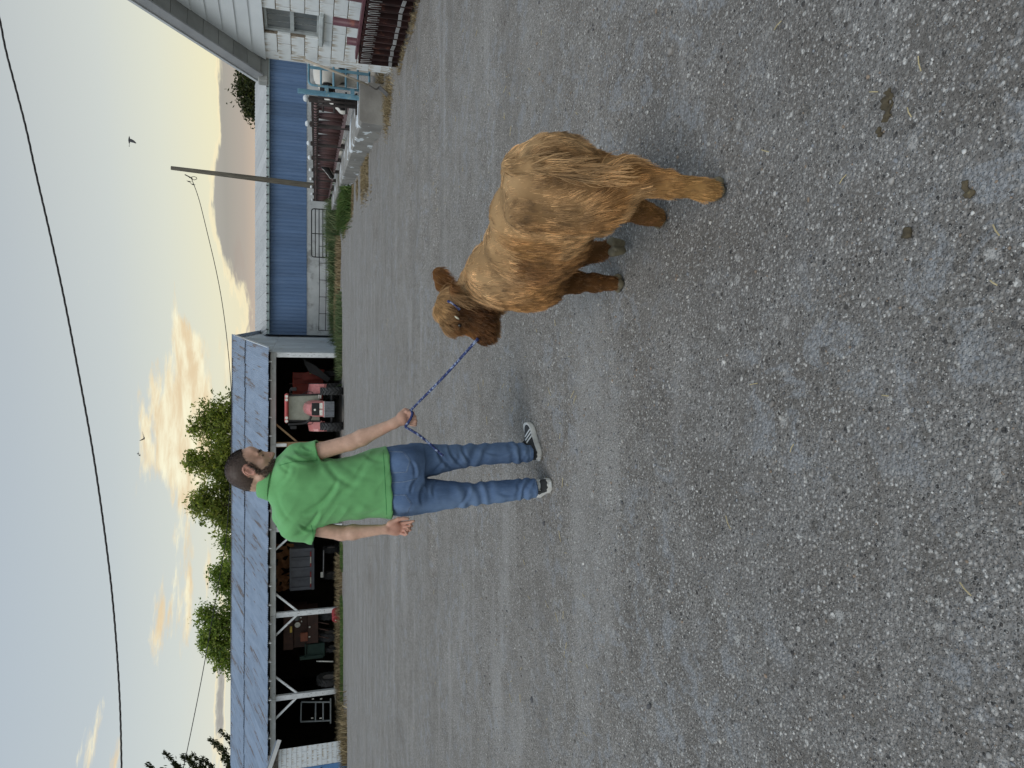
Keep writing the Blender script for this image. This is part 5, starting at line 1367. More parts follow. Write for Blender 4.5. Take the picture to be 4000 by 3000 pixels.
tree('green tree with feathery side branches in the middle of the ridge', 62, 745, [(760, 850, 34, 32), (720, 880, 50, 42), (770, 905, 50, 38), (680, 910, 45, 38)], 6500, 0.19, M_LEAF2, 5)
tree('feathery green tree with drooping branches, leftmost above the shed roof', 60, 520, [(595, 805, 34, 36), (560, 850, 60, 52), (500, 835, 44, 44), (450, 870, 50, 46), (540, 905, 90, 40), (400, 905, 36, 30), (480, 800, 24, 26)], 10500, 0.20, M_LEAF2, 6)
tree('dark bushy tree standing behind the right end of the blue barn', 58, 2640, [(2650, 958, 55, 36), (2600, 975, 45, 34), (2700, 965, 40, 34), (2545, 995, 22, 20), (2640, 1010, 90, 40)], 6500, 0.20, M_LEAFD, 7, 'tree behind the barn')
# spruce whose boughs reach into the left edge of the view
rg = np.random.default_rng(12); spy = 57.0
sb = P(-80, 1300, spy); sb.z = gz0(spy)
sp = thing('spruce_tree', 'dark spruce with upturned bough tips at the edge of the sky beside the shed', 'tree', sb)
H_ = 22.0; mb = MB(); mb.tube([sb - V(0, 0, .2), sb + V(0, 0, H_)], [0.30, 0.03], 9); mb.build('trunk', M_BARK, sp, smooth=True)
cen, d1s, d2s, vals = [], [], [], []
bmb = MB()
for k in range(210):
    hgt = 1.2 + (H_ - 1.4) * (k / 210) ** 0.9; Lb = (1 - hgt / H_) * 8.0 * rg.uniform(0.75, 1.15) + 0.35; an = k * 2.399 + rg.normal(0, .2)
    dr_ = np.array([math.cos(an), math.sin(an), 0]); o_ = np.array(sb) + [0, 0, hgt]
    pts = []
    for j in range(7):
        tt = j / 6; pts.append(o_ + dr_ * Lb * tt + np.array([0, 0, -0.9 * Lb * 0.28 * math.sin(tt * 2.6) + 0.55 * Lb * 0.35 * tt ** 3]))
    bmb.tube([Vector(q) for q in pts], [0.035 * (1 - 0.8 * j / 6) for j in range(7)], 4)
    nT_ = int(75 * Lb) + 30
    tt = rg.uniform(0.12, 1.0, nT_); i_ = np.clip((tt * 6).astype(int), 0, 5); fr_ = (tt * 6 - i_)[:, None]; pa = np.array(pts)
    p_ = pa[i_] * (1 - fr_) + pa[i_ + 1] * fr_; tg = unit(pa[i_ + 1] - pa[i_])
    sp_ = 0.10 + 0.16 * (1 - tt) * Lb * 0.35
    p_ = p_ + rg.normal(0, 1, (nT_, 3)) * np.stack([sp_, sp_, sp_ * 0.55], 1)
    cen.append(p_); q = unit(tg + 0.7 * rg.normal(0, 1, (nT_, 3)) + [0, 0, .25]); d1s.append(q * 0.18); d2s.append(unit(np.cross(q, rg.normal(0, 1, (nT_, 3)))) * 0.08); vals.append(np.clip(rg.normal(0.35, 0.2, nT_), 0, 1))
bmb.build('boughs', M_BARK, sp, smooth=True)
me = quads_mesh('needles', np.concatenate(cen) - np.array(sb), np.concatenate(d1s), np.concatenate(d2s), np.concatenate(vals), M_LEAFD); o = bpy.data.objects.new('needles', me); COL.objects.link(o); o.parent = sp
# utility pole
pl = thing('utility_pole', 'weathered leaning wooden utility pole behind the feeding fence', 'pole', P(2272, 1300, 34.5))
pb, pt = P(2270, 1262, 34.5), P(2344, 668, 34.5); pd = (pb - pt).normalized()
M_POLE = pmat('creosote_pole', (0.12, 0.11, 0.085), (0.07, 0.062, 0.05), 5, 0.95, stretch=(5, 5, 0.4))
mb = MB(); mb.tube([pb + pd * 1.2, pb, pb.lerp(pt, .5), pt], [0.15, 0.145, 0.12, 0.088], 12); mb.build('shaft', M_POLE, pl, smooth=True)
mb = MB()
for a_, b_ in (((2318, 722), (2308, 742)), ((2308, 742), (2303, 752))): mb.tube([P(*a_, 34.4), P(*b_, 34.4)], 0.025, 6)
mb.tube(smooth_path([P(2305, 738, 34.4), P(2312, 760, 34.4), P(2302, 772, 34.4), P(2296, 758, 34.4), P(2303, 745, 34.4)], 2), 0.014, 5); mb.build('wire_bracket', M_BLK, pl, smooth=True)
wp = [(2303, 748), (2230, 776), (2132, 800), (1915, 852), (1734, 881), (1508, 903), (1364, 905), (1150, 900), (939, 889), (813, 871), (596, 831), (379, 794), (90, 736), (-150, 684)]
mb = MB(); mb.tube(smooth_path([P(u, v, 34.4 - 5.0 * (2303 - u) / 2450) for u, v in wp], 2), 0.017, 6)
o = mb.build('overhead_wire', M_BLK, None, smooth=True, loc=P(1500, 903, 32)); tag(o, 'thin overhead wire sagging from the utility pole across the shed roof', 'wire')
cw = [(3060, -40), (2928, 0), (2819, 18), (2665, 59), (2494, 104), (2340, 136), (2150, 181), (1951, 226), (1779, 262), (1517, 312), (1274, 357), (1066, 389), (867, 416), (686, 438), (460, 457), (234, 470), (8, 475), (-200, 477)]
mb = MB(); rope_twist(mb, smooth_path([P(u, v, 10.0) for u, v in cw], 2), 0.0118, turns_per_m=2.6, strands=3)
o = mb.build('service_cable', pmat('black_cable', (0.035, 0.033, 0.033), rough=0.6, vary=0), None, smooth=True, loc=P(1500, 315, 10)); tag(o, 'thick twisted black service cable crossing the whole sky', 'cable')
# birds
M_BIRD = pmat('dark_feathers', (0.045, 0.047, 0.055), (0.03, 0.03, 0.034), 20, 0.7, vary=0)
def bird(label, c, wing_pts, span_axis, fwd, size, tail=0.5, perched=False, group='birds over the yard'):
    rt = thing('bird', label, 'bird', c, group); f = Vector(fwd).normalized(); c = Vector(c); up = V(0, 0, 1); s = f.cross(up).normalized(); up = s.cross(f)
    mb = MB(); mb.lathe([(0.004, -0.5), (0.05, -0.42), (0.115, -0.15), (0.13, 0.05), (0.10, 0.25), (0.075, 0.36), (0.07, 0.44), (0.035, 0.51), (0.006, 0.60)] if True else [], (0, 0, 0), (1, 0, 0), 10)
    M_ = Matrix((f, s, up)).transposed(); mb.v = [tuple(M_ @ (Vector(p) * size) + c) for p in mb.v]; mb.build('body', M_BIRD, rt, smooth=True)
    mb = MB(); a = lambda x, y, z: c + (f * x + s * y + up * z) * size
    mb.raw([a(-0.40, -0.05, 0), a(-0.40, 0.05, 0), a(-0.40 - tail, 0.14, 0.02), a(-0.34 - tail, 0, 0.02), a(-0.40 - tail, -0.14, 0.02)], [(0, 1, 2, 3, 4)]); mb.raw([a(-0.40, -0.05, -0.015), a(-0.40, 0.05, -0.015), a(-0.40 - tail, 0.14, 0.005), a(-0.34 - tail, 0, 0.005), a(-0.40 - tail, -0.14, 0.005)], [(4, 3, 2, 1, 0)]); mb.build('tail', M_BIRD, rt)
    for sd, (droop, sweep, ln) in zip((-1, 1), wing_pts):
        mb = MB(); prof = [(0.0, 0.24, -0.16), (0.35, 0.26 - sweep * 0.2, -0.16 - sweep * 0.25), (0.7, 0.16 - sweep * 0.5, -0.12 - sweep * 0.5), (1.0, -0.05 - sweep * 0.8, -0.10 - sweep * 0.8)]
        for th in (0.012, -0.012):
            for q, le, te in prof:
                y_ = sd * (0.07 + q * ln * math.cos(droop)); z_ = 0.05 + q * ln * math.sin(droop)
                mb.v.append(tuple(a(le, y_, z_ + th))); mb.v.append(tuple(a(te, y_, z_ + th)))
        for j in range(3):
            mb.f.append((2 * j, 2 * j + 1, 2 * j + 3, 2 * j + 2)); mb.f.append((8 + 2 * j, 8 + 2 * j + 2, 8 + 2 * j + 3, 8 + 2 * j + 1)); mb.mi += [0, 0]
            mb.f.append((2 * j, 2 * j + 2, 8 + 2 * j + 2, 8 + 2 * j)); mb.f.append((2 * j + 1, 8 + 2 * j + 1, 8 + 2 * j + 3, 2 * j + 3)); mb.mi += [0, 0]
        mb.build('wing', M_BIRD, rt)
    return rt
bird('dark bird flying with wings down, high over the utility pole', P(2452, 505, 22), ((R(-55), 0.2, 1.0), (R(-70), 0.3, 1.0)), None, (0.92, -0.25, -0.05), 0.20)
bird('dark swept-winged bird flying above the big lit cloud', P(1288, 563, 26), ((R(35), 0.6, 1.2), (R(20), 0.6, 1.2)), None, (-0.6, 0.7, 0.2), 0.17)
for u, v, lb in ((2291, 741, 'small dark bird perched on the thin wire nearest the pole'), (2280, 756, 'small dark bird perched on the wire, second from the pole')):
    bird(lb, P(u, v - 5, 34.3), ((R(-80), 0.9, 0.5), (R(-80), 0.9, 0.5)), None, (0.3, -0.5, 0.85), 0.15, 0.35)
for u, v, lb in ((1228, 541, 'tiny distant bird, upper one of two specks left of the swept-winged bird'), (1222, 547, 'tiny distant bird, lower one of two specks left of the swept-winged bird')):
    bird(lb, P(u, v, 90), ((R(20), 0.4, 1.0), (R(20), 0.4, 1.0)), None, (-0.9, 0.2, 0), 0.28)
# ------------------------------------------------------------------ the man who leads the calf
from mathutils.bvhtree import BVHTree
def A3(u, v, y): return np.array(P(u, v, y))
def proj_uv(p):
    q = p - np.array([0, 0, CAMZ]); zc = q @ np.array(V_FWD)
    return 1500 + FPX * q[:, 0] / zc, 2000 - FPX * (q @ np.array(V_UP)) / zc
def rows_uv(lst, y_f):
    out = []
    for v, uL, uR, dep in lst:
        y = y_f(v); a, b_ = P(uL, v, y), P(uR, v, y)
        out.append((a.z, (a.x + b_.x) / 2, y, (b_.x - a.x) / 2, dep))
    return out
def crease(verts, disp, uu, vv, p0, p1, w, amp, back=None):
    p0, p1 = np.array(p0, float), np.array(p1, float); d = p1 - p0; L = np.linalg.norm(d); d /= L
    a = (uu - p0[0]) * d[0] + (vv - p0[1]) * d[1]; c = (uu - p0[0]) * -d[1] + (vv - p0[1]) * d[0]
    c = c + 0.12 * L * (np.clip(a / L, 0, 1) - 0.5) ** 2 * 4 - 0.03 * L
    e = sm(-0.15 * L, 0.25 * L, a) * sm(1.15 * L, 0.75 * L, a)
    disp += e * amp * (-np.exp(-(c / w) ** 2) + 0.8 * np.exp(-((c - 1.8 * w) / (1.3 * w)) ** 2))
MY = 4.0
man_base = Vector((P(1150, 2100, MY).x, MY, 0.0))
man = thing('person', 'man in a green polo shirt and blue jeans leading a calf by a blue rope', 'person', man_base)

SKIN = attr_mat('skin', 0.5, 0.35, 0.0015, 120.0)
mt, t, b = new_mat('green_shirt'); M_SHIRT = mt
co = t.new('ShaderNodeTexCoord').outputs['Object']
n = t.math('ADD', t.math('MULTIPLY', t.noise(co, 7, 4, 0.6), 0.6), t.math('MULTIPLY', t.noise(co, 420, 2, 0.6), 0.4))
t.put(b.inputs['Base Color'], t.mix(t.smooth(n, 0.3, 0.7), (0.170, 0.435, 0.175), (0.145, 0.39, 0.15)))
b.inputs['Roughness'].default_value = 0.9; b.inputs['Specular IOR Level'].default_value = 0.15
b.inputs['Sheen Weight'].default_value = 0.15
t.put(b.inputs['Normal'], t.bump(t.noise(co, 900, 2, 0.5), 0.25, 0.0008))
mt, t, b = new_mat('denim'); M_DENIM = mt
co = t.new('ShaderNodeTexCoord').outputs['Object']
n = t.noise(t.vmath('MULTIPLY', co, (1, 1, 0.5)), 9, 5, 0.6); wv = t.noise(t.vmath('MULTIPLY', co, (260, 260, 30)), 1.0, 3, 0.6)
a = t.new('ShaderNodeAttribute'); a.attribute_name = 'col'
c = t.mix(t.smooth(n, 0.3, 0.75), (0.068, 0.118, 0.225), (0.115, 0.182, 0.315))
c = t.mix(t.math('MULTIPLY', t.sep(a.outputs['Color'])[0], 0.55), c, (0.17, 0.25, 0.38))
c = t.mix(t.math('MULTIPLY', t.smooth(wv, 0.4, 0.7), 0.25), c, (0.17, 0.24, 0.36))
t.put(b.inputs['Base Color'], c); b.inputs['Roughness'].default_value = 0.92; b.inputs['Specular IOR Level'].default_value = 0.12
t.put(b.inputs['Normal'], t.bump(wv, 0.3, 0.001))
M_STITCH = pmat('denim_stitch', (0.20, 0.27, 0.38), (0.10, 0.15, 0.25), 30, 0.9, vary=0)

# ---- head frame
HK = 1.07
Fh = Vector((math.cos(R(38)) * math.cos(R(8)), math.cos(R(38)) * math.sin(R(8)), -math.sin(R(38)))).normalized()
Lh = Vector((0, 0, 1)).cross(Fh).normalized()          # the man's left = away from the camera
Lh = (Lh + Vector((0, 0, 0.0))).normalized()
Uh = Fh.cross(Lh).normalized()
if Uh.z < 0: Uh = -Uh
HM = np.array([Fh, Lh, Uh]).T
ear_w = A3(1160, 979, 3.905)
HO = ear_w - HM @ (HK * np.array([-0.012, -0.076, -0.012]))
def H(x, y, z): return HO + HM @ (HK * np.array([x, y, z]))
def hl(p): return (p - HO) @ HM / HK                   # world -> head coordinates

# ---- skin body
J = dict(neck=A3(1118, 1050, MY), chest=A3(1095, 1230, MY), pelv=A3(1120, 1540, MY),
         ls=A3(958, 1118, 3.97), le=A3(917, 1335, 3.955), lw=A3(933, 1508, 3.885),
         rs=A3(1205, 1135, 4.0), re=A3(1272, 1372, 3.93), rw=A3(1346, 1540, 3.86),
         lh=A3(1060, 1620, 3.98), lk=A3(1070, 1840, 3.94), la=A3(1093, 2075, 3.91),
         rh=A3(1195, 1620, 4.02), rk=A3(1225, 1863, 4.06), ra=A3(1230, 2055, 4.1))
B = Field((-1.0, 3.70, 0.02), (0.15, 4.32, 1.92), 0.005)
B.cap(J['pelv'], J['chest'], 0.10, 0.11, 0.05); B.cap(J['chest'], J['neck'], 0.11, 0.05, 0.05)
B.cap(J['chest'] + [0, 0, .06], J['ls'] + [0.03, 0, -0.02], 0.05, 0.035, 0.03); B.cap(J['chest'] + [0, 0, .06], J['rs'] + [-0.03, 0, -0.02], 0.05, 0.035, 0.03)
for a in 'lr':
    B.chain([J[a + 'h'], J[a + 'k'], J[a + 'a']], [0.055, 0.045, 0.032], 0.03)
    B.cap(J['pelv'], J[a + 'h'], 0.08, 0.055, 0.04)
def arm(s_, e_, w_, r0, r1, rf, rw):
    B.cap(s_ + (e_ - s_) * 0.2, e_, r0 * 0.94, r1, 0.03)
    f = e_ + (w_ - e_) * 0.25
    B.chain([e_, f, w_], [r1 * 0.97, rf, rw], 0.02)
arm(J['rs'], J['re'], J['rw'], 0.053, 0.043, 0.0445, 0.0275)
arm(J['ls'], J['le'], J['lw'], 0.050, 0.039, 0.0405, 0.0255)
B.ell(J['re'] + [0.005, -0.02, -0.01], (0.03, 0.022, 0.035), None, 0.02)
# neck and head
B.chain([J['neck'] + [0.01, 0.0, -0.03], A3(1133, 1010, 4.0), H(-0.045, 0, -0.03)], [0.075, 0.066, 0.066], 0.03)
B.ell(H(-0.018, 0, 0.030), np.array([0.096, 0.077, 0.086]) * HK, HM, 0.02)
B.ell(H(-0.055, 0, 0.01), np.array([0.055, 0.066, 0.065]) * HK, HM, 0.03)
B.ell(H(0.030, 0, -0.040), np.array([0.066, 0.060, 0.080]) * HK, HM, 0.03)
B.ell(H(0.058, 0, -0.098), np.array([0.034, 0.034, 0.026]) * HK, HM, 0.03)
for sd in (-1, 1):
    B.cap(H(-0.005, sd * 0.056, -0.065), H(0.055, sd * 0.026, -0.103), 0.017 * HK, 0.018 * HK, 0.025)
    B.ell(H(0.052, sd * 0.047, -0.028), np.array([0.022, 0.016, 0.016]) * HK, HM, 0.02)
    B.cap(H(0.074, sd * 0.045, 0.014), H(0.087, sd * 0.012, 0.014), 0.0095 * HK, 0.0095 * HK, 0.012)
B.ell(H(0.070, 0, 0.045), np.array([0.020, 0.05, 0.032]) * HK, HM, 0.03)
for sd in (-1, 1):
    B.ell(H(0.094, sd * 0.033, -0.006), np.array([0.016, 0.018, 0.0115]) * HK, HM, 0.008, 'sub')
    B.ell(H(0.075, sd * 0.032, -0.006), np.array([0.0125, 0.0145, 0.0125]) * HK, HM, 0.003)
B.cap(H(0.090, 0, 0.008), H(0.112, 0, -0.036), 0.008 * HK, 0.0115 * HK, 0.012)
B.ell(H(0.114, 0, -0.042), np.array([0.0125, 0.0115, 0.0095]) * HK, HM, 0.008)
for sd in (-1, 1): B.ell(H(0.100, sd * 0.013, -0.046), np.array([0.012, 0.008, 0.0085]) * HK, HM, 0.006)
B.cap(H(0.089, -0.018, -0.068), H(0.089, 0.018, -0.068), 0.008 * HK, 0.008 * HK, 0.008)
B.cap(H(0.087, -0.015, -0.081), H(0.087, 0.015, -0.081), 0.0085 * HK, 0.0085 * HK, 0.006)
for sd in (-1, 1):
    eM = HM @ np.array(Matrix.Rotation(R(-14), 3, 'Y')) @ np.array(Matrix.Rotation(sd * R(22), 3, 'Z'))
    ec = np.array([-0.014, sd * 0.083, -0.010])
    B.ell(H(*ec), np.array([0.021, 0.0085, 0.034]) * HK, eM, 0.006)
    ring = []
    for k in range(11):
        an = R(-70 + 27 * k); ring.append(H(*(ec + np.array([-0.004 + 0.0185 * math.cos(an), sd * (0.0065 - 0.006 * math.cos(an)), 0.004 + 0.029 * math.sin(an)]))))
    B.chain(ring, [0.0045 * HK] * 11, 0.003)
    B.ell(H(*(ec + np.array([0.004, sd * 0.010, 0.000]))), np.array([0.0115, 0.008, 0.019]) * HK, eM, 0.004, 'sub')
# left hand: relaxed, palm towards the camera
fr = 0.0098
B.cap(J['lw'], A3(938, 1545, 3.885), 0.0255, 0.034, 0.015, flat=((0, 1, 0), 0.62))
B.ell(A3(937, 1548, 3.885), (0.043, 0.019, 0.046), None, 0.012)
B.ell(A3(957, 1535, 3.872), (0.020, 0.017, 0.034), None, 0.012)
B.ell(A3(921, 1538, 3.875), (0.015, 0.015, 0.036), None, 0.012)
for K, Q, Dp, T in (((957, 1562, 3.884), (959, 1590, 3.868), (961, 1604, 3.856), (965, 1616, 3.846)),
                    ((944, 1565, 3.884), (943, 1598, 3.862), (946, 1608, 3.842), (950, 1602, 3.826)),
                    ((931, 1564, 3.882), (927, 1594, 3.856), (931, 1602, 3.836), (938, 1592, 3.820)),
                    ((919, 1560, 3.880), (912, 1582, 3.856), (915, 1590, 3.838), (925, 1583, 3.824))):
    k_ = 0.9 if K[0] < 925 else 1.0
    B.chain([A3(*K), A3(*Q), A3(*Dp), A3(*T)], [fr * 1.08 * k_, fr * k_, fr * 0.92 * k_, fr * 0.8 * k_], 0.0035)
B.chain([A3(958, 1528, 3.872), A3(972, 1556, 3.855), A3(975, 1578, 3.848), A3(974, 1594, 3.845)], [0.014, 0.0122, 0.0112, 0.0090], 0.004)
# right hand: fist closed round the rope
B.cap(J['rw'], A3(1364, 1570, 3.855), 0.0275, 0.033, 0.015)
B.ell(A3(1367, 1576, 3.857), (0.041, 0.026, 0.036), None, 0.012)
RF = []
for i, (u0, v0, rr) in enumerate(((1391, 1588, 1.04), (1377, 1595, 1.06), (1362, 1599, 1.0), (1349, 1598, 0.9))):
    K = A3(u0, v0, 3.845); Q = A3(u0 - 6, v0 + 24, 3.838); Dp = A3(u0 - 9, v0 + 24, 3.872); T = A3(u0 - 8, v0 + 6, 3.882)
    RF.append((K, Q, Dp, T)); f_ = 0.0112 * rr
    B.chain([K, Q, Dp, T], [f_ * 1.12, f_, f_ * 0.95, f_ * 0.85], 0.0035)
B.chain([A3(1378, 1560, 3.885), A3(1398, 1582, 3.893), A3(1392, 1602, 3.885), A3(1378, 1612, 3.879)], [0.015, 0.0125, 0.0115, 0.0095], 0.004)
bv, bf = B.mesh(1, 0.35)
# colours of skin, shaved beard shadow, lips, ears, palms
hq = hl(bv)
skin = np.tile(np.array([0.54, 0.34, 0.25]), (len(bv), 1))
skin = skin * (0.80 + 0.26 * n3(bv, 16, 3) + 0.18 * n3(bv, 70, 6))[:, None]; skin = mixc(skin, 0.35 * sm(0.55, 0.8, n3(bv, 22, 9)), (0.52, 0.27, 0.19))
on_head = (hq[:, 2] > -0.15) & (np.abs(hq[:, 0]) < 0.14) & (np.abs(hq[:, 1]) < 0.11) & (bv[:, 2] > 1.5)
hx, hy, hz_ = hq[:, 0], np.abs(hq[:, 1]), hq[:, 2]
hairline = np.interp(hz_, [-0.06, -0.02, 0.02, 0.05, 0.075, 0.10], [-0.045, -0.014, 0.012, 0.020, 0.030, 0.045])
hairline = hairline + 0.012 * (n3(bv, 120, 15) - 0.5)
earm = ((hx + 0.012) / 0.030) ** 2 + ((hz_ + 0.010) / 0.042) ** 2 < 1
hair_m = on_head & (hx < hairline) & (hz_ > -0.055 + 0.35 * np.clip(hx + 0.06, -0.1, 0.1)) & ~(earm & (hy > 0.066)) & ~(earm & (hz_ < 0.0)) & ~((hx > -0.03) & (hz_ < -0.03))
beard_line = np.interp(hx, [-0.01, 0.02, 0.05, 0.075, 0.10], [-0.02, -0.045, -0.058, -0.054, -0.054])
beard_line = beard_line + 0.012 * (n3(bv, 140, 16) - 0.5)
beard_m = on_head & (hx > 0.002) & (hz_ < beard_line) & (hz_ > -0.135) & ~((hx > 0.088) & (hy < 0.016) & (np.abs(hz_ + 0.075) < 0.010)) & ~((hx > 0.094) & (hz_ > -0.058))
side_m = on_head & (hx > -0.005) & (hx < 0.022) & (hz_ < 0.02) & (hz_ > -0.06) & (hy > 0.05)
skin = mixc(skin, np.where(hair_m, 0.9, 0.0), (0.022, 0.018, 0.016))
skin = mixc(skin, np.where(beard_m | side_m, 0.6, 0.0), (0.10, 0.075, 0.06))
lip = on_head & (hx > 0.084) & (hy < 0.02) & (np.abs(hz_ + 0.075) < 0.012)
skin = mixc(skin, np.where(lip, 0.5, 0.0), (0.40, 0.15, 0.13))
skin = mixc(skin, np.where(on_head & earm & (hy > 0.068), 0.55, 0.0), (0.56, 0.24, 0.19))
skin = mixc(skin, np.where(on_head & (hx > 0.098) & (hz_ < -0.02), 0.3, 0.0), (0.52, 0.23, 0.18))
eye = on_head & (hx > 0.078) & (np.abs(hy - 0.032) < 0.013) & (np.abs(hz_ + 0.008) < 0.0045)
skin = mixc(skin, np.where(eye, 0.9, 0.0), (0.035, 0.022, 0.018))
brow = on_head & (hx > 0.062) & (hy > 0.008) & (hy < 0.052) & (np.abs(hz_ - 0.019 + 0.1 * np.maximum(hy - 0.04, 0)) < 0.0045)
skin = mixc(skin, np.where(brow, 0.7, 0.0), (0.06, 0.04, 0.032))
hand_l = np.exp(-(((bv - A3(938, 1560, 3.86)) / 0.075) ** 2).sum(1) ** 2); hand_r = np.exp(-(((bv - A3(1370, 1590, 3.86)) / 0.06) ** 2).sum(1) ** 2)
skin = mixc(skin, 0.6 * np.maximum(hand_l, hand_r * 0.7), (0.46, 0.205, 0.155))
add_part('body', bv, bf, SKIN, man, attr=skin)
# hair and beard strands
rng = np.random.default_rng(5)
M_HAIR = attr_mat('short_hair', 0.7, 0.12)
def head_hair(name, mask, n, length, lay, cols, rad):
    w = mask[bf].mean(1); p, f = sample_surface(bv, bf, n, rng, w)
    vn = vnormals(bv, bf)[bf[f, 0]]
    q = hl(p); back = HM @ np.array([-0.45, 0, -0.35]); d = lay(q)
    dirs = vn * d[0] + d[1]
    dirs += rng.normal(0, 0.22, dirs.shape); dirs /= np.linalg.norm(dirs, axis=1)[:, None]
    L = length(q) * rng.uniform(0.7, 1.25, n); K = 4
    pts = np.stack([p - vn * 0.002 + dirs * (L * k / (K - 1))[:, None] + np.array([0, 0, -0.25])[None] * (L * (k / (K - 1)) ** 2)[:, None] * 0.4 for k in range(K)], 1)
    c = cols(q, n)
    return hair_curves(name, pts, np.tile(np.linspace(1, 0.4, K) * rad, (n, 1)), M_HAIR, man, np.repeat(c[:, None], K, 1))
def hair_lay(q):
    fwd = HM @ np.array([0.55, 0, 0.1]); dn = HM @ np.array([0.1, 0, -0.6])
    top = np.clip((q[:, 2] - 0.03) / 0.08, 0, 1)[:, None]
    return 0.55, top * fwd[None] + (1 - top) * dn[None]
def hair_col(q, n):
    g = np.clip(0.9 - (q[:, 2] + 0.02) / 0.07, 0, 1) * np.clip((q[:, 0] + 0.05) / 0.05, 0, 1)
    c = np.array([0.020, 0.016, 0.014])[None] * rng.uniform(0.6, 1.4, (n, 1))
    gr_ = (rng.random(n) < 0.03 + 0.40 * g)[:, None]
    return np.where(gr_, np.array([0.22, 0.20, 0.18])[None], c)
head_hair('hair', hair_m, 13000, lambda q: np.interp(q[:, 2], [-0.04, 0.03, 0.11], [0.004, 0.005, 0.009]), hair_lay, hair_col, 0.00042)
def beard_lay(q): return 0.8, (HM @ np.array([0.25, 0, -0.55]))[None]
def beard_col(q, n):
    c = np.array([0.035, 0.026, 0.020])[None] * rng.uniform(0.7, 1.6, (n, 1))
    return np.where((rng.random(n) < 0.30)[:, None], np.array([0.26, 0.23, 0.20])[None], c)
head_hair('beard', beard_m | side_m, 6500, lambda q: np.full(len(q), 0.0105), beard_lay, beard_col, 0.00040)
head_hair('eyebrows', brow, 500, lambda q: np.full(len(q), 0.006), lambda q: (0.6, (HM @ np.array([-0.2, 0, 0.15]))[None]), lambda q, n: np.tile(np.array([[0.03, 0.022, 0.018]]), (n, 1)), 0.00042)

# ---- jeans
jy = lambda v: np.interp(v, [1480, 1640], [4.0, 4.0])
TR = Field((-0.85, 3.72, 0.03), (0.02, 4.32, 1.12), 0.006)
TR.loft(rows_uv([(1480, 996, 1246, 0.125), (1520, 990, 1254, 0.135), (1560, 986, 1261, 0.150), (1600, 988, 1264, 0.155), (1645, 1000, 1262, 0.130)], jy), 0.02, pw=2.3)
ly = lambda v: np.interp(v, [1600, 1837, 2103], [3.985, 3.95, 3.915]); ry = lambda v: np.interp(v, [1600, 1863, 2090], [4.01, 4.06, 4.105])
TR.loft(rows_uv([(1605, 990, 1133, 0.115), (1700, 1003, 1127, 0.105), (1760, 1013, 1121, 0.092), (1837, 1025, 1112, 0.078), (1900, 1032, 1118, 0.082), (1957, 1038, 1123, 0.083), (2030, 1048, 1127, 0.078), (2066, 1052, 1132, 0.080), (2088, 1054, 1133, 0.082)], ly), 0.02, pw=2.2)
TR.loft(rows_uv([(1605, 1126, 1266, 0.115), (1700, 1145, 1265, 0.105), (1736, 1156, 1264, 0.098), (1800, 1171, 1264, 0.085), (1863, 1183, 1267, 0.078), (1930, 1189, 1270, 0.080), (2000, 1191, 1273, 0.082), (2030, 1191, 1272, 0.082), (2050, 1195, 1265, 0.080), (2072, 1198, 1260, 0.080)], ry), 0.02, pw=2.2)
TR.ell(A3(1063, 1590, 3.905), (0.085, 0.075, 0.10), None, 0.04); TR.ell(A3(1190, 1585, 3.915), (0.085, 0.075, 0.10), None, 0.04)
tv, tf = TR.mesh(2, 0.5)
tn = vnormals(tv, tf); uu, vv = proj_uv(tv)
left = uu < np.interp(vv, [1600, 1640, 1740, 2100], [1130, 1130, 1140, 1165])
dsp = np.zeros(len(tv))
wob = 22 * (n3(tv, 9, 1) - 0.5)
for side, k0, a0 in ((left, 1865, 2055), (~left, 1850, 2028)):
    s_ = np.where(left, 1.0, -1.0)
    ph = (vv - k0 + wob + s_ * 0.35 * (uu - 1150)); kn = np.exp(-((vv - k0) / 75) ** 2)
    dsp += side * kn * 0.0055 * np.sin(ph / 8.5 + 2.5 * n3(tv, 14, 4))
    an = np.exp(-((vv - a0) / 36) ** 2)
    dsp += side * an * 0.0062 * np.sin((vv - a0 + 1.3 * wob + 14 * n3(tv, 30, 18) - s_ * 0.25 * (uu - 1150)) / 6.2)
dsp += 0.006 * (n3(tv, 16, 7) - 0.5) + 0.003 * (n3(tv, 38, 8) - 0.5)
for q in (((1255, 1700), (1165, 1760), 7, .008), ((1262, 1745), (1175, 1800), 6, .007), ((1262, 1800), (1190, 1835), 6, .007), ((1150, 1690), (1200, 1735), 7, .007),
          ((1120, 1660), (1030, 1640), 7, .006), ((1125, 1700), (1060, 1690), 7, .006), ((1010, 1790), (1100, 1840), 7, .006), ((1130, 1625), (1075, 1600), 6, .006), ((1135, 1625), (1200, 1612), 6, .006), ((1065, 1950), (1070, 2040), 6, .005), ((1225, 1900), (1232, 2000), 6, .005)):
    crease(tv, dsp, uu, vv, *q)
tv = tv + tn * dsp[:, None]
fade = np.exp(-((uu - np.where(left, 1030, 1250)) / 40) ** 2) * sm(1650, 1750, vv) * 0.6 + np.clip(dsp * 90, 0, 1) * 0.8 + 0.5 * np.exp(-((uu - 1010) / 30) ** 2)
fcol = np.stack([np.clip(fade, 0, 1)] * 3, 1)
jeans = add_part('jeans', tv, tf, M_DENIM, man, attr=fcol)
jbvh = BVHTree.FromPolygons([tuple(p) for p in tv], [tuple(f) for f in tf])
def cam_hit(bvh, u, v, off=0.0):
    d = (V_RIGHT * ((u - 1500) / FPX) + V_UP * (-(v - 2000) / FPX) + V_FWD).normalized()
    h_, n_, _, _ = bvh.ray_cast(Vector((0, 0, CAMZ)), d)
    return None if h_ is None else h_ + n_ * off
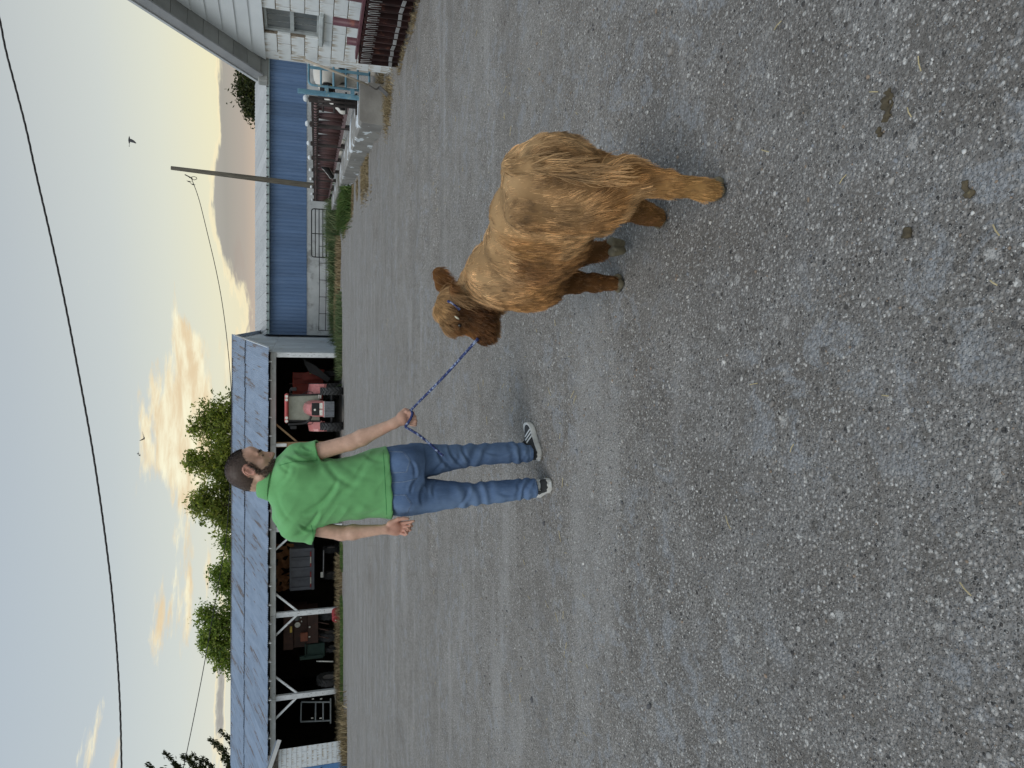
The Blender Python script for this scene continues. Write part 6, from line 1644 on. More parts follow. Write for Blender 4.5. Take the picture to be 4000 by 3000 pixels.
def seam(name, pts, r, mat, par, bvh, close=False, n=9, off=0.0005, dbl=0):
    P_ = []
    for i in range(len(pts) - 1):
        for k in range(n):
            t_ = k / n; P_.append((pts[i][0] * (1 - t_) + pts[i + 1][0] * t_, pts[i][1] * (1 - t_) + pts[i + 1][1] * t_))
    P_.append(pts[-1])
    mb = MB()
    for dd in ((0,) if not dbl else (-dbl, dbl)):
        hp = [cam_hit(bvh, u + dd * 0.5, v + dd, off) for u, v in P_]; hp = [h_ for h_ in hp if h_ is not None]
        if len(hp) > 2: mb.tube(hp, r, 5)
    return mb.build(name, mat, par, smooth=True)
seam('pocket_stitching', [(1236, 1520), (1234, 1576), (1200, 1601), (1156, 1588), (1152, 1520)], 0.0016, M_STITCH, jeans, jbvh, dbl=2)
seam('pocket_stitching', [(1066, 1522), (1066, 1584), (1030, 1607), (998, 1590)], 0.0016, M_STITCH, jeans, jbvh, dbl=2)
seam('seat_seam', [(1114, 1522), (1118, 1580), (1130, 1628)], 0.0018, M_STITCH, jeans, jbvh, dbl=1.5)
seam('hem_stitching', [(1200, 2070), (1230, 2073), (1258, 2068)], 0.0016, M_STITCH, jeans, jbvh)
seam('hem_stitching', [(1060, 2093), (1095, 2096), (1128, 2091)], 0.0016, M_STITCH, jeans, jbvh)

# ---- shirt
S = Field((-0.98, 3.74, 0.90), (0.05, 4.30, 1.74), 0.0055)
S.loft(rows_uv([(1018, 1070, 1160, 0.070), (1046, 1050, 1170, 0.082), (1072, 1003, 1194, 0.095), (1105, 962, 1214, 0.118), (1160, 940, 1222, 0.135), (1242, 940, 1210, 0.150), (1300, 955, 1208, 0.155), (1369, 975, 1216, 0.158), (1440, 980, 1238, 0.160), (1485, 979, 1252, 0.160), (1535, 974, 1264, 0.160)], lambda v: MY), 0.02, pw=2.3)
S.chain([A3(985, 1108, 3.98), A3(940, 1150, 3.968), A3(914, 1240, 3.965), A3(909, 1262, 3.965)], [0.062, 0.066, 0.0585, 0.059], 0.035)
S.chain([A3(1180, 1118, 4.0), A3(1216, 1160, 3.99), A3(1238, 1252, 3.965), A3(1244, 1275, 3.96)], [0.062, 0.066, 0.0600, 0.060], 0.03)
S.ell(A3(1010, 1150, 3.905), (0.085, 0.05, 0.09), None, 0.05); S.ell(A3(1165, 1150, 3.905), (0.08, 0.05, 0.09), None, 0.05)
hl_, hr_ = A3(975, 1526, MY), A3(1262, 1508, MY)
nh = np.array([-(hr_[2] - hl_[2]), 0, hr_[0] - hl_[0]]); S.plane((hl_ + hr_) / 2, -nh)
# cut the sleeves open
for e_, p_, q_ in ((J['le'], A3(956, 1228, 3.965), A3(884, 1237, 3.965)), (J['re'], A3(1197, 1251, 3.965), A3(1281, 1246, 3.965))):
    sh = J['ls'] if e_ is J['le'] else J['rs']
    ax = (e_ - sh) / np.linalg.norm(e_ - sh); mid_ = (p_ + q_) / 2
    sl_, X, Y, Z = S.block(mid_ - 0.16, mid_ + 0.16)
    pl = (X - mid_[0]) * ax[0] + (Y - mid_[1]) * ax[1] + (Z - mid_[2]) * ax[2]
    rad = np.sqrt((X - mid_[0] - pl * ax[0]) ** 2 + (Y - mid_[1] - pl * ax[1]) ** 2 + (Z - mid_[2] - pl * ax[2]) ** 2) - 0.082
    torso = (X - P(955 if e_ is J['le'] else 1203, 1300, MY).x) * (1 if e_ is J['le'] else -1)   # > 0 inside the trunk
    beyond = np.maximum(np.maximum(-pl, rad), torso)
    S.D[sl_] = np.maximum(S.D[sl_], -beyond)
    S.cap(mid_ - ax * 0.03, e_, 0.054, 0.054, 0.004, 'sub')
sv, sf = S.mesh(2, 0.5)
sn = vnormals(sv, sf); uu, vv = proj_uv(sv); dsp = np.zeros(len(sv)); bk = sn[:, 1] < 0.45
for q in (((900, 1160), (1000, 1255), 8, .008), ((985, 1195), (1115, 1330), 10, .011), ((1030, 1290), (1185, 1440), 13, .004), ((1204, 1248), (1085, 1385), 11, .005),
          ((1210, 1300), (1120, 1440), 14, .003), ((1225, 1410), (1190, 1512), 8, .002), ((985, 1370), (1010, 1505), 9, .004), ((1020, 1420), (1040, 1510), 9, .003),
          ((945, 1170), (925, 1235), 6, .006), ((1210, 1120), (1190, 1245), 7, .009), ((1235, 1150), (1215, 1215), 7, .008), ((1255, 1180), (1240, 1225), 6, .006), ((1090, 1080), (1180, 1140), 9, .004), ((1060, 1075), (960, 1130), 9, .004), ((1195, 1085), (1150, 1130), 7, .004)):
    crease(sv, dsp, uu, vv, *q)
dsp = np.where(bk, dsp, 0) + 0.010 * (n3(sv, 9, 11) - 0.5) + 0.004 * (n3(sv, 24, 12) - 0.5)
cr_, sr_ = math.cos(R(38)), math.sin(R(38)); ra_, rb_ = (uu * cr_ + vv * sr_), (-uu * sr_ + vv * cr_)
def ridged(x, y, sd): return 1 - np.abs(2 * vnoise(x, y, 1.0, sd) - 1)
dsp += np.where(bk, 0.0045 * (ridged(ra_ / 120, rb_ / 34, 3) - 0.5) + 0.0022 * (ridged(uu / 30, vv / 60, 4) - 0.5), 0)
hemk = sm(1440, 1520, vv); dsp += hemk * 0.003 * np.sin(uu / 13.0 + 3 * n3(sv, 5, 2))
sv = sv + sn * dsp[:, None]
shirt = add_part('shirt', sv, sf, M_SHIRT, man)
sbvh = BVHTree.FromPolygons([tuple(p) for p in sv], [tuple(f) for f in sf])
M_SEAM = pmat('shirt_seam', (0.045, 0.23, 0.075), (0.035, 0.19, 0.06), 20, 0.95, vary=0)
seam('hem_seam', [(978, 1511), (1120, 1504), (1258, 1496)], 0.0013, M_SEAM, shirt, sbvh)
seam('sleeve_hem', [(1200, 1238), (1240, 1238), (1276, 1234)], 0.0013, M_SEAM, shirt, sbvh)
seam('sleeve_hem', [(890, 1224), (920, 1222), (948, 1216)], 0.0013, M_SEAM, shirt, sbvh)
seam('shoulder_seam', [(1182, 1092), (1198, 1150), (1200, 1235)], 0.0013, M_SEAM, shirt, sbvh)
# collar: folded band round the neck
mb = MB(); nc = A3(1119, 1044, 4.0); N_ = 40; rings = []
for j, (rr, dz) in enumerate(((0.072, 0.008), (0.0755, 0.031), (0.080, 0.035), (0.0845, 0.029), (0.094, 0.004), (0.104, -0.020), (0.103, -0.026), (0.090, -0.018))):
    for k in range(N_):
        an = 2 * math.pi * k / N_; cx, cy = math.cos(an), math.sin(an)
        tilt = -0.13 * (cx * rr) - 0.20 * (cy * rr)
        ext = 0.006 * max(0, -cy)
        mb.v.append(tuple(nc + np.array([cx * rr * 1.02, cy * rr * 0.98 + 0.004, dz + tilt - (ext if dz < 0 else 0)])))
for j in range(7):
    for k in range(N_): mb.f.append((j * N_ + k, j * N_ + (k + 1) % N_, (j + 1) * N_ + (k + 1) % N_, (j + 1) * N_ + k)); mb.mi.append(0)
mb.build('collar', M_SHIRT, shirt, smooth=True)

# ---- shoes
M_SUEDE = pmat('dark_grey_canvas', (0.050, 0.052, 0.055), (0.035, 0.036, 0.038), 40, 0.9, bump=0.001, vary=0)
M_RUB = pmat('white_rubber', (0.66, 0.66, 0.63), (0.52, 0.52, 0.49), 18, 0.6, vary=0)
M_STRIPE = pmat('white_leather', (0.72, 0.74, 0.74), (0.66, 0.68, 0.68), 20, 0.5, vary=0)
M_BLACK = pmat('black_fabric', (0.012, 0.012, 0.013), rough=0.9, vary=0)
def shoe_half(x): return float(np.interp(x, [0, 0.012, 0.04, 0.10, 0.16, 0.21, 0.25, 0.28, 0.297, 0.302], [0.0, 0.027, 0.041, 0.040, 0.046, 0.053, 0.048, 0.035, 0.014, 0.0]))
def text_mesh(name, cu):
    tmp = bpy.data.objects.new('tmp_text', cu); COL.objects.link(tmp)
    me = bpy.data.meshes.new_from_object(tmp.evaluated_get(bpy.context.evaluated_depsgraph_get())); me.name = name
    bpy.data.objects.remove(tmp, do_unlink=True)
    o = bpy.data.objects.new(name, me); COL.objects.link(o)
    return o
def make_shoe(heel, ang, label, text):
    sh = bpy.data.objects.new('shoe', None); COL.objects.link(sh); sh.parent = man
    sh.location = Vector(heel) - man_base; sh['label'] = label
    f = Vector((math.sin(ang), math.cos(ang), 0)); l = Vector((-f.y, f.x, 0)); l = l if True else l
    W = lambda x, y, z: Vector(heel) + f * x + l * y + V(0, 0, z)
    F = np.array([f, l, V(0, 0, 1)]).T
    xs = [0, 0.004, 0.012, 0.025, 0.04, 0.07, 0.10, 0.13, 0.16, 0.19, 0.21, 0.23, 0.25, 0.265, 0.28, 0.29, 0.297, 0.302]
    def outline(k): return [(x, shoe_half(x) * k + (0.0 if 0 < x < .302 else 0)) for x in xs] + [(x, -shoe_half(x) * k) for x in xs[-2:0:-1]]
    mb = MB()
    lv = [(0.0, 1.00), (0.006, 1.07), (0.016, 1.08), (0.0165, 1.055), (0.019, 1.055), (0.0195, 1.08), (0.034, 1.05), (0.036, 0.98)]
    ol = outline(1); n_ = len(ol)
    for z, k in lv:
        for x, y in outline(k):
            rise = 0.012 * max(0, (x - 0.22) / 0.08) ** 2
            mb.v.append(tuple(W((x - 0.15) * (1 + (k - 1) * 0.25) + 0.15, y, z + rise)))
    for j in range(len(lv) - 1):
        for i in range(n_): mb.f.append((j * n_ + i, j * n_ + (i + 1) % n_, (j + 1) * n_ + (i + 1) % n_, (j + 1) * n_ + i)); mb.mi.append(0)
    mb.f.append(tuple(range(n_))[::-1]); mb.f.append(tuple((len(lv) - 1) * n_ + i for i in range(n_))); mb.mi += [0, 0]
    sole = mb.build('sole', M_RUB, sh)
    c_ = np.array(W(0.15, 0, 0.06))
    U = Field(c_ - [0.2, 0.2, 0.05], c_ + [0.2, 0.2, 0.09], 0.005)
    pw = lambda x, y, z: np.array(W(x, y, z))
    for x, hh in ((0.04, 0.088), (0.07, 0.092), (0.10, 0.090), (0.13, 0.082), (0.16, 0.070), (0.19, 0.058), (0.22, 0.049), (0.25, 0.042), (0.272, 0.036)):
        U.ell(pw(x, 0, 0.025), (0.040, max(shoe_half(x) * 0.98, 0.02), hh - 0.02), F, 0.015)
    U.plane(pw(0, 0, 0.028), (0, 0, -1))
    U.cap(pw(0.075, 0, 0.10), pw(0.10, 0, 0.16), 0.030, 0.034, 0.008, 'sub')
    uv_, uf_ = U.mesh(1, 0.5)
    up = add_part('upper', uv_, uf_, M_SUEDE, sh)
    ub = BVHTree.FromPolygons([tuple(p) for p in uv_], [tuple(q) for q in uf_])
    for sd in (-1, 1):                                   # three stripes on either side
        for k in range(3):
            x0 = 0.155 + 0.026 * k; mb = MB(); top, bot = [], []
            for j in range(6):
                tt = j / 5
                for lst, dx in ((top, -0.007), (bot, 0.007)):
                    o_ = W(x0 - 0.045 * tt + dx, sd * 0.2, 0.037 + 0.040 * tt)
                    h_, nn, _, _ = ub.ray_cast(o_, -l * sd)
                    if h_ is not None: lst.append(h_ + nn * 0.0025)
            m_ = min(len(top), len(bot))
            if m_ > 1:
                mb.v += [tuple(p) for p in top[:m_]] + [tuple(p) for p in bot[:m_]]
                for j in range(m_ - 1): mb.f.append((j, j + 1, m_ + j + 1, m_ + j)); mb.mi.append(0)
                mb.build('stripe', M_STRIPE, sh)
    mb = MB(); ring = [pw(0.085 + 0.048 * math.cos(a_), 0.034 * math.sin(a_), 0.098 - 0.010 * math.cos(a_)) for a_ in np.linspace(0, 2 * math.pi, 20, endpoint=False)]
    mb.tube(ring, 0.008, 8, closed=True); mb.build('ankle_lining', M_BLACK, sh, smooth=True)
    # heel tab, curved round the back
    mb = MB(); nT = 9; th = []
    for j, z in enumerate((0.074, 0.080, 0.102, 0.108)):
        wd = (0.030, 0.032, 0.027, 0.022)[j]
        for i in range(nT):
            y = -wd + 2 * wd * i / (nT - 1)
            h_, nn, _, _ = ub.ray_cast(W(-0.2, y, min(z, 0.090)), f)
            bx_ = (h_ - Vector(heel)).dot(f) if h_ is not None else 0.01 + 4 * y * y
            mb.v.append(tuple(W(bx_ - 0.0045 + (0.004 if j == 3 else 0), y, z)))
    for j in range(3):
        for i in range(nT - 1): mb.f.append((j * nT + i, j * nT + i + 1, (j + 1) * nT + i + 1, (j + 1) * nT + i)); mb.mi.append(0)
    tab = mb.build('heel_tab', M_STRIPE, sh, smooth=True)
    h_, nn, _, _ = ub.ray_cast(W(-0.2, 0, 0.088), f)
    bx_ = (h_ - Vector(heel)).dot(f) if h_ is not None else 0.0
    for body, size, z, name, mat_ in ((text, 0.0155, 0.086, 'lettering', M_BLACK), (text, 0.008, 0.0125, 'sole_lettering', M_BLACK)):
        cu = bpy.data.curves.new(name, 'FONT'); cu.body = body; cu.size = size; cu.align_x = 'CENTER'; cu.extrude = 0.0004; cu.materials.append(mat_)
        to = text_mesh(name, cu); to.parent = sh
        Mx = Matrix((-l, V(0, 0, 1), -f)).transposed()
        to.matrix_local = Matrix.Translation(f * (bx_ - 0.0065 if z > 0.05 else -0.0055) + V(0, 0, z)) @ Mx.to_4x4()
    mb = MB(); q0 = W(-0.0045, 0, 0.0165); mb.box(q0, (0.003, 0.034, 0.013), M=Matrix((f, l, V(0, 0, 1))).transposed()); mb.build('sole_badge', M_STRIPE, sh)
    return sh
hL = G(1107, 2160); hR = G(1212, 2117)
make_shoe((hL.x, hL.y, 0.002), R(-14), 'left shoe seen from behind with white heel tab', 'adidas')
make_shoe((hR.x - 0.005, hR.y, 0.002), R(42), 'right shoe turned sideways with three white stripes', 'adidas')
# ------------------------------------------------------------------ blue lead rope
mt, t, b = new_mat('blue_braided_rope'); M_ROPE = mt
co = t.new('ShaderNodeTexCoord').outputs['Object']
v1 = t.voronoi(co, 95.0); n = t.noise(co, 40, 3, 0.6)
c = t.mix(t.smooth(t.sep(v1[1])[0], 0.72, 0.78), (0.022, 0.040, 0.15), (0.30, 0.36, 0.50))
c = t.mix(t.smooth(n, 0.45, 0.65), c, (0.010, 0.016, 0.075))
t.put(b.inputs['Base Color'], c); b.inputs['Roughness'].default_value = 0.8
rope = thing('lead_rope', 'blue braided lead rope stretched from the man\'s fist to the calf\'s halter', 'rope', (0.1, 3.6, 0.7))
HALTER = Vector(P(1676, 1866, 2.93))
hand_pt = P(1396, 1601, 3.862)
mid_ = (HALTER + Vector(hand_pt)) / 2 - V(0, 0, 0.012)
mb = MB(); rope_twist(mb, smooth_path([HALTER, mid_, hand_pt, P(1393, 1608, 3.845)], 2), 0.0068)
mb.build('taut_length', M_ROPE, rope, smooth=True)
mb = MB(); rope_twist(mb, smooth_path([P(1396, 1601, 3.862), P(1389, 1612, 3.815), P(1378, 1610, 3.815), P(1362, 1603, 3.815), P(1345, 1592, 3.820), P(1337, 1585, 3.825), P(1333, 1583, 3.83), P(1322, 1602, 3.80), P(1303, 1634, 3.77), P(1270, 1676, 3.74), P(1240, 1708, 3.73), P(1220, 1730, 3.73)], 2), 0.0078)
mb.build('loose_tail', M_ROPE, rope, smooth=True)
# ------------------------------------------------------------------ the shaggy calf
calf = thing('calf', 'shaggy golden brown highland calf walking away with head turned and one forefoot lifted', 'calf', (0.6, 2.6, 0.0))
cf = np.array([-0.30, 0.955, 0.0]); cf /= np.linalg.norm(cf); cl_ = np.array([-cf[1], cf[0], 0.0]); cu_ = np.array([0, 0, 1.0])
CF = np.array([cf, cl_, cu_]).T
C0 = np.array([0.695, 2.24, 0.60])
def CP_(a, l, z): return C0 + cf * a + cl_ * l + cu_ * (z - 0.60)
K = Field((0.05, 1.88, -0.01), (1.05, 3.45, 0.98), 0.007)
# trunk
K.ell(CP_(0.00, 0, 0.595), (0.17, 0.150, 0.175), CF, 0.05)
K.ell(CP_(0.20, 0, 0.565), (0.22, 0.145, 0.200), CF, 0.06)
K.ell(CP_(0.42, 0, 0.520), (0.24, 0.150, 0.212), CF, 0.06)
K.ell(CP_(0.68, 0, 0.520), (0.20, 0.138, 0.222), CF, 0.06)
K.ell(CP_(0.78, 0.01, 0.43), (0.11, 0.105, 0.145), CF, 0.06)
for sd in (-1, 1):
    K.ell(CP_(0.06, sd * 0.095, 0.70), (0.07, 0.045, 0.05), CF, 0.05)       # hip bones
    if sd > 0: K.ell(CP_(-0.01, 0.080, 0.50), (0.13, 0.078, 0.17), CF, 0.05)      # haunches
    else: K.ell(CP_(0.02, -0.060, 0.575), (0.11, 0.065, 0.12), CF, 0.05)
    K.ell(CP_(0.70, sd * 0.095, 0.50), (0.10, 0.055, 0.15), CF, 0.05)       # shoulders
K.ell(CP_(-0.13, 0, 0.66), (0.05, 0.07, 0.06), CF, 0.05)
# hind legs
K.chain([A3(2305, 2200, 2.25), A3(2295, 2320, 2.22), A3(2298, 2440, 2.145), A3(2280, 2600, 2.105), A3(2262, 2735, 2.10)], [0.092, 0.084, 0.068, 0.037, 0.033], 0.03)
K.ell(A3(2345, 2415, 2.11), (0.03, 0.03, 0.05), None, 0.03)
K.chain([A3(2262, 2735, 2.10), A3(2256, 2772, 2.105)], [0.034, 0.037], 0.02)
K.chain([A3(2190, 2210, 2.34), A3(2175, 2320, 2.44), A3(2200, 2420, 2.48), A3(2165, 2520, 2.52), A3(2146, 2570, 2.53)], [0.105, 0.088, 0.062, 0.040, 0.034], 0.03)
# fore legs
K.chain([A3(1915, 2130, 2.95), A3(1898, 2240, 2.94), A3(1896, 2320, 2.93), A3(1893, 2392, 2.925)], [0.075, 0.047, 0.037, 0.034], 0.03)
K.chain([A3(2010, 2170, 2.92), A3(2003, 2262, 2.95), A3(2016, 2330, 2.88), A3(2030, 2380, 2.81)], [0.070, 0.045, 0.037, 0.034], 0.03)
# tail
tail_c = [A3(2352, 1990, 2.085), A3(2352, 2080, 2.045), A3(2335, 2190, 2.045), A3(2315, 2290, 2.05), A3(2295, 2350, 2.05)]
K.chain(tail_c, [0.028, 0.021, 0.017, 0.015, 0.012], 0.015)
tail_np = np.concatenate([np.array(tail_c)[:-1] * (1 - q_) + np.array(tail_c)[1:] * q_ for q_ in (0, .33, .66)])
# neck and head
K.chain([CP_(0.70, 0.0, 0.60), A3(1900, 1905, 3.02), A3(1832, 1835, 3.04)], [0.135, 0.110, 0.088], 0.05)
K.ell(A3(1805, 1770, 3.05), (0.080, 0.072, 0.080), None, 0.03)
HDa, HDb = A3(1790, 1790, 3.03), A3(1712, 1890, 2.985)
K.cap(HDa, HDb, 0.078, 0.060, 0.03)
K.ell(A3(1706, 1893, 2.98), (0.050, 0.050, 0.045), None, 0.025)
K.ell(A3(1752, 1888, 3.0), (0.060, 0.055, 0.064), None, 0.03)
K.ell(A3(1742, 1780, 3.0), (0.050, 0.06, 0.055), None, 0.03)
K.ell(A3(1815, 1905, 3.02), (0.06, 0.06, 0.07), None, 0.04)
# ears
far_e = [A3(1838, 1758, 3.10), A3(1890, 1735, 3.13), A3(1930, 1715, 3.14)]
K.chain(far_e, [0.022, 0.044, 0.034], 0.01, flat=((0.2, 1, 0.2), 0.5))
near_e = [A3(1828, 1772, 2.99), A3(1860, 1768, 2.93), A3(1885, 1765, 2.90)]
K.chain(near_e, [0.018, 0.026, 0.016], 0.01, flat=((0, 0.4, 1), 0.6))
kv, kf = K.mesh(2, 0.5)
kn = vnormals(kv, kf)
ku, kvv = proj_uv(kv)
def calf_col(p):
    """coat colour by place on the animal, with painted shade beside the tail"""
    u, v = proj_uv(p)
    a = (p - C0) @ cf; z = p[:, 2]; l = (p - C0) @ cl_
    c = np.tile(np.array([0.30, 0.180, 0.082]), (len(p), 1))
    big = n3(p, 3.6, 22); mid2 = n3(p, 8.5, 23)
    c = mixc(c, sm(0.48, 0.68, big) * 0.85, (0.155, 0.082, 0.035))
    c = mixc(c, sm(0.52, 0.68, mid2) * 0.7, (0.42, 0.30, 0.175))
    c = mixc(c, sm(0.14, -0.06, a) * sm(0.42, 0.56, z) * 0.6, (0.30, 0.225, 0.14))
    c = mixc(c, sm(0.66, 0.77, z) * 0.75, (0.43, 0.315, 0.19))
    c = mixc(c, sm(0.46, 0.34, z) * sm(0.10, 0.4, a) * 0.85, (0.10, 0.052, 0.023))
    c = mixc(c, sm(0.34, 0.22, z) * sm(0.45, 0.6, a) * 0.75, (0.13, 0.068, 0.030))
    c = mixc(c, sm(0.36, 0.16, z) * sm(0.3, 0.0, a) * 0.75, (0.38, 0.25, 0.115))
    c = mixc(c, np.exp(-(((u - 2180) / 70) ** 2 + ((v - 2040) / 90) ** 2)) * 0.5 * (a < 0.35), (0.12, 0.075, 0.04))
    hd = sm(1880, 1810, u) * sm(2000, 1900, v) * sm(2.85, 2.95, p[:, 1])
    c = mixc(c, hd * 0.95, (0.058, 0.027, 0.012))
    fore = hd * sm(1770, 1700, v); c = mixc(c, fore * 0.9, (0.42, 0.29, 0.155))
    brdg = hd * sm(1735, 1690, u) * sm(1880, 1800, v); c = mixc(c, brdg * 0.6, (0.24, 0.125, 0.05))
    mane = sm(1960, 1900, u) * sm(1790, 1840, u) * sm(2100, 1950, v) * sm(1790, 1830, v) * 0.6; c = mixc(c, mane, (0.46, 0.34, 0.21))
    ear = sm(1845, 1870, u) * sm(1790, 1770, v) * sm(1975, 1950, u) * sm(2.8, 2.85, p[:, 1]); c = mixc(c, ear * 0.9, (0.13, 0.06, 0.022))
    nz = n3(p, 14, 21); c = c * (0.66 + 0.68 * nz)[:, None]
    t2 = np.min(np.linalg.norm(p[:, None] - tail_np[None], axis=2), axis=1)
    tail_shade = np.exp(-((t2 - 0.055) / 0.022) ** 2) * (p[:, 1] < 2.16) * (p[:, 2] < 0.7); c = mixc(c, tail_shade * 0.45, (0.12, 0.07, 0.035))  # shade round the hanging tail, painted into the coat colour
    return c * np.array([1.46, 1.28, 1.06])[None]
M_HIDE = attr_mat('calf_hide', 0.95, 0.05)
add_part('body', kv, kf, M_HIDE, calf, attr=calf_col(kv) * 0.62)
# ---- fur
rng = np.random.default_rng(11)
def flow(p, n):
    u, v = proj_uv(p); a = (p - C0) @ cf
    d = -cf[None] * 0.75 + np.array([0, 0, -0.75])[None]
    d = np.repeat(d, len(p), 0) if len(d) == 1 else d
    low = sm(0.42, 0.30, p[:, 2])[:, None]; d = d * (1 - low) + np.array([0, -0.1, -1.0])[None] * low
    head = (sm(1850, 1800, u) * sm(2.85, 2.92, p[:, 1]) * sm(1990, 1930, v))[:, None]
    hdir = (HDb - HDa) / np.linalg.norm(HDb - HDa)
    d = d * (1 - head) + (hdir[None] * 0.9 + np.array([0, 0, -0.2])[None]) * head
    fore = (head[:, 0] * sm(1775, 1735, v))[:, None]
    d = d * (1 - fore) + np.array([-0.55, -0.2, -0.25])[None] * fore
    neck = (sm(1990, 1940, u) * sm(1790, 1830, u) * sm(2.85, 2.92, p[:, 1]) * sm(2200, 2000, v))[:, None] * (1 - head)
    d = d * (1 - neck) + np.array([-0.45, -0.25, -0.85])[None] * neck
    w = np.stack([n3(p, 7, 31), n3(p, 7, 32), n3(p, 7, 33)], 1) - 0.5
    w2 = np.stack([n3(p, 22, 41), n3(p, 22, 42), n3(p, 22, 43)], 1) - 0.5
    d = d + 0.9 * w + 0.4 * w2
    d = d - n * (d * n).sum(1)[:, None]
    return d / np.maximum(np.linalg.norm(d, axis=1), 1e-6)[:, None], head[:, 0], fore[:, 0], neck[:, 0]
from mathutils.kdtree import KDTree
def fur(name, n, wmask, Kp, rad, lenf, lift, jitter, colk, clump=0.32):
    w = wmask[kf].mean(1); p, f = sample_surface(kv, kf, n, rng, w)
    nr = kn[kf[f, 0]]; d, head, fore, neck = flow(p, nr)
    L = lenf(p, head, fore, neck) * rng.uniform(0.65, 1.3, n)
    lf = lift(p, head, fore) * rng.uniform(0.6, 1.4, n)
    cl2 = np.stack([n3(p, 55, 51), n3(p, 55, 52), n3(p, 55, 53)], 1) - 0.5     # locks
    dirs = d + nr * lf[:, None] + jitter * rng.normal(0, 1, d.shape) + 0.55 * cl2
    dirs /= np.linalg.norm(dirs, axis=1)[:, None]
    pts = np.zeros((n, Kp, 3)); pts[:, 0] = p - nr * 0.004
    cur = pts[:, 0].copy(); g = np.array([0, 0, -1.0]); ph = rng.uniform(0, 6.28, n); side = np.cross(dirs, nr)
    for k in range(1, Kp):
        tk = k / (Kp - 1)
        dk = dirs + g * (0.75 * tk ** 1.3) * np.clip(L / 0.05, 0.4, 1.6)[:, None] - nr * (0.25 * tk) + side * (0.18 * np.sin(ph + 4.5 * tk))[:, None]
        dk /= np.linalg.norm(dk, axis=1)[:, None]
        cur = cur + dk * (L / (Kp - 1))[:, None]; cur[:, 2] = np.maximum(cur[:, 2], 0.004); pts[:, k] = cur
    # strands gather into wavy locks: pull each towards its nearest guide strand
    ng = max(200, n // 30); gi = rng.choice(n, ng, replace=False); kd = KDTree(ng)
    for i_, q_ in enumerate(p[gi]): kd.insert(q_, i_)
    kd.balance(); near = gi[np.array([kd.find(q_)[1] for q_ in p])]
    for k in range(1, Kp):
        w_ = clump * (k / (Kp - 1)) ** 1.1; pts[:, k] = pts[:, k] * (1 - w_) + (pts[near, k]) * w_
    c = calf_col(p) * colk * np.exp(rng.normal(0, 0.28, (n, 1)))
    lockv = n3(p, 40, 61); c = c * (0.62 + 0.76 * lockv)[:, None]
    gold = (rng.random(n) < 0.12)[:, None]; c = np.where(gold, c * 1.15 + np.array([0.06, 0.05, 0.03])[None], c)
    c = c * (0.66 + 0.68 * rng.random(n)[near])[:, None]
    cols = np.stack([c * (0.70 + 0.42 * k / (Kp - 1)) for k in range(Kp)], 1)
    rr = rad * np.tile(np.linspace(1.0, 0.25, Kp), (n, 1)) * rng.uniform(0.8, 1.3, (n, 1))
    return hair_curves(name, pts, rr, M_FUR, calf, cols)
M_FUR = attr_mat('calf_fur', 0.6, 0.25)
hoofz = ((kv[:, 2] > 0.03) & ~((kvv > 2390) & (ku > 1990) & (ku < 2080))).astype(float)
nose = np.exp(-(((kv - A3(1674, 1890, 3.0)) / 0.032) ** 2).sum(1)); hoofz = hoofz * (nose < 0.55)
def len_a(p, head, fore, neck):
    u, v = proj_uv(p); a = (p - C0) @ cf
    L = np.full(len(p), 0.040)
    L = L * (1 - head) + 0.030 * head; L = L + fore * 0.034 + neck * 0.022
    leg = sm(0.34, 0.22, p[:, 2]); L = L * (1 - leg) + 0.026 * leg
    hind = sm(0.45, 0.30, p[:, 2]) * sm(0.2, 0.0, a) * sm(0.06, 0.14, p[:, 2]); L = L + hind * 0.014
    ear = sm(1850, 1870, u) * sm(1790, 1770, v) * sm(2.85, 2.9, p[:, 1]); L = L * (1 - ear) + 0.036 * ear
    return L
fur('fur', 140000, hoofz, 5, 0.00062, len_a, lambda p, h, f: 0.32 + 0.25 * h + 0.35 * f, 0.10, 1.0)
# long guard hairs: tail switch, mane on the neck, feather behind the hind legs, forelock
tc_ = np.array(tail_c); dt = np.min(np.linalg.norm(kv[:, None] - np.concatenate([tc_[:-1] * (1 - s_) + tc_[1:] * s_ for s_ in (0, .25, .5, .75, 1)])[None], axis=2), axis=1)
tailm = np.exp(-(dt / 0.025) ** 2) * (kv[:, 1] < 2.12) * (kvv > 2090)
lockm = sm(1940, 1900, ku) * sm(1800, 1825, ku) * (kv[:, 1] > 2.85) * (kvv < 2000) * (kvv > 1780)
hockm = (kv[:, 2] < 0.42) * (kv[:, 2] > 0.16) * (kv[:, 1] < 2.3)
forem = sm(1860, 1840, ku) * sm(1770, 1740, kvv) * (kv[:, 1] > 2.9)
guard = 1.6 * tailm + 0.9 * lockm + 0.12 * hockm + 2.2 * forem + 0.02
def len_g(p, head, fore, neck):
    t_ = np.min(np.linalg.norm(p[:, None] - tc_[None], axis=2), axis=1)
    return 0.060 + 0.06 * np.exp(-(t_ / 0.05) ** 2) * (p[:, 1] < 2.15) + 0.05 * neck - 0.02 * fore
fur('long_hair', 4200, guard * hoofz, 8, 0.0010, len_g, lambda p, h, f: 0.25 + 0.2 * f, 0.08, 1.12)
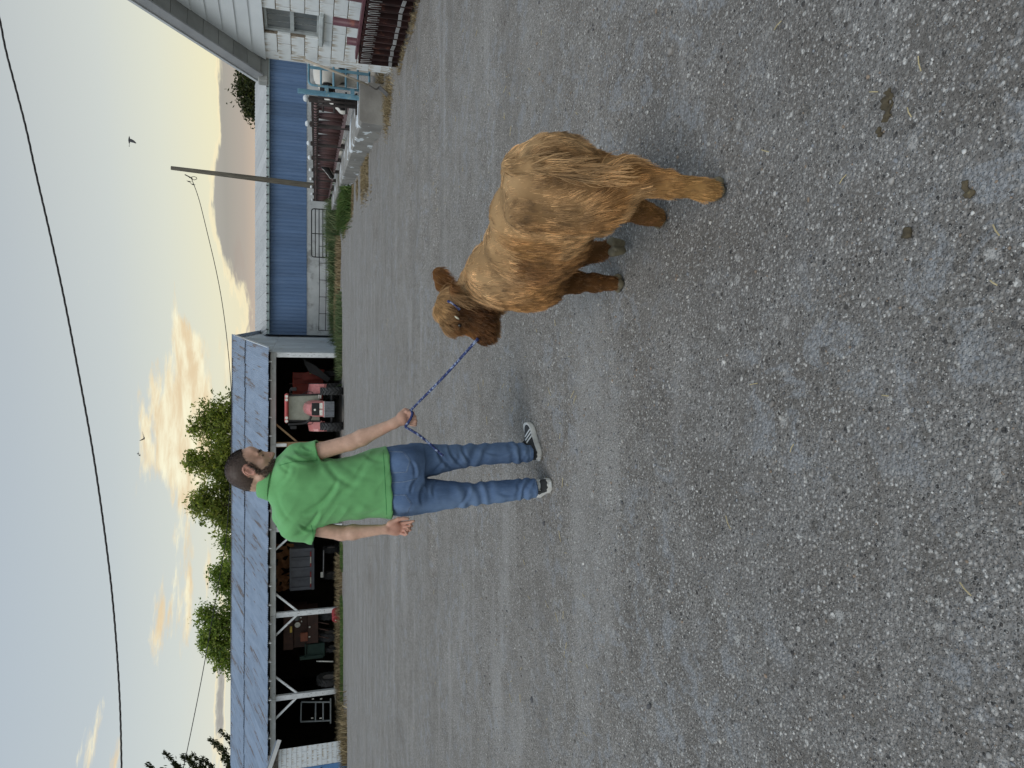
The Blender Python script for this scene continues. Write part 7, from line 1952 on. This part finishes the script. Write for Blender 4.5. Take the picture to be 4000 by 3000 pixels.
# hooves
M_HOOF = pmat('hoof_horn', (0.19, 0.165, 0.105), (0.11, 0.095, 0.062), 25, 0.55, vary=0, c3=(0.30, 0.27, 0.20), t3=(0.6, 0.75), s3=14)
def hoof(c, fdir, up, name='hoof', s=1.0, sole=False):
    f_ = np.array(fdir, float); f_ /= np.linalg.norm(f_); u_ = np.array(up, float); u_ -= f_ * (u_ @ f_); u_ /= np.linalg.norm(u_); r_ = np.cross(f_, u_)
    M_ = np.array([f_, r_, u_]).T; c = np.array(c)
    HF = Field(c - 0.085, c + 0.085, 0.0045)
    for sd in (-1, 1):
        HF.cap(c + M_ @ np.array([-0.020, sd * 0.017, 0.012]) * s, c + M_ @ np.array([0.022, sd * 0.014, 0.002]) * s, 0.022 * s, 0.016 * s, 0.004)
        HF.ell(c + M_ @ np.array([-0.004, sd * 0.016, 0.024]) * s, np.array([0.026, 0.018, 0.024]) * s, M_, 0.006)
    HF.plane(c + M_ @ np.array([0, 0, -0.012]) * s, -u_)
    hv, hf = HF.mesh(1, 0.4)
    return add_part(name, hv, hf, M_HOOF, calf)
g1 = G(2256, 2818); g2 = G(2142, 2590); g3 = G(1890, 2428)
hoof((g1.x, g1.y, 0.012), cf, cu_, s=0.98); hoof((g2.x, g2.y, 0.012), cf, cu_, s=0.98); hoof((g3.x, g3.y, 0.012), [-0.5, 0.75, 0], cu_)
hoof(A3(2037, 2415, 2.785), [0.05, 0.35, -0.95], [-0.1, 0.92, 0.38], s=1.12)
# nose leather, eye
M_NOSE = pmat('nose_leather', (0.16, 0.105, 0.075), (0.10, 0.065, 0.045), 30, 0.4, vary=0)
NZ = Field(A3(1674, 1890, 3.0) - 0.08, A3(1674, 1890, 3.0) + 0.08, 0.005)
NZ.ell(A3(1678, 1890, 2.99), (0.026, 0.034, 0.030), None, 0.01)
for dy in (-0.018, 0.018): NZ.ell(A3(1670, 1886, 2.99 + dy), (0.012, 0.008, 0.007), None, 0.004, 'sub')
nv_, nf_ = NZ.mesh(1, 0.4); add_part('nose', nv_, nf_, M_NOSE, calf)
mt, t, b = new_mat('calf_eye'); b.inputs['Base Color'].default_value = (0.012, 0.008, 0.006, 1); b.inputs['Roughness'].default_value = 0.08
kb = BVHTree.FromPolygons([tuple(p) for p in kv], [tuple(f) for f in kf])
e_ = cam_hit(kb, 1731, 1795, 0.004)
mb = MB(); mb.lathe([(0.001, -0.010), (0.008, -0.006), (0.011, 0.0), (0.008, 0.006), (0.001, 0.010)], e_, (0.3, -1, 0.1), 14); mb.build('eye', mt, calf, smooth=True)

# ------------------------------------------------------------------ halter
halter = thing('rope_halter', 'blue rope halter round the calf\'s muzzle and behind its ears', 'halter', HALTER)
def wrap(pts, off=0.006):
    out = []
    for u, v in pts:
        h_ = cam_hit(kb, u, v, off)
        if h_ is not None: out.append(h_)
    return out
cheek = wrap([(1826, 1762), (1815, 1772), (1800, 1783), (1785, 1795)], 0.017) 
mb = MB(); rope_twist(mb, smooth_path(cheek, 1), 0.0062); mb.build('cheek_strap', M_ROPE, halter, smooth=True)
mc = np.array(HDa) * 0.30 + np.array(HDb) * 0.70; hd_ = (HDb - HDa) / np.linalg.norm(HDb - HDa); s1 = np.cross(hd_, [0, 0, 1.0]); s1 /= np.linalg.norm(s1); s2 = np.cross(hd_, s1)
loop = [mc + (s1 * math.cos(a_) + s2 * math.sin(a_)) * 0.050 for a_ in np.linspace(0, 2 * math.pi, 26)]
mb = MB(); rope_twist(mb, loop, 0.0062); mb.build('nose_band', M_ROPE, halter, smooth=True)
pc = np.array(A3(1822, 1790, 3.05)); loop = [pc + (np.array([0.2, 0.98, 0]) * math.cos(a_) + np.array([-0.5, 0.1, 0.86]) * math.sin(a_)) * 0.090 for a_ in np.linspace(0, 2 * math.pi, 30)]
mb = MB(); rope_twist(mb, loop, 0.0055); mb.build('crown_strap', M_ROPE, halter, smooth=True)
# small pale oval set in the face hair
hp = cam_hit(kb, 1755, 1784, 0.022)
mb = MB(); mb.lathe([(0.0005, -0.013), (0.003, -0.008), (0.0045, 0), (0.003, 0.008), (0.0005, 0.013)], hp, (0.45, -0.1, 0.75), 10)
o = mb.build('pale_oval', pmat('pale_oval_surface', (0.75, 0.74, 0.58), rough=0.6), None, smooth=True, loc=hp); tag(o, 'pale oval seed husk caught in the calf\'s dark face hair', 'husk')
# ------------------------------------------------------------------ grass, weeds, pebbles, straw, dung
def grass_mat(name, c1, c2, c3):
    mt, t, b = new_mat(name); a = t.new('ShaderNodeAttribute'); a.attribute_name = 'col'
    col = t.ramp(t.sep(a.outputs['Color'])[0], [(0.0, c1), (0.5, c2), (1.0, c3)])
    t.put(b.inputs['Base Color'], col); b.inputs['Roughness'].default_value = 0.7; b.inputs['Specular IOR Level'].default_value = 0.2
    return mt
M_GREENG = grass_mat('green_grass', (0.045, 0.095, 0.025), (0.09, 0.16, 0.04), (0.22, 0.24, 0.09))
M_DRYG = grass_mat('dry_grass', (0.13, 0.095, 0.05), (0.26, 0.20, 0.11), (0.46, 0.38, 0.23))
M_WEED = grass_mat('weeds', (0.045, 0.085, 0.035), (0.10, 0.14, 0.06), (0.22, 0.23, 0.12))
def blades(name, label, pts, h, w, mat, seed, lean=0.5, cat='grass', kind='stuff', wind=(0, 0)):
    """pts (N,2) roots on the ground; each blade is a bent three-segment strip"""
    rg = np.random.default_rng(seed); N = len(pts); x, y = pts[:, 0], pts[:, 1]; z = gz(x, y)
    if np.ndim(h) == 0: h = np.full(N, h)
    hh = h * rg.uniform(0.5, 1.2, N); an = rg.uniform(0, 6.283, N); l_ = lean * rg.uniform(0.2, 1.2, N) * hh
    dx, dy = np.cos(an) * l_ + wind[0] * hh, np.sin(an) * l_ + wind[1] * hh; px_, py_ = -np.sin(an + 1.0), np.cos(an + 1.0)
    v = np.empty((N, 5, 3)); ww = w * rg.uniform(0.6, 1.3, N)
    for k, (tt, sgn, kw) in enumerate(((0, -1, 1), (0, 1, 1), (0.55, 1, 0.75), (0.55, -1, 0.75), (1, 0, 0))):
        v[:, k, 0] = x + dx * tt ** 1.8 + px_ * ww * sgn * kw; v[:, k, 1] = y + dy * tt ** 1.8 + py_ * ww * sgn * kw; v[:, k, 2] = z - 0.01 + hh * tt * (1 - 0.25 * (l_ / np.maximum(hh, 1e-6)) * tt)
    f = np.empty((N, 2, 4), int); b_ = np.arange(N) * 5
    f[:, 0] = np.stack([b_, b_ + 1, b_ + 2, b_ + 3], 1); f[:, 1] = np.stack([b_ + 3, b_ + 2, b_ + 4, b_ + 4], 1)
    me = bpy.data.meshes.new(name); fl = []
    for i in range(0): pass
    quad = f[:, 0]; tri = np.stack([b_ + 3, b_ + 2, b_ + 4], 1)
    me.vertices.add(N * 5); 
    org = np.array([x.mean(), y.mean(), z.mean()])
    me.vertices.foreach_set('co', (v - org).astype(np.float32).ravel())
    loops = np.concatenate([quad.ravel(), tri.ravel()]); me.loops.add(len(loops)); me.loops.foreach_set('vertex_index', loops.astype(np.int32))
    starts = np.concatenate([np.arange(N) * 4, 4 * N + np.arange(N) * 3]); me.polygons.add(2 * N); me.polygons.foreach_set('loop_start', starts.astype(np.int32))
    me.update(calc_edges=True); me.materials.append(mat)
    val = np.clip(rg.normal(0.45, 0.25, N), 0, 1); a = me.color_attributes.new('col', 'FLOAT_COLOR', 'POINT')
    cc = np.ones((N, 5, 4), np.float32); cc[..., :3] = val[:, None, None]; a.data.foreach_set('color', cc.ravel())
    o = bpy.data.objects.new(name, me); COL.objects.link(o); o.location = org
    return tag(o, label, cat, None, kind)
rg = np.random.default_rng(77)
def strip(p0, p1, w, n, clump=0.0, seedc=0):
    p0, p1 = np.array(p0[:2], float), np.array(p1[:2], float); d = p1 - p0; L = np.linalg.norm(d); d /= L; q = np.array([-d[1], d[0]])
    s_ = rg.uniform(0, L, n * 3); t_ = rg.normal(0, w / 2, n * 3)
    p = p0 + d * s_[:, None] + q * t_[:, None]
    if clump > 0:
        keep = vnoise(p[:, 0], p[:, 1], clump, 9 + seedc) > 0.45; p = p[keep]
    return p[:n]
def blob_pts(c, r, n): return np.array(c)[None, :2] + rg.normal(0, 1, (n, 2)) * r
gA0, gA1 = P(20, 1320, 34.6), P(880, 1320, 34.9)
blades('verge_grass', 'short green grass verge along the front of the shed', strip((gA0.x, 34.3), (gA1.x, 34.6), 0.75, 5200, 0.7), 0.16, 0.016, M_GREENG, 1)
blades('dry_grass', 'tall dry grass against the shed posts', np.concatenate([strip((gA0.x + 3, 35.1), (gA1.x, 35.3), 0.35, 1500, 0.9, 1), blob_pts((P(70, 1300, 30).x + 0.4, 29.5), (0.7, 0.25), 700), blob_pts((P(110, 1300, 33).x, 33.5), (0.9, 0.5), 500), blob_pts((P(310, 1300, 35).x, 35.2), (0.5, 0.2), 250), blob_pts((P(610, 1300, 35).x, 35.2), (0.6, 0.2), 300)]), 0.42, 0.016, M_DRYG, 2, 0.6)
blades('corner_weeds', 'green weeds and dry stems at the shed\'s right corner', np.concatenate([blob_pts((SA.x + 0.9, 35.6), (0.8, 0.35), 900), strip((SA.x - 1.2, 35.1), (SA.x + 3.0, 36.5), 0.5, 900)]), 0.42, 0.016, M_WEED, 3)
w_pts = np.concatenate([blob_pts((P(2106, 1290, 40).x, 39.6), (1.0, 0.5), 1500), blob_pts((P(2000, 1290, 40).x, 40.4), (1.3, 0.5), 1300), strip((P(1980, 1290, 41).x, 40.8), (P(1715, 1290, 41).x, 41.0), 0.8, 2600, 0.5), blob_pts((P(1740, 1290, 41).x, 40.6), (0.9, 0.4), 500)])
hw = np.concatenate([np.full(1500, 0.95), np.full(1300, 0.75), np.full(len(w_pts) - 3300, 0.65), np.full(500, 0.7)])
blades('barn_weeds', 'tall green weeds in front of the barn gate', w_pts, hw, 0.022, M_WEED, 4, 0.65)
blades('barn_dry_grass', 'band of pale dry grass beside the gravel in front of the barn', np.concatenate([strip((P(1850, 1300, 39).x, 39.0), (P(1690, 1300, 39).x, 38.6), 0.9, 1800), strip((P(2060, 1300, 37).x, 36.8), (P(1850, 1300, 39).x, 38.4), 0.7, 900)]), 0.34, 0.02, M_DRYG, 5, 0.5)
k1, k2 = f_pt(25.5) + F_L * 1.1, f_pt(30) + F_L * 1.2
blades('kerb_grass', 'long green grass lying over the end of the concrete feed bunk', np.concatenate([strip((f_pt(24.6) + F_L * 0.85), (f_pt(33) + F_L * 1.2), 0.7, 3800), blob_pts(f_pt(26.5) + F_L * 0.35, (0.5, 0.9), 1500)]), 0.48, 0.015, M_GREENG, 6, 1.1, wind=(-0.5, -0.2))
blades('kerb_dry_grass', 'dry brown grass along the foot of the painted feed bunk', np.concatenate([strip(f_pt(14.2) + F_L * 0.95, f_pt(25) + F_L * 1.1, 0.55, 4200, 1.2), strip(f_pt(25) + F_L * 1.3, f_pt(34) + F_L * 1.9, 0.5, 1500)]), 0.09, 0.008, M_DRYG, 7, 1.0)
blades('yard_edge_grass', 'strip of short green grass between feed bunk and gravel', strip(G(2620, 1475), G(2440, 1440), 0.28, 2600, 1.3, 3), 0.09, 0.007, M_GREENG, 8, 0.8)
hay = np.concatenate([blob_pts(WP(-0.35, 0.30, 0), (0.22, 0.28), 1500), strip(RP(-0.1, -0.25, 0), RP(2.0, -0.2, 0), 0.25, 800), strip(G(2690, 1500), G(2600, 1455), 0.5, 1500, 2.0), strip(RP(-0.1, 0.16, 0), RP(2.4, 0.16, 0), 0.06, 350)])
blades('hay_litter', 'heap of dry hay at the corner of the block building', hay, 0.11, 0.005, M_DRYG, 9, 1.2)
# pebbles lying loose on the nearer ground
rg = np.random.default_rng(31); NP = 42000
yy = 0.75 + (5.6 - 0.75) * rg.random(NP) ** 1.15; xx = rg.uniform(-1, 1, NP) * (0.60 * yy + 0.35)
dens = vnoise(xx, yy, 1.7, 3) * 0.6 + vnoise(xx, yy, 5.0, 4) * 0.4; keep = rg.random(NP) < np.clip((dens - 0.22) * 2.0, 0.12, 1); xx, yy = xx[keep], yy[keep]; NP = len(xx)
ico_v = []; ph = (1 + 5 ** 0.5) / 2
for a in (-1, 1):
    for b_ in (-ph, ph): ico_v += [(0, a, b_), (a, b_, 0), (b_, 0, a)]
ico_v = np.array(ico_v); ico_v /= np.linalg.norm(ico_v[0])
from itertools import combinations
el_ = min(np.linalg.norm(ico_v[i] - ico_v[j]) for i, j in combinations(range(12), 2)) * 1.05
ico_f = []
for i, j, k in combinations(range(12), 3):
    if max(np.linalg.norm(ico_v[i] - ico_v[j]), np.linalg.norm(ico_v[j] - ico_v[k]), np.linalg.norm(ico_v[i] - ico_v[k])) < el_:
        n_ = np.cross(ico_v[j] - ico_v[i], ico_v[k] - ico_v[i]); ico_f.append((i, j, k) if n_ @ (ico_v[i] + ico_v[j] + ico_v[k]) > 0 else (i, k, j))
ico_f = np.array(ico_f)
sz = np.clip(0.0024 * np.exp(rg.normal(0, 0.48, NP)), 0.0012, 0.010) * (0.8 + 0.25 * np.clip(yy - 1, 0, 3) * 0.6)
bigp = rg.random(NP) < 0.008; sz = np.where(bigp, sz * 2.0, sz)
sc_ = np.stack([sz * rg.uniform(0.8, 1.4, NP), sz * rg.uniform(0.7, 1.1, NP), sz * rg.uniform(0.45, 0.8, NP)], 1)
an = rg.uniform(0, 6.283, NP); ca, sa = np.cos(an), np.sin(an)
pv = ico_v[None] * sc_[:, None] * (1 + 0.18 * rg.normal(0, 1, (NP, 12, 1)))
px_ = pv[..., 0] * ca[:, None] - pv[..., 1] * sa[:, None]; py_ = pv[..., 0] * sa[:, None] + pv[..., 1] * ca[:, None]
pv = np.stack([px_ + xx[:, None], py_ + yy[:, None], pv[..., 2] + (gz(xx, yy) + sc_[:, 2] * 0.25)[:, None]], -1)
pf = (ico_f[None] + (np.arange(NP) * 12)[:, None, None]).reshape(-1, 3)
M_PEB = attr_mat('pebble_stone', 0.75, 0.3)
pme = mesh_np('pebbles', pv.reshape(-1, 3), pf, M_PEB, smooth=True)
pal = np.array([(0.20, 0.185, 0.17), (0.26, 0.245, 0.23), (0.32, 0.31, 0.295), (0.24, 0.25, 0.265), (0.38, 0.365, 0.34), (0.50, 0.485, 0.455), (0.62, 0.61, 0.58), (0.27, 0.21, 0.16), (0.11, 0.11, 0.115)])
pc_ = pal[rg.choice(len(pal), NP, p=[0.22, 0.2, 0.17, 0.12, 0.10, 0.05, 0.02, 0.06, 0.06])] * rg.uniform(0.85, 1.1, (NP, 1))
a = pme.color_attributes.new('col', 'FLOAT_COLOR', 'POINT'); cc = np.ones((NP, 12, 4), np.float32); cc[..., :3] = pc_[:, None]; a.data.foreach_set('color', cc.ravel())
o = bpy.data.objects.new('pebbles', pme); COL.objects.link(o); tag(o, 'loose grey and white pebbles strewn over the gravel yard', 'pebbles', None, 'stuff')
# straw
mb = MB(); 
for u, v, ln, an in [(2640, 3420, .03, 1.2), (2560, 3560, .03, .4), (2900, 3045, .035, 1.9), (2410, 2995, .04, 1.1), (1895, 3890, .02, .9), (1470, 2150, .07, .8), (1440, 2250, .06, 2.4), (2100, 3900, .03, .5), (1455, 3465, .02, 1.5), (960, 2850, .05, .6), (700, 3780, .035, .9), (1500, 2950, .04, 1.7), (2300, 3300, .03, 2.2), (2750, 3600, .04, .2), (1250, 3100, .03, 2.6), (640, 2140, .06, 1.1)]:
    g = G(u, v); d_ = V(math.cos(an), math.sin(an), 0) * ln; mb.tube([g - d_ / 2 + V(0, 0, .006), g + V(0, 0, 0.009), g + d_ / 2 + V(0, 0, .006)], 0.0016, 5)
for _ in range(160):
    g = G(rg.uniform(100, 2900), rg.uniform(1500, 2300)); an = rg.uniform(0, 3.14); ln = rg.uniform(.02, .07); d_ = V(math.cos(an), math.sin(an), 0) * ln; mb.tube([g - d_ / 2 + V(0, 0, .008), g + d_ / 2 + V(0, 0, .008)], 0.0018, 4)
o = mb.build('straw', pmat('straw_stem', (0.55, 0.46, 0.27), (0.40, 0.33, 0.18), 30, 0.7), None, loc=(0, 0, 0)); tag(o, 'scattered bits of pale straw on the gravel', 'straw', None, 'stuff')
# dung
M_DUNG = pmat('dried_dung', (0.105, 0.085, 0.052), (0.070, 0.056, 0.034), 60, 0.9, bump=0.006, bscale=120, c3=(0.16, 0.13, 0.07), t3=(0.58, 0.7), s3=45)
def dung(label, lumps):
    c = np.array(G(*lumps[0][:2])); D_ = Field(c - [0.16, 0.16, 0.02], c + [0.16, 0.16, 0.05], 0.004)
    for u, v, r_ in lumps:
        g = np.array(G(u, v)); 
        for k in range(5):
            q = g + np.append(rg.normal(0, r_ * 0.8, 2), 0.0); D_.ell(q, (r_ * rg.uniform(.4, .7), r_ * rg.uniform(.4, .7), r_ * 0.32), None, 0.008)
    v_, f_ = D_.mesh(1, 0.3); n_ = vnormals(v_, f_); v_ = v_ + n_ * (0.012 * (n3(v_, 90, 5) - 0.5) + 0.008 * (n3(v_, 200, 6) - 0.5))[:, None]
    rt = bpy.data.objects.new('dung', mesh_np('dung', v_ - c, f_, M_DUNG)); COL.objects.link(rt); rt.location = c
    return tag(rt, label, 'dung', 'dried dung pats on the gravel')
dung('largest cluster of brown dung lumps on the gravel', [(2612, 3465, .013), (2602, 3452, .010), (2588, 3472, .010), (2560, 3462, .009), (2530, 3450, .008), (2490, 3432, .007)])
dung('small brown dung crumbs nearest the photographer', [(2265, 3770, .010), (2250, 3780, .008), (2240, 3768, .007)])
dung('small dark dung lump between the other two clusters', [(2105, 3545, .009), (2092, 3538, .007), (2080, 3548, .006)])
